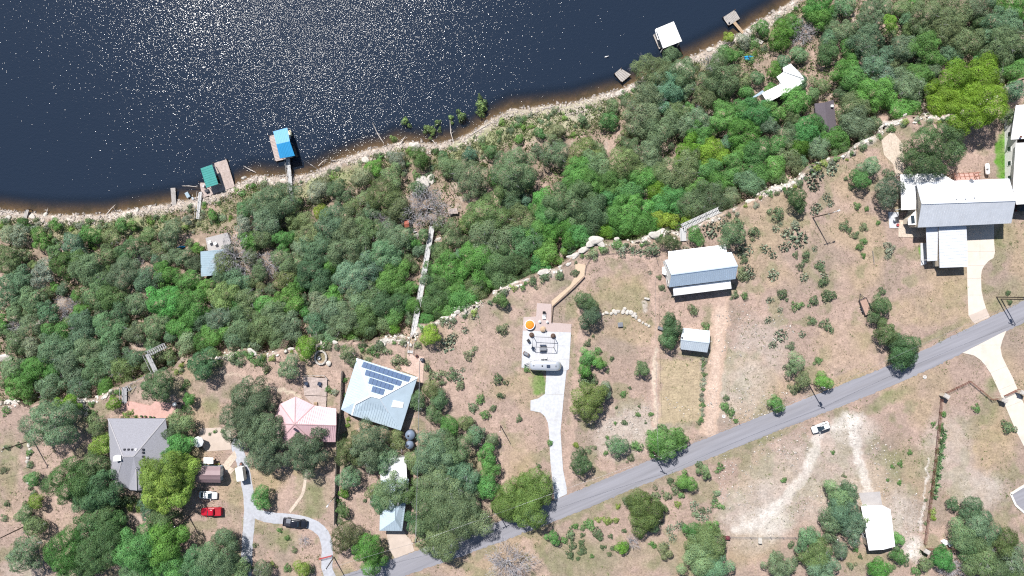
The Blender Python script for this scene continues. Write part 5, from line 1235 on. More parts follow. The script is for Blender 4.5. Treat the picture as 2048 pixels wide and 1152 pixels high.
for k, (x, y) in enumerate(((272, 833), (284, 832), (292, 832.5), (302, 833.5), (309, 834.5))):
    t = thing("flower_pot", "dark flower pot number along the red terrace edge", "flower pot", W(x, y, .3)); t["label"] = ("leftmost dark flower pot on the terracotta terrace edge", "second dark flower pot on the terracotta terrace edge from left", "middle dark flower pot on the terracotta terrace edge", "second dark flower pot on the terracotta terrace edge from right", "rightmost dark flower pot on the terracotta terrace edge")[k]
    MB().lathe(W(x, y, .3), [(.16, 0), (.3, .4), (.24, .4), (.2, .34), (0, .34)], 12).build("pot", M_NAVY if k % 2 else M_DSTEEL, t); MB().lathe(W(x, y, .3), [(.24, .34), (.2, .5), (0, .55)], 8, False).build("plant", MATS["pot_plant"], t)
t = thing("heater", "white globe topped patio heater at the right end of the terracotta terrace", "patio heater", W(357, 806, .3)); q = W(357, 806, .3); MB().tube([q, q + Vector((0, 0, 2))], .08, 10).build("pole", M_DSTEEL, t); MB().lathe(q, [(.5, 1.95), (.55, 2.05), (.3, 2.3), (0, 2.35)], 18).build("cap", M_PLASW, t); MB().lathe(q, [(.4, 0), (.3, .2), (0, .25)], 14).build("base", M_DSTEEL, t)
t = thing("fire_bowl", "small rusty fire bowl on the reddish flagstones by the boardwalk top", "fire bowl", W(834, 712, .12)); MB().lathe(W(834, 712, .12), [(.2, 0), (.36, .3), (.42, .34), (.34, .3), (0, .18)], 18).build("bowl", M_RUST, t); MB().lathe(W(834, 712, .12), [(.3, .27), (0, .28)], 12).build("ash", M_DSTEEL, t)
t = thing("grill_cart", "grey grill standing beside the reddish flagstones and boardwalk top", "grill", W(844, 718, .12)); q = W(844, 718, .12); MB().box(q + Vector((0, 0, .5)), (.9, .6, .75)).build("cabinet", M_STEEL, t); MB().box(q + Vector((0, 0, 1.0)), (.8, .55, .25)).build("lid", M_RIM, t)

# ---------------------------------------------------------------- fences, gates, pillars
def fence(name, label, line, h, m, rails=3, step=2.4, cat="fence", solid=False, post=.1, rail=.06):
    a0 = W(*line[0], gz(*line[0])); t = thing(name, label, cat, a0); prev = None
    pl_ = dense(line, step * 8)
    P3 = [W(x, y, gz(x, y)) for x, y in pl_]
    for i, q in enumerate(P3):
        MB().beam(q - Vector((0, 0, .3)), q + Vector((0, 0, h)), post, post).build("post", m, t)
    for a, b in zip(P3[:-1], P3[1:]):
        mb = MB()
        if solid:
            d = (b - a); n = max(1, int(d.length / .22))
            for k in range(n): p = a.lerp(b, (k + .5) / n); mb.beam(p + Vector((0, 0, .05)), p + Vector((0, 0, h - .02 + .04 * ((k * 7) % 3 - 1))), .19, .03) if abs(d.x) > abs(d.y) else mb.box(p + Vector((0, 0, h / 2)), (.03, .19, h - .1 + .03 * ((k * 7) % 3)), math.atan2(d.y, d.x) - math.pi / 2)
            for z in (.4, h - .4): mb.beam(a + Vector((.03, 0, z)), b + Vector((.03, 0, z)), .05, .09)
            mb.build("board_panel", m, t)
        else:
            for k in range(rails): z = h * (k + 1) / rails - .03; mb.beam(a + Vector((0, 0, z)), b + Vector((0, 0, z)), rail, rail)
            mb.build("rails", m, t)
    return t
fence("pipe_fence", "rust red pipe fence running up from the lower pillar to the gate pillars' left neighbour", pts("1880,798 1875,850 1868,920 1860,985 1853,1040 1847,1086"), 1.35, M_RUST, 4, 2.4, post=.09, rail=.05)["label"] = "longest rust red pipe fence, beside the agave row"
fence("pipe_fence", "rust red pipe fence zigzagging between the two stone pillars by the white drive", pts("1891,784 1912,774 1937,762 1960,781 1981,799 1997,795"), 1.35, M_RUST, 4, 2.2, post=.09, rail=.05)
fence("pipe_fence", "rust red pipe fence going right from the lowest stone pillar", pts("1853,1096 1890,1096 1930,1096 1978,1097"), 1.35, M_RUST, 4, 2.4, post=.09, rail=.05)
fence("pipe_gate", "low rust red gate closed across the white driveway", pts("2007,791 2034,778"), 1.2, M_RUST, 5, 3.4, cat="gate", rail=.06)
fence("wire_fence", "thin wire fence from the maroon tank to the trees", pts("1459,1073 1500,1074 1540,1074 1590,1074 1606,1076"), 1.1, M_STEEL, 4, 3.0, post=.08, rail=.02)
fence("privacy_fence", "weathered board fence between the pink roof and the solar roof", pts("686,742 684,800 681,846 676,884"), 1.8, M_WOODG, solid=True)
fence("privacy_fence", "weathered board fence along the lawn below the pink roof", pts("676,886 674,950 672,1000 671.5,1046"), 1.8, M_WOODG, solid=True)
fence("pipe_gate", "red metal gate across the mouth of the looping driveway", pts("640,1116 664,1110"), 1.1, mat("gate_red", (.36, .05, .05), .6), 4, 3.0, cat="gate")
fence("wire_fence", "low dark edging fence curving round the mown circle near the cliff", pts("1170,548 1172,532 1180,518 1196,509 1225,507 1250,505 1280,503 1300,505 1312,514 1316,530"), .45, M_DSTEEL, 2, 1.8, post=.06, rail=.04)
fence("ramp_wall", "low dark board edging on the tan ramp above the silver trailer patio", pts("1169,554 1150,574 1128,594 1106,613 1103,645"), .5, M_WOODD, 3, 2.2, cat="edging", rail=.1)
fence("wire_fence", "low pale pipe rail on the bank left of the pole with a long shadow", pts("1744,502 1747,528"), .5, M_STEEL, 2, 1.6, post=.06, rail=.04)
for x, y, rz, lb in ((1883, 790, -.5, "grey capped stone pillar at the bend of the pipe fence"), (1998, 798, -.35, "grey capped stone pillar left of the white driveway"), (2034, 783, -.35, "grey capped stone pillar right of the white driveway"), (1844, 1097, -.5, "grey capped stone pillar at the lower end of the pipe fence")):
    t = thing("stone_pillar", lb, "pillar", W(x, y), rz); mb = MB(); mb.box((0, 0, 1.0), (1.25, .8, 2.0)); local(mb, "shaft", M_WALLS, t); mb = MB(); mb.box((0, 0, 2.08), (1.5, 1.02, .16)); mb.box((0, 0, 2.2), (1.2, .75, .1)); local(mb, "cap", M_STONEG, t)
t = thing("storage_tank", "maroon barrel tank lying at the end of the thin wire fence", "tank", W(1449, 1074)); q = W(1449, 1074); M_MAR = mat("maroon_metal", (.16, .045, .055), .6, nscale=2, namt=.15); d = Vector((1, -.1, 0)).normalized()
MB().tube([q + d * s + Vector((0, 0, .55)) for s in (-1.12, -1.08, 1.08, 1.12)], [.44, .5, .5, .44], 18).build("tank", M_MAR, t); [MB().tube([q + d * s + Vector((0, 0, .55)), q + d * (s + .05) + Vector((0, 0, .55))], .52, 18).build("hoop", M_DSTEEL, t) for s in (-.9, 0, .85)]; [MB().box(q + d * s + Vector((0, 0, .1)), (.14, .9, .25)).build("saddle", M_WOODD, t) for s in (-.7, .7)]
t = thing("post_box", "white square post box by the thin wire fence", "box", W(1520, 1081)); MB().box(W(1520, 1081, .5), (.7, 1.3, 1.0)).build("body", M_STONE, t); MB().box(W(1520, 1081, 1.04), (.8, 1.4, .08)).build("cap", M_STONE, t)
for x, y, lb in ((1849.5, 754, "small white square meter frame on the verge above the pipe fence"), (1447.5, 832.5, "small white square meter frame beside the dirt track mouth")):
    t = thing("meter_box", lb, "meter box", W(x, y)); mb = MB(); [mb.box(W(x, y, .12) + Vector((sx * .3, sy * .3, 0)), (.66 if sy else .1, .66 if sx else .1, .24)) for sx, sy in ((1, 0), (-1, 0), (0, 1), (0, -1))]; mb.build("frame", M_PLASW, t); MB().box(W(x, y, .1), (.5, .5, .08)).build("lid", M_STONEG, t)
mb = MB(); q = W(1477, 845); mb.tube([q, q + Vector((0, 0, 1.1))], .05, 8); t = thing("road_marker", "small white marker post on the road edge by the dirt track mouth", "marker post", q); mb.build("post", M_PLASW, t); MB().box(q + Vector((0, 0, 1.0)), (.06, .2, .3)).build("reflector", M_TAIL, t)
for k, (x, y, lb) in enumerate(((1886, 1083, "left white hive-like box near the lowest pipe fence"), (1896, 1085, "right grey box near the lowest pipe fence"))):
    t = thing("storage_box", lb, "box", W(x, y), .5); mb = MB(); mb.box((0, 0, .5), (1.1, .9, 1.0)); local(mb, "body", M_PLASW if k == 0 else M_STONEG, t); mb = MB(); mb.box((0, 0, 1.04), (1.2, 1.0, .08)); local(mb, "lid", M_PLASW if k == 0 else M_GALV, t)

# ---------------------------------------------------------------- utility poles and lines
def pole(x, y, h, label, arm=0.0, armdir=0.0, light=False, drum=False, r=.125, cat="utility pole", leanv=(0, 0)):
    z = gz(x, y); q = W(x, y, z); t = thing("utility_pole", label, cat, q); top = q + Vector((leanv[0], leanv[1], h))
    MB().tube([q - Vector((0, 0, .5)), q.lerp(top, .5), top], [r * 1.25, r * 1.05, r * .8], 12).build("shaft", M_POLE, t)
    if arm:
        d = Vector((math.cos(armdir), math.sin(armdir), 0)); MB().beam(top - d * arm - Vector((0, 0, .5)), top + d * arm - Vector((0, 0, .5)), .13, .15).build("crossarm", M_POLE, t)
        for s in (-.9, 0, .9): p = top + d * arm * s; MB().lathe(p - Vector((0, 0, .42)), [(.07, 0), (.09, .12), (.05, .25), (0, .26)], 10).build("insulator", M_PLASW, t)
    else: MB().lathe(top, [(.09, 0), (.11, .1), (.06, .25), (0, .26)], 10).build("insulator", M_PLASW, t)
    if light:
        d = Vector((math.cos(armdir), math.sin(armdir), 0)); MB().tube([top - Vector((0, 0, .6)), top + d * .9 - Vector((0, 0, .2)), top + d * 1.5 - Vector((0, 0, .2))], .05, 8).build("lamp_arm", M_STEEL, t); MB().box(top + d * 1.7 - Vector((0, 0, .24)), (.65, .3, .16), armdir).build("lamp_head", M_GALV, t)
    if drum: MB().lathe(top + Vector((.35, -.1, -2.2)), [(.26, 0), (.3, .1), (.3, .8), (.22, .92), (0, .95)], 14).build("transformer", M_STEEL, t)
    return top
pA = pole(1625.5, 435, 10.4, "lone pole with a lamp head casting a long shadow on the shrubby plot", .8, .35, light=True)
pB = pole(66, 880, 10.4, "utility pole leaning in view at far left beside the stone pile", .5, 1.2)
pC = pole(46, 1054, 8.5, "utility pole among trees at lower left edge")
pD = pole(378, 1033, 7.2, "utility pole rising between the big trees below the red pickup")
pE = pole(668, 1114, 7.6, "utility pole by the red gate of the looping driveway")
pF = pole(673, 989, 5.0, "short lamp post at the board fence along the lawn", light=True, armdir=-2.2, cat="lamp post")
pG = pole(1299, 894, 10.2, "roadside utility pole by the bleached dead bush", .9, -.4)
pH = pole(1616, 766, 9.6, "roadside utility pole rising from the olive shrubs", .9, -.4, drum=True)
pI = pole(1993, 594, 10.8, "utility pole at the right edge beside the road", .9, -.4, drum=True); pI2 = pole(2002, 598, 9.6, "second pole at the right edge standing close to the first")
pJ = pole(1001, 851, 7.0, "slim pole on the dry slope left of the white driveway", r=.1)
pK = pole(842, 1057, 9.5, "roadside utility pole among the big oaks by the blue hip roof", .9, .3); pL = pole(986, 1006, 9.5, "roadside utility pole between the oak mass and the round oak", .9, .4)
pM = pole(845, 716, 5.0, "slim service pole at the top of the long boardwalk", r=.09); pN = pole(1650, 1060, 6.5, "slim pole at the left of the white barn oak", r=.09)
def wire(label, pts3, r=.022, sag=.6):
    mb = MB()
    for a, b in zip(pts3[:-1], pts3[1:]):
        L_ = (b - a).length; n = max(4, int(L_ / 6)); mb.tube([a.lerp(b, k / n) - Vector((0, 0, sag * 4 * (k / n) * (1 - k / n) * L_ / 40)) for k in range(n + 1)], r, 4, smooth=True)
    return tag(mb.build("power_line", M_STEEL), label, "power line")
far_r = W(2300, 470, 10); far_l = W(450, 1230, 8)
wire("long power line strung along the road from pole to pole", [far_r, pI, pH, pG, pL, pK, pE, far_l])
wire("pale service line from the roadside oaks up past the solar roof", [pK, pM], .055, .3)
wire("power line from the roadside pole straight up past the mown plot", [pG, W(1311, 560, 6)], .022)
wire("power line leaving the far left pole", [pB, W(-80, 930, 9)], .03)
# ---------------------------------------------------------------- trees and shrubs
def leaf_cloud(r, lobes, leaf, cover, droop=.45, jit=.35, zmin=-.5):
    """leaf sized quads on the skin of many overlapping lobes; rows of (x, y, z, radius, tone)"""
    Lb = np.array(lobes); cen = Lb[:, :3]; rad = Lb[:, 3]
    cnt = np.maximum(10, (cover * 4 * math.pi * rad ** 2 * .72 / (leaf * leaf * .62))).astype(int)
    idx = np.repeat(np.arange(len(Lb)), cnt); n = len(idx)
    d = r.normal(size=(n, 3)); d[:, 2] = np.abs(d[:, 2]) * np.where(r.random(n) < .78, 1, -1); d /= np.linalg.norm(d, axis=1)[:, None]
    ok = d[:, 2] > zmin; d = d[ok]; idx = idx[ok]; n = len(idx)
    # knobbly lobes
    kn = 1 + .15 * np.sin(d[:, 0] * 5 + idx * 1.7) * np.sin(d[:, 1] * 5 + idx * .9) + .07 * np.sin(d[:, 2] * 7 + idx)
    p = cen[idx] + d * (rad[idx] * (.80 + .26 * r.random(n)) * kn)[:, None]
    keep = np.ones(n, bool)
    for k in range(len(Lb)):
        q = np.linalg.norm(p - cen[k], axis=1); keep &= ~((q < rad[k] * .70) & (idx != k))
    p, d, idx = p[keep], d[keep], idx[keep]; n = len(idx)
    nr = d + r.normal(size=(n, 3)) * jit; nr /= np.linalg.norm(nr, axis=1)[:, None]
    a = np.cross(nr, r.normal(size=(n, 3))); a /= np.linalg.norm(a, axis=1)[:, None] + 1e-9; b = np.cross(nr, a)
    s = leaf * (.6 + .8 * r.random(n)); w = s * (.5 + .3 * r.random(n))
    v = np.stack([p - a * s[:, None] * .5, p + b * w[:, None] * .5, p + a * s[:, None] * .55 - np.array([0, 0, 1]) * (s * droop * .3)[:, None], p - b * w[:, None] * .5], 1)
    tone = Lb[idx, 4] * (.91 + .18 * r.random(n))
    warm = 1 + (r.random(n) - .5) * .22
    return v.reshape(-1, 3), np.stack([tone * warm, tone, tone / warm * .97], 1)
def crown_lobes(r, R_, H, base, nl=None, lr=None, irregular=.34):
    """R_ crown radius, H dome height, base z of the crown's underside"""
    lr = lr or min(.85 + .17 * R_, .48 * R_); nl = nl or int(max(7, 1.75 * (R_ / lr) ** 2))
    ph = r.uniform(0, 6.28, 3); out = []
    for i in range(nl):
        f = math.sqrt((i + .5) / nl); th = i * 2.399963 + r.normal() * .35
        Rth = R_ * (1 + irregular * (.5 * math.sin(th * 2 + ph[0]) + .35 * math.sin(th * 3 + ph[1]) + .3 * math.sin(th * 5 + ph[2])))
        l = lr * r.uniform(.6, 1.35); d = max(0, (Rth - l * .85)) * min(1, f * r.uniform(.9, 1.07))
        q = min(1, d / max(R_, .1)); z = base + H * math.sqrt(max(0, 1 - q * q * .86)) * r.uniform(.62, 1.08) - l * .4
        out.append((d * math.cos(th), d * math.sin(th), z, l, r.uniform(.80, 1.22)))
    for i in range(int(nl * .35)):
        th = r.uniform(0, 6.28); d = R_ * r.uniform(.45, .85); l = lr * r.uniform(.5, .85); out.append((d * math.cos(th), d * math.sin(th), base + H * r.uniform(.08, .3), l, r.uniform(.7, 1.1)))
    return out
BARK = mat("oak_bark", (.085, .07, .058), .9, nscale=6, namt=.35)
BARKG = mat("bleached_bark", (.335, .325, .345), .9, nscale=6, namt=.25)
def trunk_mb(r, R_, H, base, lobes):
    mb = MB(); tr_ = .05 + .045 * R_; lean_ = (r.normal() * .12 * R_, r.normal() * .12 * R_)
    f = Vector((lean_[0], lean_[1], base + H * .15)); mb.tube([(0, 0, -.6), (0, 0, .15), (lean_[0] * .5, lean_[1] * .5, base * .6), f], [tr_ * 1.5, tr_ * 1.15, tr_ * .95, tr_ * .8], 9)
    pick = [lobes[i] for i in r.choice(len(lobes), min(len(lobes), 4 + int(R_)), replace=False)]
    for l in pick:
        e = Vector(l[:3]); m_ = f.lerp(e, .5) + Vector((r.normal() * .2, r.normal() * .2, -.1 * R_ * .3)); mb.tube([f, m_, e], [tr_ * .55, tr_ * .35, tr_ * .12], 6)
    return mb
def quads(v): return np.arange(len(v), dtype=np.int32)
def make_crown(r, R_, H, base, leaf, cover, **k):
    lb = crown_lobes(r, R_, H, base, **k); v, t = leaf_cloud(r, lb, leaf, cover); return lb, np_mesh("crown", v, quads(v), 4, LEAF, tone=t)
PAL = {"O": (.142, .218, .118), "D": (.096, .166, .074), "G": (.108, .248, .068), "Y": (.215, .31, .055), "V": (.152, .208, .102), "S": (.235, .275, .20), "B": (.14, .27, .04), "X": (.27, .25, .255)}
KIND = {"O": ("live_oak", "grey-green oak"), "D": ("dark_oak", "dark green oak"), "G": ("broadleaf_tree", "fresh green tree"), "Y": ("yellow_green_tree", "yellow-green tree"), "V": ("olive_tree", "olive-brown tree"), "S": ("silver_tree", "silvery pale tree"), "B": ("bright_tree", "bright green tree"), "X": ("dead_tree", "bare grey tree")}
def dead_mesh(r, R_, H):
    """bare branches that fork into fine twigs"""
    mb = MB(); tw = []
    def grow(p, d, L_, rad, lev):
        e = p + d * L_; m_ = p.lerp(e, .5) + Vector((r.normal(), r.normal(), r.normal())) * L_ * .08
        mb.tube([p, m_, e], [rad, rad * .8, rad * .55], 5 if lev < 2 else 3, cap=False)
        if lev >= 4: return
        for _ in range(3 if lev else 6):
            nd = (d + Vector((r.normal(), r.normal(), r.normal() * .5)) * .62); nd.normalize()
            if lev == 0: a = r.uniform(0, 6.28); nd = Vector((math.cos(a), math.sin(a), r.uniform(.35, 1.1))).normalized()
            grow(e if r.random() < .7 else m_, nd, L_ * r.uniform(.58, .8), rad * .55, lev + 1)
    k = R_ / 2.0
    grow(Vector((0, 0, -.3)), Vector((r.normal() * .1, r.normal() * .1, 1)).normalized(), .75 * k, .10 + .03 * R_, 0)
    return mb
def twig_cloud(r, R_, H):
    """fine bare twigs fanning out of the branch ends"""
    n = int(70 * R_ * R_) + 60; d = r.normal(size=(n, 3)); d[:, 2] = np.abs(d[:, 2]) * .8 + .1; d /= np.linalg.norm(d, axis=1)[:, None]
    th = np.arctan2(d[:, 1], d[:, 0]); rad = R_ * r.uniform(.25, 1, n) ** .6 * (1 + .25 * np.sin(th * 3 + R_) + .15 * np.sin(th * 7)); p = d * rad[:, None] * np.array([1, 1, .75]) + np.array([0, 0, .35 * R_ + .3])
    q = d + r.normal(size=(n, 3)) * .5; q /= np.linalg.norm(q, axis=1)[:, None]; L_ = r.uniform(.35, .95, n)[:, None]; s = np.cross(q, r.normal(size=(n, 3))); s /= np.linalg.norm(s, axis=1)[:, None]; s *= min(.035, .008 + .008 * R_)
    v = np.stack([p - s, p + s, p + q * L_ + s * .4, p + q * L_ - s * .4], 1).reshape(-1, 3)
    return np_mesh("twigs", v, quads(v), 4, BARKG)
LMK = [("teal roofed dock", 435, 350), ("blue roofed boathouse", 567, 290), ("white lake boathouse", 1337, 70), ("square plank dock", 1463, 37), ("white cabin in the woods", 1562, 170), ("dark shingle cabin", 1650, 232), ("grey-blue cabin", 428, 528),
       ("brick-red hut", 813, 448), ("long boardwalk's lake end", 863, 455), ("long boardwalk's middle", 842, 580), ("long boardwalk's top", 822, 702), ("zigzag stairs", 300, 715), ("dark brown stairs", 565, 700), ("grey cliff stairs", 1400, 452), ("terracotta terrace", 300, 815),
       ("grey shingle house", 275, 905), ("pink roofed house", 610, 840), ("solar roofed house", 758, 790), ("blue hip roof", 785, 1040), ("black pickup", 592, 1043), ("red pickup", 426, 1021), ("brown shed", 418, 949), ("silver trailer", 1089, 730), ("orange pool", 1059, 650),
       ("white gabled house", 1400, 540), ("small white shed", 1390, 681), ("largest metal roofed house", 1930, 405), ("flatbed trailer", 1728, 610), ("white SUV", 1638, 853), ("white barn", 1757, 1055), ("agave hedge", 1874, 930), ("asphalt court", 2040, 1000), ("maroon tank", 1449, 1074),
       ("stone fire ring", 642, 715), ("small brown platform", 906, 422), ("lone lamp pole", 1640, 440), ("far left utility pole", 66, 880), ("left shore jetty", 51, 430), ("narrow floating dock", 346, 394), ("blue kayaks", 1496, 117), ("white limestone point", 1189, 478), ("small shore dock", 1246, 151), ("cream stone path", 1790, 300), ("dead tree by the boardwalk", 850, 410), ("white driveway's road end", 1118, 980), ("white drive's fork", 1985, 700), ("upper right corner", 2040, 20), ("lower left corner", 20, 1130), ("left photo edge", 5, 620), ("lower right corner", 2030, 1135), ("bottom photo edge", 1015, 1145), ("bend of the shore", 964, 262), ("bare slope clearing", 1100, 345), ("lakeshore rocks", 700, 320)]
USED = {}
RANK = ["nearest", "second nearest", "third nearest", "fourth nearest", "fifth nearest", "sixth nearest", "seventh nearest", "eighth nearest", "ninth nearest", "tenth nearest"]
PENDING = []
def auto_label(o, x, y, rpx, noun, cat):
    """says where the plant stands by the nearest landmark and the side it lies on; ranked later among its like"""
    best = min(LMK, key=lambda l: (l[1] - x) ** 2 + (l[2] - y) ** 2); dx, dy = x - best[1], y - best[2]
    side = ("right of" if dx > 0 else "left of") if abs(dx) > abs(dy) else ("below" if dy > 0 else "above")
    size = ("huge" if rpx > 52 else "large" if rpx > 36 else "mid-sized" if rpx > 25 else "small" if rpx > 14 else "little") if cat == "tree" else ("broad" if rpx > 18 else "medium" if rpx > 10 else "tiny")
    PENDING.append((o, size, noun, side, best[0], math.hypot(dx, dy)))
def finish_labels():
    groups = {}
    for p in PENDING: groups.setdefault(p[1:5], []).append(p)
    for (size, noun, side, lm), L_ in groups.items():
        L_.sort(key=lambda p: p[5])
        for i, p in enumerate(L_):
            p[0]["label"] = f"{size} {noun} {side} the {lm}" if len(L_) == 1 else f"{size} {noun} {side} the {lm}, {RANK[min(i, 9)]}"
TREES = []
def tree(x, y, rpx, k, label=None, group=None, hk=1.0, colr=None, seed=None, low=False):
    """x, y the crown's middle in the plan, rpx its radius"""
    r = np.random.default_rng(int(x * 131 + y * 17 + rpx) if seed is None else seed)
    R_ = rpx / 8 * (1.19 if group == SLOPE else 1.10); H = (.52 * R_ + .6) * hk; base = max(.15, (.50 * R_ + .15) * hk) if not low else .1
    g = gz(x, y); zc = g + base + H * .6
    p = W(x, y, zc); gg = gzw(p.x, p.y)
    if abs(gg - g) > 4: gg = max(gg, g - 1.5) if gg < g else g
    p.z = min(g, gg) if g > -1 else (g + gg) / 2
    nm, noun = KIND[k]
    if k == "X":
        t = thing(nm, label, "tree", p, r.uniform(0, 6.28), group); mb = dead_mesh(r, R_, H); local(mb, "branches", BARKG, t); tw = twig_cloud(r, R_, H); o = link(bpy.data.objects.new("twigs", tw), t); o["kind"] = "stuff"
    else:
        t = thing(nm, label, "tree", p, 0, group)
        lb, me = make_crown(r, R_, H, base, .19 if R_ > 3 else .17, 1.55 if k not in "VS" else 1.25)
        o = link(bpy.data.objects.new("crown", me), t)
        c = colr or PAL[k]; j = 1.12 * (1 + r.normal() * .13); hv = .03 if colr else .09; o.color = (c[0] * j * (1 + r.normal() * hv), c[1] * j, c[2] * j * (1 + r.normal() * hv * 1.4), 1)
        local(trunk_mb(r, R_, H, base, lb), "trunk", BARK, t)
        if k in "OV" and rpx > 17 and r.random() < .45:
            mb = MB()
            for _ in range(4 + int(R_ * 1.5)):
                l = lb[r.integers(len(lb))]; a = Vector(l[:3]); d = Vector((r.normal(), r.normal(), .9)).normalized(); e = a + d * l[3] * 1.15; mb.tube([a, e], [.05, .02], 4, cap=False)
                for _ in range(3): d2 = (d + Vector((r.normal(), r.normal(), r.normal() * .5)) * .7).normalized(); mb.tube([a.lerp(e, r.uniform(.5, .95)), e + d2 * l[3] * .5], [.03, .012], 3, cap=False)
            local(mb, "dead_twigs", BARKG, t)
    TREES.append((x, y, rpx))
    if not label: auto_label(t, x, y, rpx, noun, "tree")
    return t
SLOPE = "trees on the wooded lake slope"; LOT = "trees on the house lots"
def trees(s, group):
    for q in s.replace("\n", " ").split(";"):
        q = q.split()
        if len(q) < 4: continue
        x, y, r_ = map(float, q[:3]); k = q[3]; tree(x, y, r_, k, group=group)
# single trees one notices first
tree(1308, 150, 46, "O", "huge grey-green live oak overhanging the lake by the white boathouse, left half", "the big shoreline oak mass", 1.15); tree(1352, 142, 42, "O", "huge grey-green live oak overhanging the lake by the white boathouse, right half", "the big shoreline oak mass", 1.15); tree(1330, 178, 44, "O", "huge grey-green live oak behind the shoreline oaks, lower part", "the big shoreline oak mass", 1.1)
for x, y, r_, lb in ((1905, 160, 40, "upper left crown of the big yellow-green tree mass at upper right"), (1962, 152, 42, "upper right crown of the big yellow-green tree mass at upper right"), (1890, 205, 40, "left crown of the big yellow-green tree mass at upper right"), (1975, 205, 42, "right crown of the big yellow-green tree mass at upper right"), (1932, 235, 34, "lower crown of the big yellow-green tree mass at upper right"), (1936, 190, 36, "middle crown of the big yellow-green tree mass at upper right")): tree(x, y, r_, "Y", lb, "the big yellow-green trees", 1.35, (.15, .265, .03))
for x, y, r_, lb in ((330, 948, 44, "biggest yellow-green tree between the shingle house and the brown shed"), (318, 982, 42, "yellow-green tree at the lower corner of the shingle house"), (358, 985, 32, "yellow-green tree leaning over the white sedan"), (372, 938, 26, "yellow-green tree touching the brown shed's left end")): tree(x, y, r_, "Y", lb, "yellow-green trees by the shingle house", 1.25, (.19, .28, .06))
tree(1866, 298, 56, "D", "big dark round oak on the lawn above the largest metal roofed house", LOT, 1.0); tree(1028, 345, 50, "O", "big round grey-green oak left of the bare slope clearing", SLOPE, 1.1)
for x, y, r_, lb in ((500, 800, 44, "upper of the dark oaks beside the pink roof"), (478, 850, 38, "left dark oak beside the pink roof"), (522, 862, 44, "dark oak covering the pink roof's left side"), (530, 908, 38, "dark oak above the golden grass below the pink roof"), (610, 905, 42, "dark oak at the lower edge of the pink roof")): tree(x, y, r_, "D", lb, "dark oaks around the pink roof", 1.0, (.115, .165, .098))
for x, y, r_, lb in ((1062, 975, 40, "round oak at the white driveway's road end, upper crown"), (1050, 1018, 44, "round oak at the white driveway's road end, lower crown"), (1030, 998, 38, "round oak at the white driveway's road end, left crown")): tree(x, y, r_, "G", lb, "round roadside oaks", 1.0, (.12, .19, .05))
tree(100, 848, 50, "O", "big grey-green oak right above the far left utility pole", LOT); tree(402, 731, 31, "D", "dense dark round tree on the dirt right of the zigzag stairs", LOT, .9); tree(315, 773, 33, "D", "dark oak hiding the middle of the zigzag stairs", LOT, 1.2)
tree(1174, 802, 36, "G", "big round olive-green tree on the dry lot right of the white driveway", LOT, .95, (.14, .19, .06)); tree(1286, 1026, 38, "D", "dark round thicket tree below the road, lower middle", LOT, .8); tree(1015, 1132, 42, "X", "pale bare tree at the bottom photo edge below the road", LOT); tree(692, 1074, 32, "V", "round olive tree by the red gate", LOT, 1.0, (.14, .17, .075)); tree(736, 1108, 36, "G", "fresh green tree by the road left of the blue hip roof's driveway", LOT)
tree(850, 412, 42, "X", "large bare grey tree standing over the brick-red hut", SLOPE); tree(462, 513, 38, "X", "large bare grey tree over the grey-blue cabin", SLOPE); tree(1608, 62, 24, "X", "tall bare tree casting a long forked shadow by the white cabin", SLOPE); tree(537, 528, 24, "X", "bare upright tree in the middle of the left woods", SLOPE)
tree(1780, 45, 15, "B", "slender bright green conifer with a long shadow at upper right", SLOPE, 3.2); tree(607, 1082, 10, "X", "thin leafless sapling on the grass island of the loop driveway", LOT)
tree(829, 612, 16, "G", "tall green tree crowding the long boardwalk's middle from the left", SLOPE, 2.0); tree(852, 642, 15, "G", "tall green tree crowding the long boardwalk's lower half from the right", SLOPE, 2.0); tree(852, 560, 14, "O", "tall grey-green tree leaning over the long boardwalk from the right", SLOPE, 2.0); tree(848, 470, 13, "O", "grey-green tree leaning over the lake end of the long boardwalk", SLOPE, 1.7)
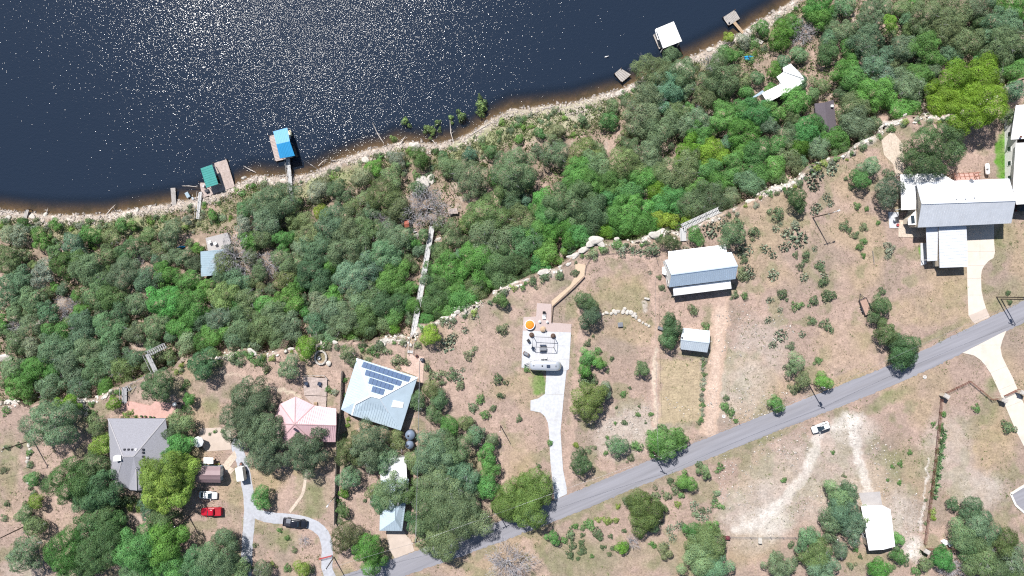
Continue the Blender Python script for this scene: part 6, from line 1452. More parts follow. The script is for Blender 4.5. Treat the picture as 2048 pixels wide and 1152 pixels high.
# wooded slope, traced crown by crown
trees("""1643 37 24 G;1561 70 28 G;1581 50 22 G;1643 12 28 G;1686 15 24 O;1596 110 18 O;1741 32 30 O;1656 107 24 D;1733 82 36 O;1806 15 20 O;1848 32 36 V;1906 28 38 V;1961 15 30 O;2003 50 40 O;2036 15 30 G;1898 65 34 V;1941 82 30 V;2011 88 40 O;1856 100 34 G;1811 95 28 O;
1691 140 28 G;1711 160 30 G;1746 130 26 O;1751 190 34 G;1816 170 32 O;1806 220 26 G;1708 220 36 O;1716 250 34 O;1641 170 18 V;1593 200 28 G;1551 140 18 G;1548 225 26 G;1632 250 20 G;1611 265 28 G;1586 272 26 V;1676 275 26 G;1541 250 20 O;1906 262 16 D;2034 150 28 G;2031 180 20 O;2016 232 15 O;1840 150 26 G;1850 65 24 O;1775 110 22 O;1780 160 24 O;1690 60 22 O;1700 100 20 G;1625 20 18 G;1770 15 18 O;
1286 225 48 V;1319 262 40 V;1224 214 17 V;1214 242 22 G;1114 262 17 S;1079 267 11 G;1039 277 10 G;1164 240 11 O;1109 282 14 V;1444 155 40 V;1414 195 28 V;1481 162 23 V;1514 156 17 O;1459 112 18 G;1449 103 14 G;1486 82 15 S;1459 75 12 Y;1521 57 17 G;1424 125 18 X;1399 240 28 O;1449 235 34 G;1399 272 30 G;1481 225 26 G;1519 225 34 G;1486 270 34 G;1354 220 24 O;1365 255 22 O;1370 180 24 O;1545 180 14 G;1420 165 24 V;
549 405 44 O;534 440 34 O;677 388 28 O;637 383 22 S;649 363 14 S;722 358 22 S;747 335 18 G;792 320 18 S;839 315 20 D;784 355 26 V;774 395 36 V;794 413 30 V;764 443 20 X;942 358 38 V;902 334 24 O;939 310 15 O;887 314 13 O;982 304 14 O;642 428 18 Y;662 448 36 O;697 450 34 V;617 468 30 O;637 500 34 O;737 458 24 O;687 500 36 V;724 488 26 O;787 475 34 O;770 510 34 O;707 550 40 O;627 553 34 D;789 553 30 G;907 470 28 V;982 428 46 V;979 483 48 V;902 540 34 G;952 528 40 G;1003 538 38 D;882 508 20 O;937 448 24 O;572 525 26 O;527 478 24 O;569 483 24 G;519 545 20 O;567 560 22 V;590 440 22 V;705 415 20 V;745 420 18 O;600 500 18 O;660 535 22 G;745 545 22 O;1020 400 26 O;450 530 24 V;440 556 20 O;455 505 14 O;858 600 17 G;828 640 15 V;858 540 17 G;838 500 15 O;876 500 16 O;880 450 14 V;815 610 18 G;
1109 308 30 V;1164 308 32 V;1199 338 36 V;1249 328 38 V;1299 313 32 O;1164 348 34 G;1144 365 26 G;1184 368 34 G;1219 373 30 G;1294 358 32 G;1357 343 42 V;1379 303 30 B;1426 310 34 B;1469 338 30 G;1419 343 28 G;1319 388 28 B;1256 383 28 G;1344 405 34 G;1379 410 32 V;1424 395 36 V;1461 395 20 V;1499 366 26 O;1520 350 22 G;1514 308 30 G;1489 303 20 G;1550 330 26 G;1580 315 24 V;1600 300 22 G;1640 295 24 O;1555 290 22 G;1680 290 20 O;
1144 410 48 D;1099 438 34 G;1086 408 30 G;1184 428 38 D;1256 432 44 G;1236 452 28 G;1049 443 36 V;1046 488 40 V;1076 468 28 G;1129 465 34 G;1160 470 26 G;1099 508 30 G;1039 528 30 D;1082 530 20 G;1214 458 22 B;1330 440 24 Y;1299 450 24 G;1376 432 18 Y;1290 420 22 G;1215 405 26 G;1390 375 24 G;1440 365 24 G;1330 365 22 O;
48 448 13 G;42 470 22 S;110 450 13 G;15 470 16 S;82 482 22 G;148 488 26 O;180 470 22 G;225 470 20 V;242 452 14 G;265 450 12 G;295 472 20 O;342 470 28 O;375 440 12 S;425 430 11 G;85 548 26 S;130 528 30 D;175 538 34 O;150 513 22 O;220 508 24 O;255 505 26 O;250 548 34 O;270 513 16 X;295 558 28 O;362 515 24 O;332 548 26 G;375 562 24 G;393 498 12 G;15 525 30 D;30 560 28 O;42 513 16 V;475 562 26 O;488 450 20 S;498 488 22 G;490 418 20 O;410 580 22 G;440 600 20 O;320 500 18 V;110 500 18 O;200 565 22 D;
15 596 24 O;62 601 26 O;135 618 24 X;190 591 28 O;220 598 28 D;275 608 26 O;325 603 36 G;375 616 38 G;450 593 30 O;437 638 26 O;480 656 28 O;497 633 22 O;495 596 24 O;62 653 24 V;25 655 16 X;112 666 28 G;170 658 36 O;217 663 32 O;270 668 24 O;360 655 24 G;370 688 22 O;402 684 20 G;428 671 24 G;475 680 22 O;112 701 36 O;62 693 20 S;175 706 34 O;225 716 28 O;245 738 26 V;270 714 22 O;190 746 28 O;140 736 30 O;75 738 30 G;25 741 26 O;37 772 28 G;100 774 28 O;160 776 26 O;212 776 20 G;95 625 22 O;160 630 22 G;240 630 24 D;310 650 26 O;400 640 24 O;30 690 22 O;340 710 14 V;30 625 20 O;
577 601 30 G;549 641 36 O;527 656 34 O;582 658 28 O;527 613 24 G;637 613 26 O;667 626 30 O;687 643 34 O;724 641 30 D;727 616 30 V;762 608 28 D;662 598 24 G;707 586 26 O;744 591 24 V;802 611 24 D;789 633 20 G;787 656 12 B;737 661 18 O;872 606 34 D;887 626 32 G;862 626 18 G;924 606 32 G;947 591 26 V;912 588 28 G;630 650 24 O;640 580 24 D;600 565 20 G;770 575 22 G;800 585 18 G;870 570 20 G;960 570 22 D;985 560 20 G;890 575 24 D;510 690 18 O;660 670 18 O;700 668 16 G;765 650 18 V""", SLOPE)
# house lots
trees("""862 671 20 Y;1002 601 15 D;614 696 22 B;697 709 20 V;578 737 22 O;160 821 12 X;140 808 18 B;110 808 12 B;227 808 14 B;195 850 22 V;362 845 26 V;345 866 19 V;377 800 13 G;835 803 18 O;862 778 20 V;877 801 20 O;870 830 18 O;702 902 34 D;737 894 42 O;762 919 30 O;790 880 20 V;697 954 24 O;684 1024 13 D;686 985 11 B;782 984 36 O;762 1004 24 O;748 985 18 O;867 914 48 O;900 894 38 O;874 969 48 O;917 954 38 O;862 1019 46 O;912 1026 48 O;880 1076 44 O;944 1044 36 V;925 990 34 O;832 926 26 O;840 1050 26 D;815 985 24 O;974 906 22 G;982 939 20 G;974 974 26 G;985 880 14 O;950 870 22 O;930 845 16 V;900 855 20 G;522 994 22 G;
140 964 48 D;187 984 46 D;175 939 34 D;200 894 22 Y;195 1022 34 D;360 890 26 G;340 905 22 G;300 1016 24 O;137 1101 44 G;200 1101 48 D;275 1101 48 G;325 1089 44 G;325 1050 32 D;175 1058 34 D;225 1056 32 G;270 1138 36 O;437 1114 44 O;398 1126 40 D;450 1076 20 O;475 1138 28 O;65 959 15 G;72 1004 15 Y;50 1034 20 O;67 1054 22 O;50 1109 34 O;340 1135 36 G;150 1145 34 D;527 1141 20 O;605 1136 17 Y;
1161 926 24 D;1236 894 20 V;1331 888 30 G;1354 880 22 G;1310 888 24 G;1374 964 19 G;1409 944 14 O;1319 1014 15 D;1266 1006 17 D;1299 1047 18 D;1106 1076 14 G;1414 1089 38 O;1399 1114 38 O;1424 1130 36 O;1386 1064 20 G;1424 1059 17 G;1331 1106 15 V;1264 1086 13 X;1244 1096 13 G;
1174 603 20 D;1178 631 22 D;1346 657 22 D;1336 676 21 D;1340 636 11 D;1176 716 17 G;1169 741 15 G;1199 726 13 G;1209 781 16 O;1284 740 15 D;1721 358 19 G;1738 333 20 O;1776 383 29 O;1596 400 22 D;1763 613 21 D;1748 636 13 V;1771 666 24 D;1811 692 26 D;1806 714 26 D;1793 683 18 D;1588 728 22 V;1606 761 17 V;1648 764 17 G;1551 808 16 G;1466 472 26 D;1341 483 20 D;1394 473 18 G;
1686 1019 34 O;1676 994 28 O;1696 979 22 O;1666 1036 28 O;1706 1054 28 O;1727 1037 17 B;1613 1079 24 O;1631 1109 30 O;1681 1099 18 O;1648 1138 34 O;1558 1134 26 O;1761 1141 22 G;1798 1079 13 G;1796 1111 16 G;1851 1129 15 V;1907 1011 12 D;1946 1016 22 D;1961 1044 28 O;1926 1071 28 O;1976 1074 24 O;2011 1089 30 D;2026 1114 28 O;1886 1116 24 G;1961 1119 34 O;1998 1141 24 O;1906 1139 22 X;1940 1100 24 D;2035 1145 22 D;1660 1075 14 O""", LOT)
# younger trees filling the wood where crowns leave room
r_ = np.random.default_rng(77); fill = 0
for _ in range(9000):
    if fill >= 115: break
    x, y = r_.uniform(0, 2048), r_.uniform(0, 820); q = np.array([[x]]); w = np.array([[y]])
    if not (not inside(q, w, RIMF + [(9900, -3000), (9900, 9900), (-9900, 9900), (-9900, 900)])[0, 0] and not inside(q, w, SHOREF + [(6000, -9900), (-9900, -9900), (-9900, 300)])[0, 0]): continue
    if dist_line(q, w, SHORE)[0, 0] < 85 or dist_line(q, w, RIM)[0, 0] < 12: continue
    rr_ = r_.uniform(10, 20)
    if any((x - a) ** 2 + (y - b) ** 2 < (c * .70 + rr_ * .5) ** 2 for a, b, c in TREES): continue
    if any(abs(x - lx) < 36 and abs(y - ly) < 36 for _, lx, ly in LMK if ly < 560 and _ not in ("bare slope clearing", "lakeshore rocks", "dead tree by the boardwalk")): continue
    if dist_line(q, w, [(820, 705), (865, 452)])[0, 0] < 18 or (1060 < x < 1135 and 315 < y < 430): continue
    if (1605 < x < 1650 and 60 < y < 175) or (400 < x < 465 and 440 < y < 560): continue
    tree(x, y, rr_, "OOGVGDVO"[int(r_.integers(8))], group=SLOPE); fill += 1
# ---------------------------------------------------------------- shrubs, cactus, water plants: a few meshes, many plants
def shrub_mesh(seed, R_, H, leaf, cover, nl):
    r = np.random.default_rng(seed); lb = crown_lobes(r, R_, H, .02, nl=nl, lr=.42 * R_, irregular=.7); v, t = leaf_cloud(r, lb, leaf, cover); return np_mesh("shrub_mesh", v, quads(v), 4, LEAF, tone=t)
SH = [shrub_mesh(100 + i, 1.0, .62, .16, 1.0, 6 + i % 5) for i in range(12)]
def spiky_mesh(seed, n, m=LEAF, w=.16, up=.9):
    r = np.random.default_rng(seed); v = []; t = []
    for _ in range(n):
        a = r.uniform(0, 6.28); el = r.uniform(.15, 1.3); L_ = r.uniform(.6, 1.0); d = np.array([math.cos(a) * math.cos(el), math.sin(a) * math.cos(el), math.sin(el) * up]); s = np.array([-math.sin(a), math.cos(a), 0]) * w; o = r.normal(size=3) * .08; o[2] = 0
        v += [o - s * .5, o + d * L_ * .6 + s * .6, o + d * L_ - np.array([0, 0, .1]), o + d * L_ * .6 - s * .6]; t.append(r.uniform(.7, 1.3))
    v = np.array(v); return np_mesh("agave_mesh", v, quads(v), 4, m, tone=np.array(t))
AG = [spiky_mesh(i, 34) for i in range(4)]
def cactus_mesh(seed, n):
    r = np.random.default_rng(seed); v = []; f = []; t = []
    for _ in range(n):
        a = r.uniform(0, 6.28); d = r.uniform(0, 1) ** .6 * .92; c = np.array([d * math.cos(a), d * math.sin(a), r.uniform(.08, .42) * (1.1 - d * .6)]); nrm = r.normal(size=3); nrm[2] *= .6; nrm /= np.linalg.norm(nrm); x = np.cross(nrm, [0, 0, 1.01]); x /= np.linalg.norm(x); y = np.cross(nrm, x); s = r.uniform(.09, .17); q = []
        for k in range(8): th = 6.28318 * k / 8; q.append(c + x * math.cos(th) * s * .8 + y * math.sin(th) * s)
        v += [q[0], q[1], q[2], q[3], q[3], q[4], q[5], q[6], q[6], q[7], q[0], q[3]]; k_ = r.uniform(.6, 1.45); t += [k_] * 3
    v = np.array(v); return np_mesh("cactus_mesh", v, quads(v), 4, PAD, tone=np.array(t))
CA = [cactus_mesh(i, 95) for i in range(5)]
SHRUBQ = []
def plant(x, y, rpx, k, **kw):
    if kw.get("name", "shrub") == "shrub" and kw.get("cat", "shrub") == "shrub": SHRUBQ.append((rpx, x, y, k, kw))
    else: set_plant(x, y, rpx, k, **kw)
def build_shrubs():
    SHRUBQ.sort(key=lambda q: -q[0])
    for rpx, x, y, k, kw in SHRUBQ[:285]: set_plant(x, y, rpx, k, **kw)
    V_, T_ = [], []
    for rpx, x, y, k, kw in SHRUBQ[285:]:
        r = np.random.default_rng(int(x * 37 + y * 101)); m = SH[int(r.integers(len(SH)))]; v = np.empty(len(m.vertices) * 3, np.float32); m.vertices.foreach_get("co", v); v = v.reshape(-1, 3) * (rpx / 8); a = r.uniform(0, 6.28)
        v = np.stack([v[:, 0] * math.cos(a) - v[:, 1] * math.sin(a), v[:, 0] * math.sin(a) + v[:, 1] * math.cos(a), v[:, 2]], 1) + np.array(W(x, y, gz(x, y))); t = np.empty(len(m.polygons) * 4, np.float32); m.attributes["tone"].data.foreach_get("color", t); V_.append(v); T_.append(t.reshape(-1, 4)[:, :3] * np.array(PAL[k]))
    v = np.concatenate(V_); o = link(bpy.data.objects.new("low_brush", np_mesh("low_brush", v, quads(v), 4, LEAF, tone=np.concatenate(T_)))); o.color = (1, 1, 1, 1); tag(o, "small low brush dotted over lots and bank", None, None, "stuff")
def set_plant(x, y, rpx, k, name="shrub", noun=None, cat="shrub", group="shrubs on the dry lots", label=None, meshes=None, colr=None, hz=1.0):
    r = np.random.default_rng(int(x * 37 + y * 101)); ms = meshes or SH; o = bpy.data.objects.new(name, ms[int(r.integers(len(ms)))]); link(o)
    s = rpx / 8; p = W(x, y, gz(x, y)); p.z = gz(x, y) - .04; o.location = p; o.scale = (s * r.uniform(.9, 1.12), s * r.uniform(.9, 1.12), s * r.uniform(.8, 1.05) * hz); o.rotation_euler = (0, 0, r.uniform(0, 6.28))
    c = colr or PAL[k]; c = tuple(q * .78 + sum(c) / 3 * .22 * m_ for q, m_ in zip(c, (1.05, 1.1, .85))); j = 1.18 + r.normal() * .18; o.color = (c[0] * j, c[1] * j, c[2] * j, 1); tag(o, label, cat, group)
    if not label: auto_label(o, x, y, rpx, noun or {"O": "grey-green shrub", "D": "dark green shrub", "G": "fresh green shrub", "Y": "yellow-green shrub", "V": "olive shrub", "S": "silvery shrub", "B": "bright green shrub"}[k], "shrub")
    return o
def plants(s, **kw):
    for q in s.replace("\n", " ").split(";"):
        q = q.split()
        if len(q) >= 4: plant(float(q[0]), float(q[1]), float(q[2]), q[3], **kw)
plants("""1776 350 14 O;1701 375 7 D;1691 358 6 D;1576 388 13 D;1553 428 16 D;1713 413 9 G;1733 418 6 G;1686 453 11 D;1697 460 9 D;1726 453 9 V;1708 470 9 D;1728 483 8 G;1718 495 9 G;1726 510 6 G;1756 445 6 G;1777 500 15 S;1591 510 8 D;1611 510 11 D;1601 530 11 D;1638 535 11 D;1643 565 13 D;1588 448 10 S;1563 588 14 D;1593 611 12 G;1626 601 12 D;1656 591 13 D;1623 641 12 D;1653 651 13 D;1581 693 10 O;1588 781 11 V;1633 721 9 G;1763 583 9 D;1951 816 11 G;2011 853 17 D;1886 828 7 G;1881 853 8 G;1866 848 6 G;1761 640 12 V;
1476 450 15 D;1506 465 13 D;1306 500 17 O;1244 500 13 S;1236 490 11 G;1184 508 15 V;1210 500 10 V;1150 545 9 D;1120 552 10 D;1090 556 12 D;1066 566 10 D;1488 520 9 D;1484 550 12 V;1488 590 10 G;1470 590 9 D;1318 555 6 V;1323 575 8 D;1386 622 13 V;1410 654 11 G;1449 813 10 G;1461 824 11 G;1471 842 6 G;1453 795 8 D;1039 836 8 D;1100 886 7 G;1078 932 6 D;1053 740 7 G;1176 686 8 D;1187 672 4 D;1196 701 9 G;1224 716 6 D;1215 742 5 D;1171 761 14 D;1186 760 12 D;1165 720 8 D;1246 787 8 G;1232 815 4 D;1259 775 4 D;1249 845 6 D;1276 829 5 G;1302 828 5 G;1230 846 5 G;1278 812 4 D;1291 845 4 D;1324 858 13 G;1300 866 10 G;1215 875 5 G;1190 895 5 V;1176 900 9 V;1212 905 6 G;1261 915 10 V;1270 890 14 G;1152 890 6 Y;
1436 1009 11 G;1439 936 9 G;1434 985 8 O;1428 1000 7 O;1400 930 9 D;1362 990 9 G;1309 989 13 V;1334 991 12 V;1354 1008 8 Y;1350 975 12 V;1141 1069 12 D;1144 1090 11 D;1140 1108 9 D;1164 1101 9 D;1156 1116 5 D;1179 1049 11 G;1196 1066 12 D;1200 1076 8 D;1214 1041 9 Y;1231 1039 8 Y;1197 1038 8 Y;1221 1071 6 D;1165 1055 8 G;1150 1052 7 G;1128 1080 9 G;1161 1085 7 D;1165 1070 6 D;1204 1093 6 D;1211 1093 4 D;1225 1096 6 D;1249 1061 6 D;1302 1086 7 G;1309 1092 5 G;1280 1072 6 G;1184 1112 5 G;1218 1108 6 V;1236 1012 7 Y;1340 960 8 D;1392 1028 9 O;1404 1020 8 D;
1003 658 14 V;940 706 14 V;902 751 13 D;997 758 15 D;1000 790 9 D;986 815 8 D;960 800 12 G;945 815 11 O;940 840 10 D;970 830 12 G;920 770 10 V;872 750 14 V;885 765 10 D;855 735 10 D;835 690 10 V;810 722 10 V;794 721 14 V;770 700 12 V;747 703 12 G;760 690 12 O;728 690 12 D;712 680 10 O;672 683 15 V;650 690 12 G;735 720 8 V;690 760 7 G;692 790 6 D;700 775 6 B;656 778 8 G;670 783 9 S;697 838 6 Y;696 850 6 B;688 870 8 O;730 1000 5 D;684 1009 9 D;675 1000 7 G;680 1040 9 V;
15 1007 7 D;11 1036 8 D;18 895 7 O;40 890 7 D;8 940 8 V;60 905 7 G;62 930 8 D;70 985 9 D;58 1010 10 G;62 975 7 D;250 1001 15 D;262 1012 11 Y;240 1015 13 D;283 1012 10 B;268 998 10 D;256 830 9 B;265 826 8 B;274 834 6 Y;246 834 6 V;560 1060 7 G;575 1075 7 G;590 1100 7 V;545 1128 9 Y;575 1135 9 G;625 1140 8 V;510 1090 6 V;490 1148 8 O;500 1130 7 D;
30 800 13 G;14 820 11 G;62 806 15 G;85 815 12 D;170 820 11 G;178 838 10 V;190 826 8 G;440 728 8 V;465 715 14 V;480 725 12 O;500 712 12 G;520 722 13 G;535 735 10 V;372 770 10 G;378 822 11 D;370 815 8 G;390 860 6 D;430 863 5 G;445 862 5 G;420 868 4 D;
1710 1098 7 G;1720 1112 6 D;1850 1105 8 V;1810 1120 10 D;1830 1140 12 G;1700 1130 10 V;1740 1132 9 D;1780 1135 10 G;1850 1046 5 V;1862 1025 8 Y;1866 1036 7 Y;1850 1000 4 V;1665 905 5 G;1567 960 6 G;1800 927 7 G;1783 932 5 G;1818 905 6 G;1798 965 5 G;1775 960 4 G;1688 951 5 V;1590 1120 12 O;1545 1110 12 O;1580 1090 8 D;2015 585 6 D;2018 605 6 D""")
plants("""1631 345 20 O;1663 338 15 O;1653 395 10 O;1661 407 9 O;1631 418 14 O;1626 372 14 V;1596 475 22 O;1575 468 14 O;1568 495 13 O;1546 550 14 O;1551 458 9 O;1560 447 7 O;1608 555 11 O;1640 530 11 O;1648 552 9 O;1629 497 7 O;1561 671 15 O;1604 668 9 O;1421 460 20 O;1445 455 12 O;1490 500 16 O;1480 507 12 O;1495 540 14 O;1500 550 12 O;1530 498 12 O;1545 510 10 O;1450 445 10 O;1370 500 9 V;1380 505 9 V;920 625 16 O;935 618 13 O;950 632 10 O;900 650 10 O;895 690 16 O;905 676 12 O;930 660 9 O;915 757 12 O;910 745 9 O;925 740 7 O;1388 1012 11 O;1400 1030 12 O;1412 1036 10 O;1360 1050 12 O;1340 1058 10 O;1320 1045 8 O;1345 1075 10 O;1330 1090 10 O;1418 1020 9 O;1300 545 6 O;1560 620 8 O;1540 600 9 O;1536 640 9 O;1545 690 10 O;1570 735 8 O;1265 500 12 O;1280 505 9 O""", name="prickly_pear", noun="prickly pear patch", cat="cactus", group="prickly pear patches", meshes=CA, colr=(.155, .20, .135))
plants("""813 247 12 B;855 261 11 B;866 265 8 B;877 250 9 B;880 262 6 B;903 240 8 B;905 249 5 B;924 238 14 B;964 216 15 B;963 225 12 B;788 279 8 V;960 200 8 V;862 278 5 V;545 432 5 V""", name="water_willow", noun="water willow", cat="water plant", group="willows standing in the shallow water", colr=(.19, .30, .085), hz=1.5)
for o in bpy.data.objects:
    if o.name.startswith("water_willow"): o.location.z = LAKE - .05
plants("""1405 717 5 S;1407 728 6 G;1405 738 5 S;1408 748 6 G;1406 758 5 S;1405 768 6 S;1406 779 5 G;1404 789 5 S;1403 799 5 S;1404 809 6 G;1403 819 5 S;1405 829 5 S;1402 839 6 G;1412 722 4 S;1398 845 6 V""", noun="garden row plant", cat="garden plant", group="stone edged garden row")
AGX = [(1883 - 0.162 * (y - 860) + (4 if i % 2 else 0), y) for i, y in enumerate(range(862, 1002, 10))]
for i, (x, y) in enumerate(AGX): plant(x + 2, y, 12, "D", name="agave", cat="agave", group="agave row along the pipe fence", meshes=AG, label=f"dark spiky agave in the row by the pipe fence, {['topmost','second from top','third from top','fourth from top','fifth from top','sixth from top','seventh from top','seventh from bottom','sixth from bottom','fifth from bottom','fourth from bottom','third from bottom','second from bottom','lowest'][i]}", colr=(.10, .19, .075))
for x, y, lb in ((1387, 618, "spiky pale yucca below the white gabled house"), (664, 783, "spiky pale yucca among white stones by the plank deck"), (835, 655, "spiky yucca at the cliff rim left of the boardwalk"), (860, 652, "spiky pale yucca at the cliff rim right of the boardwalk"), (885, 640, "second spiky yucca on the cliff rim right of the boardwalk"), (498, 712, "pale yucca on the rim left of the dark brown stairs"), (534, 742, "yellowish yucca left of the dark brown stairs")): plant(x, y, 9, "S", name="yucca", cat="yucca", group="yuccas", meshes=AG, label=lb, colr=(.2, .24, .11))
r_ = np.random.default_rng(19); nb = 0
for x, y in dense(RIM[4:-4], 13):
    if not (0 < x < 2000) or r_.random() < .15: continue
    x += r_.normal() * 4; y += r_.uniform(2, 14); q = np.array([[x]]); w = np.array([[y]])
    if all_mask(q, w)[0, 0] or dist_line(q, w, [(1367, 482), (1367, 457), (1440, 424)])[0, 0] < 14 or dist_line(q, w, [(248, 806), (248, 775), (310, 749)])[0, 0] < 9 or dist_line(q, w, [(820, 706), (830, 650)])[0, 0] < 11 or dist_line(q, w, [(553, 724), (573, 680)])[0, 0] < 9: continue
    plant(x, y, r_.uniform(4, 9.5), "OGVSDGOY"[int(r_.integers(8))], group="brush along the cliff rim")
# shore and slope brush as individual bushes
r_ = np.random.default_rng(9); nb = 0
for _ in range(9000):
    if nb >= 130: break
    x = r_.uniform(0, 1600); i = np.interp(x, [p[0] for p in SHORE], [p[1] for p in SHORE]); y = i + r_.uniform(10, 70)
    q = np.array([[x]]); w = np.array([[y]])
    if dist_line(q, w, SHORE)[0, 0] < 9 or dist_line(q, w, [(400, 384), (395, 438)])[0, 0] < 9 or dist_line(q, w, [(575, 318), (584, 402)])[0, 0] < 10 or inside(q, w, POLY["patio_forest"])[0, 0]: continue
    s_ = r_.uniform(4.5, 12)
    if any((x - a) ** 2 + (y - b) ** 2 < (c * .8 + s_ * .5) ** 2 for a, b, c in TREES): continue
    TREES.append((x, y, s_ * .6)); nb += 1
    plant(x, y, s_, "GOSVGOBV"[int(r_.integers(8))], group="brush along the lake bank")
build_shrubs()
finish_labels()

# ---------------------------------------------------------------- stones, driftwood
for k, (x, y, r0) in enumerate(((1198, 628, .55), (1206, 628.5, .4), (1213, 626, .5), (1222, 627, .45), (1229, 624.5, .7), (1235, 623, .6), (1246, 624, .6), (1250, 618, .55), (1255, 624.5, .6), (1262, 625.5, .7), (1268, 629.5, .65), (1272, 634.5, .55), (1279, 641, .45), (1286, 645, .4), (1292, 648.5, .4), (1298, 652, .4))):
    boulder("edging_stone", f"white edging stone in the garden arc, {['first', 'second', 'third', 'fourth', 'fifth', 'sixth', 'seventh', 'eighth', 'ninth', 'tenth', 'eleventh', 'twelfth', 'thirteenth', 'fourteenth', 'fifteenth', 'last'][k]} from the dark shrub on its left", "stone", x, y, r0 * .9, "white stone arc", k, 1.3, k * 1.3)
r_ = np.random.default_rng(21)
dl = dense(RIM[4:-4], 17)[:]; nbd = 0
def rim_dir(x, y):
    i = min(range(len(RIM) - 1), key=lambda k: (RIM[k][0] + RIM[k + 1][0] - 2 * x) ** 2 + (RIM[k][1] + RIM[k + 1][1] - 2 * y) ** 2); return math.atan2(-(RIM[i + 1][1] - RIM[i][1]), RIM[i + 1][0] - RIM[i][0]) + r_.normal() * .3
for i, (x, y) in enumerate(dl):
    if not (0 < x < 1900) or r_.random() < (.85 if x < 700 else .62) or 1350 < x < 1450: continue
    lm = min(LMK, key=lambda l: (l[1] - x) ** 2 + (l[2] - y) ** 2); nbd += 1
    o = boulder("limestone_block", None, "boulder", x + r_.normal() * 3, y + r_.normal() * 3, r_.uniform(.25, .7), "white limestone blocks along the cliff rim", i, r_.uniform(1.2, 2.6), rim_dir(x, y), .35, z=-.15)
    PENDING.append((o, "pale", "limestone block on the cliff rim", "near", lm[0], math.hypot(lm[1] - x, lm[2] - y)))
for x, y, s_ in ((1189, 480, 2.4), (1182, 486, 1.9), (1200, 486, 1.6), (1168, 500, 1.6), (1150, 512, 1.5), (1308, 470, 1.8), (1320, 465, 1.6), (1086, 545, 1.7), (1500, 404, 1.6), (8, 715, 2.4), (28, 683, 1.8), (62, 680, 1.7), (24, 808, 2.2), (900, 622, 1.6), (880, 634, 1.5), (800, 672, 1.7), (768, 682, 1.5), (504, 704, 1.6), (80, 645, 1.4), (268, 650, 1.3), (595, 580, 1.6), (875, 480, 1.2), (830, 475, 1.6)):
    lm = min(LMK, key=lambda l: (l[1] - x) ** 2 + (l[2] - y) ** 2)
    o = boulder("limestone_block", None, "boulder", x, y, s_ * .5, "white limestone blocks along the cliff rim", int(x), 1.9, rim_dir(x, y), .3); PENDING.append((o, "big white", "limestone block", "near", lm[0], math.hypot(lm[1] - x, lm[2] - y)))
for x, y, s_ in ((830, 294, 1.6), (823, 290, 1.2), (732, 320, 1.3), (1243, 184, 1.3), (1236, 187, 1.0), (487, 357, .7), (490, 355, .6), (275, 420, .9), (300, 414, .7), (16, 436, 1.0), (92, 430, .9), (66, 433, 1.0), (1420, 100, 1.0), (1498, 62, 1.0), (850, 365, 1.9), (862, 360, 1.7), (840, 360, 1.5), (60, 905, .6), (57, 915, .6), (55, 922, .6), (58, 890, .6), (61, 898, .6), (57, 932, .5), (56, 965, .5)):
    lm = min(LMK, key=lambda l: (l[1] - x) ** 2 + (l[2] - y) ** 2)
    o = boulder("rock", None, "rock", x, y, s_ * .75, "loose pale rocks", int(x), 1.3, x, .3); PENDING.append((o, "pale", "rock", "near", lm[0], math.hypot(lm[1] - x, lm[2] - y)))
DRIFT = mat("driftwood", (.50, .455, .42), .9, nscale=5, namt=.2)
for k, (x0, y0, x1, y1) in enumerate(((0, 421, 40, 431), (213, 429, 231, 409), (487, 332, 512, 345), (661, 320, 680, 318), (637, 332, 652, 318), (745, 245, 768, 287), (800, 289, 811, 272), (859, 276, 872, 288), (900, 240, 908, 287), (940, 271, 988, 243), (1085, 217, 1110, 213), (1169, 196, 1171, 206), (1170, 198, 1186, 210), (1208, 187, 1222, 192), (90, 428, 96, 418), (560, 352, 574, 349), (365, 372, 395, 374), (1500, 85, 1522, 74), (1098, 214, 1103, 208), (1436, 112, 1440, 130))):
    a, b = W(x0, y0, max(gz(x0, y0), LAKE) + .12), W(x1, y1, max(gz(x1, y1), LAKE) + .18); mb = MB(); r = np.random.default_rng(k); m_ = a.lerp(b, .5) + Vector((r.normal() * .2, r.normal() * .2, .05)); mb.tube([a, m_, b], [.13, .11, .05], 7)
    for _ in range(3): p = a.lerp(b, r.uniform(.3, .9)); d = Vector((r.normal(), r.normal(), .3)).normalized() * r.uniform(.5, 1.3); mb.tube([p, p + d], [.05, .015], 5)
    o = tag(mb.build("driftwood_log", DRIFT), None, "driftwood", "driftwood along the shore"); lm = min(LMK, key=lambda l: (l[1] - x0) ** 2 + (l[2] - y0) ** 2); PENDING.append((o, "pale", "driftwood branch", "near", lm[0], math.hypot(lm[1] - x0, lm[2] - y0)))
finish_labels()

# ---------------------------------------------------------------- uncountable small things: stuff
def scatter(n, ok, seed, x0=-20, x1=2070, y0=-20, y1=1172):
    r = np.random.default_rng(seed); x = r.uniform(x0, x1, n); y = r.uniform(y0, y1, n); k = ok(x, y); return x[k], y[k], r
def gz_v(x, y):
    i = np.clip((x - fx[0]) / 2, 0, len(fx) - 2).astype(int); j = np.clip((y - fy[0]) / 2, 0, len(fy) - 2).astype(int); a = np.clip((x - fx[0]) / 2 - i, 0, 1); b = np.clip((y - fy[0]) / 2 - j, 0, 1)
    q = Z[fj0:fj0 + len(fy), fi0:fi0 + len(fx)]; return (q[j, i] * (1 - a) + q[j, i + 1] * a) * (1 - b) + (q[j + 1, i] * (1 - a) + q[j + 1, i + 1] * a) * b
def w_v(x, y): z = gz_v(x, y); k = (CAMH - z) / CAMH / 8; return np.stack([(x - 1024) * k, (576 - y) * k, z], 1)
def in_plat(x, y): return inside(x, y, RIMF + [(9900, -3000), (9900, 9900), (-9900, 9900), (-9900, 900)])
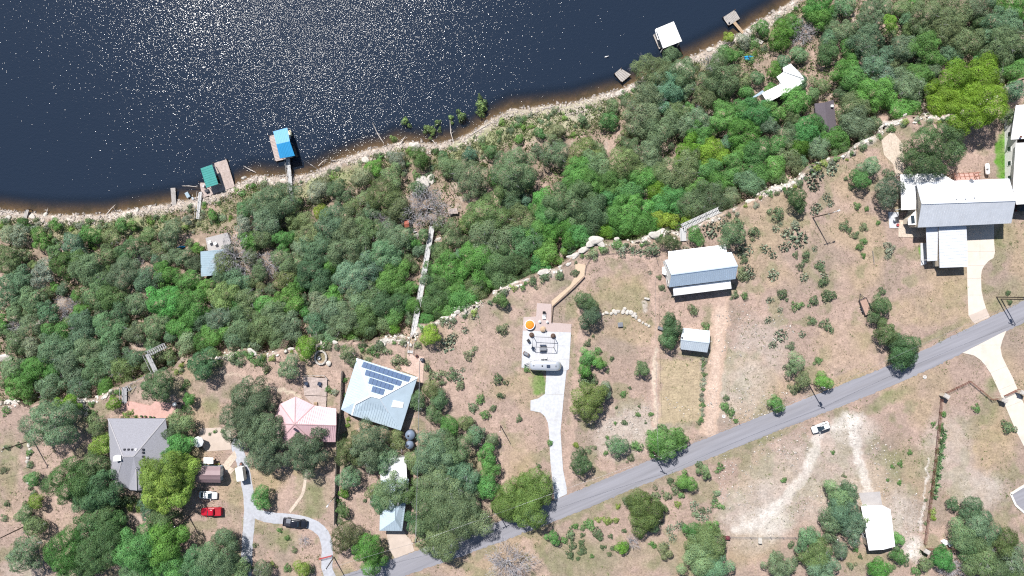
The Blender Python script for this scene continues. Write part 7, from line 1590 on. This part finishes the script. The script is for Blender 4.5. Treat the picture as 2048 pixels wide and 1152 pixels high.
def in_water(x, y): return inside(x, y, SHOREF + [(6000, -9900), (-9900, -9900), (-9900, 300)])
def blades(x, y, r, per, h, w, spread):
    p = np.repeat(w_v(x, y), per, 0); n = len(p); p[:, :2] += r.normal(size=(n, 2)) * spread; a = r.uniform(0, 6.28, n); d = np.stack([np.cos(a), np.sin(a), np.zeros(n)], 1); s = np.stack([-np.sin(a), np.cos(a), np.zeros(n)], 1); hh = (h * r.uniform(.5, 1.3, n))[:, None]; ww = (w * r.uniform(.6, 1.3, n))[:, None]; ln = (hh * r.uniform(.3, 1.0, n)[:, None])
    return np.stack([p - s * ww * .5, p + s * ww * .5, p + s * ww * .3 + d * ln + np.array([0, 0, 1]) * hh, p - s * ww * .3 + d * ln + np.array([0, 0, 1]) * hh], 1).reshape(-1, 3)
def bare(x, y):
    """worn tracks and swept ground keep no tufts"""
    m = np.zeros(x.shape, bool)
    for ln, w in (("1442,600 1434,700 1424,815 1418,862", 17), ("1640,872 1615,935 1570,1000 1515,1048 1470,1062", 14), ("1712,846 1716,905 1738,990", 13), ("1313,640 1310,780 1312,850", 7), ("1168,680 1150,800 1136,960", 9)): m |= dist_line(x, y, pts(ln)) < w
    return m
def dry(x, y): return in_plat(x, y) & ~all_mask(x, y) & ~bare(x, y) & (vnoise(x, y, 40, 31) > .40)
x, y, r = scatter(60000, dry, 41); v = blades(x, y, r, 3, .17, .09, .16); n = len(v) // 4; c = np.repeat(np.where((vnoise(x, y, 60, 33) + r.normal(size=len(x)) * .12 > .62)[:, None], np.array([[.16, .19, .07]]), np.array([[.33, .27, .19]])), 3, 0) * r.uniform(.6, 1.3, (n, 1))
o = link(bpy.data.objects.new("dry_grass", np_mesh("dry_grass", v, quads(v), 4, TUFT, tone=c))); tag(o, "short dry grass tufts on the lots", None, None, "stuff")
def weeds(x, y): return in_plat(x, y) & ~all_mask(x, y) & ~bare(x, y) & (vnoise(x, y, 26, 35) > .60)
x, y, r = scatter(16000, weeds, 43); v = blades(x, y, r, 5, .22, .13, .2); n = len(v) // 4; c = np.array([[.12, .17, .055]]) * r.uniform(.55, 1.4, (n, 1))
o = link(bpy.data.objects.new("green_weeds", np_mesh("green_weeds", v, quads(v), 4, TUFT, tone=c))); tag(o, "low green weeds in the dry grass", None, None, "stuff")
def woods(x, y): return ~in_plat(x, y) & ~in_water(x, y) & (dist_line(x, y, SHORE) > 14) & (vnoise(x, y, 34, 36) > .40) & ~inside(x, y, POLY["patio_forest"])
x, y, r = scatter(60000, woods, 44); v = blades(x, y, r, 7, .42, .24, .38); n = len(v) // 4; g = np.repeat(vnoise(x, y, 30, 38), 7)[:, None]; c = (np.array([[.10, .17, .045]]) * g + np.array([[.17, .185, .095]]) * (1 - g)) * r.uniform(.5, 1.5, (n, 1))
o = link(bpy.data.objects.new("undergrowth", np_mesh("undergrowth", v, quads(v), 4, TUFT, tone=c))); tag(o, "leafy undergrowth on the wooded slope", None, None, "stuff")
x, y, r = scatter(90000, lambda x, y: ~in_plat(x, y) & ~in_water(x, y) & (dist_line(x, y, SHORE) > 12) & (dist_line(x, y, SHORE) < 40 + 40 * vnoise(x, y, 90, 61)) & (vnoise(x, y, 24, 62) > .42), 63, 0, 1600, 0, 520); x, y = x[:36000], y[:36000]; v = blades(x, y, r, 4, .35, .16, .3); n = len(v) // 4; c = np.array([[.25, .29, .13]]) * r.uniform(.5, 1.3, (n, 1)) * np.repeat(.7 + .6 * vnoise(x, y, 20, 64), 4)[:, None]
o = link(bpy.data.objects.new("bank_grass", np_mesh("bank_grass", v, quads(v), 4, TUFT, tone=c))); tag(o, "light green grass on the lake bank", None, None, "stuff")
lawn = lambda x, y: (inside(x, y, pts("1993,262 2022,250 2030,290 2022,350 2010,362 1998,350 2003,310")) | inside(x, y, pts("1062,745 1093,742 1090,786 1078,792")) | inside(x, y, pts("1836,486 1842,486 1843,528 1836,520"))) & ~all_mask(x, y)
x, y, r = scatter(150000, lawn, 46); v = blades(x, y, r, 3, .12, .08, .1); n = len(v) // 4; c = np.array([[.085, .20, .03]]) * r.uniform(.6, 1.3, (n, 1))
o = link(bpy.data.objects.new("lawn_grass", np_mesh("lawn_grass", v, quads(v), 4, TUFT, tone=c))); tag(o, "watered green lawn strips", None, None, "stuff")
# stones of the shore and caliche pebbles
def stones(x, y, r, s0, s1, pale):
    base = np.array([[1, 0, 0], [0, 1, 0], [-1, 0, 0], [0, -1, 0], [0, 0, .7], [0, 0, -.4]], float); fc = np.array([[0, 1, 4], [1, 2, 4], [2, 3, 4], [3, 0, 4], [1, 0, 5], [2, 1, 5], [3, 2, 5], [0, 3, 5]])
    n = len(x); p = w_v(x, y); s = r.uniform(0, 1, n) ** 2.5 * (s1 - s0) + s0; a = r.uniform(0, 6.28, n); b = base[None] * (1 + r.normal(size=(n, 6, 1)) * .2) * s[:, None, None]; b[:, :, 0] *= r.uniform(.9, 1.7, n)[:, None]
    v = np.stack([b[:, :, 0] * np.cos(a)[:, None] - b[:, :, 1] * np.sin(a)[:, None], b[:, :, 0] * np.sin(a)[:, None] + b[:, :, 1] * np.cos(a)[:, None], b[:, :, 2]], 2) + p[:, None, :]
    f = (fc[None] + (np.arange(n) * 6)[:, None, None]).reshape(-1); t = np.repeat(r.uniform(.65, 1.2, n), 8)[:, None] * np.array([pale]); return v.reshape(-1, 3), f, t
SMAT = foliage_mat("stone_faces", 0.0, .9)
x, y, r = scatter(90000, lambda x, y: ~in_plat(x, y) & (dist_line(x, y, SHORE) < np.where(in_water(x, y), 4, 8 + 22 * vnoise(x, y, 60, 58))), 51, 0, 1650, -20, 470); x, y = x[:7000], y[:7000]
v, f, t = stones(x, y, r, .08, .5, (.40, .35, .31)); o = link(bpy.data.objects.new("shore_stones", np_mesh("shore_stones", v, f, 3, SMAT, tone=t))); tag(o, "pale stones heaped along the shore", None, None, "stuff")
x, y, r = scatter(120000, lambda x, y: (dist_line(x, y, RIM) < 9) & (dist_line(x, y, [(1364, 456), (1440, 420)]) > 12) & (vnoise(x, y, 40, 21) > .45), 52); x, y = x[:1700], y[:1700]
v, f, t = stones(x, y, r, .10, .6, (.58, .54, .48)); o = link(bpy.data.objects.new("rim_rubble", np_mesh("rim_rubble", v, f, 3, SMAT, tone=t))); tag(o, "limestone rubble along the cliff rim", None, None, "stuff")
def cal(x, y): return in_plat(x, y) & ~all_mask(x, y) & (vnoise(x, y, 50, 55) > .5) & ((((x - 1290) / 120) ** 2 + ((y - 850) / 60) ** 2 < 1) | (((x - 1620) / 190) ** 2 + ((y - 960) / 130) ** 2 < 1) | (((x - 1500) / 110) ** 2 + ((y - 730) / 130) ** 2 < 1) | (((x - 1850) / 50) ** 2 + ((y - 1060) / 80) ** 2 < 1))
x, y, r = scatter(60000, cal, 53); x, y = x[:2600], y[:2600]; v, f, t = stones(x, y, r, .05, .26, (.48, .44, .40)); o = link(bpy.data.objects.new("pebbles", np_mesh("pebbles", v, f, 3, SMAT, tone=t))); tag(o, "pale caliche pebbles scattered on the dry lots", None, None, "stuff")
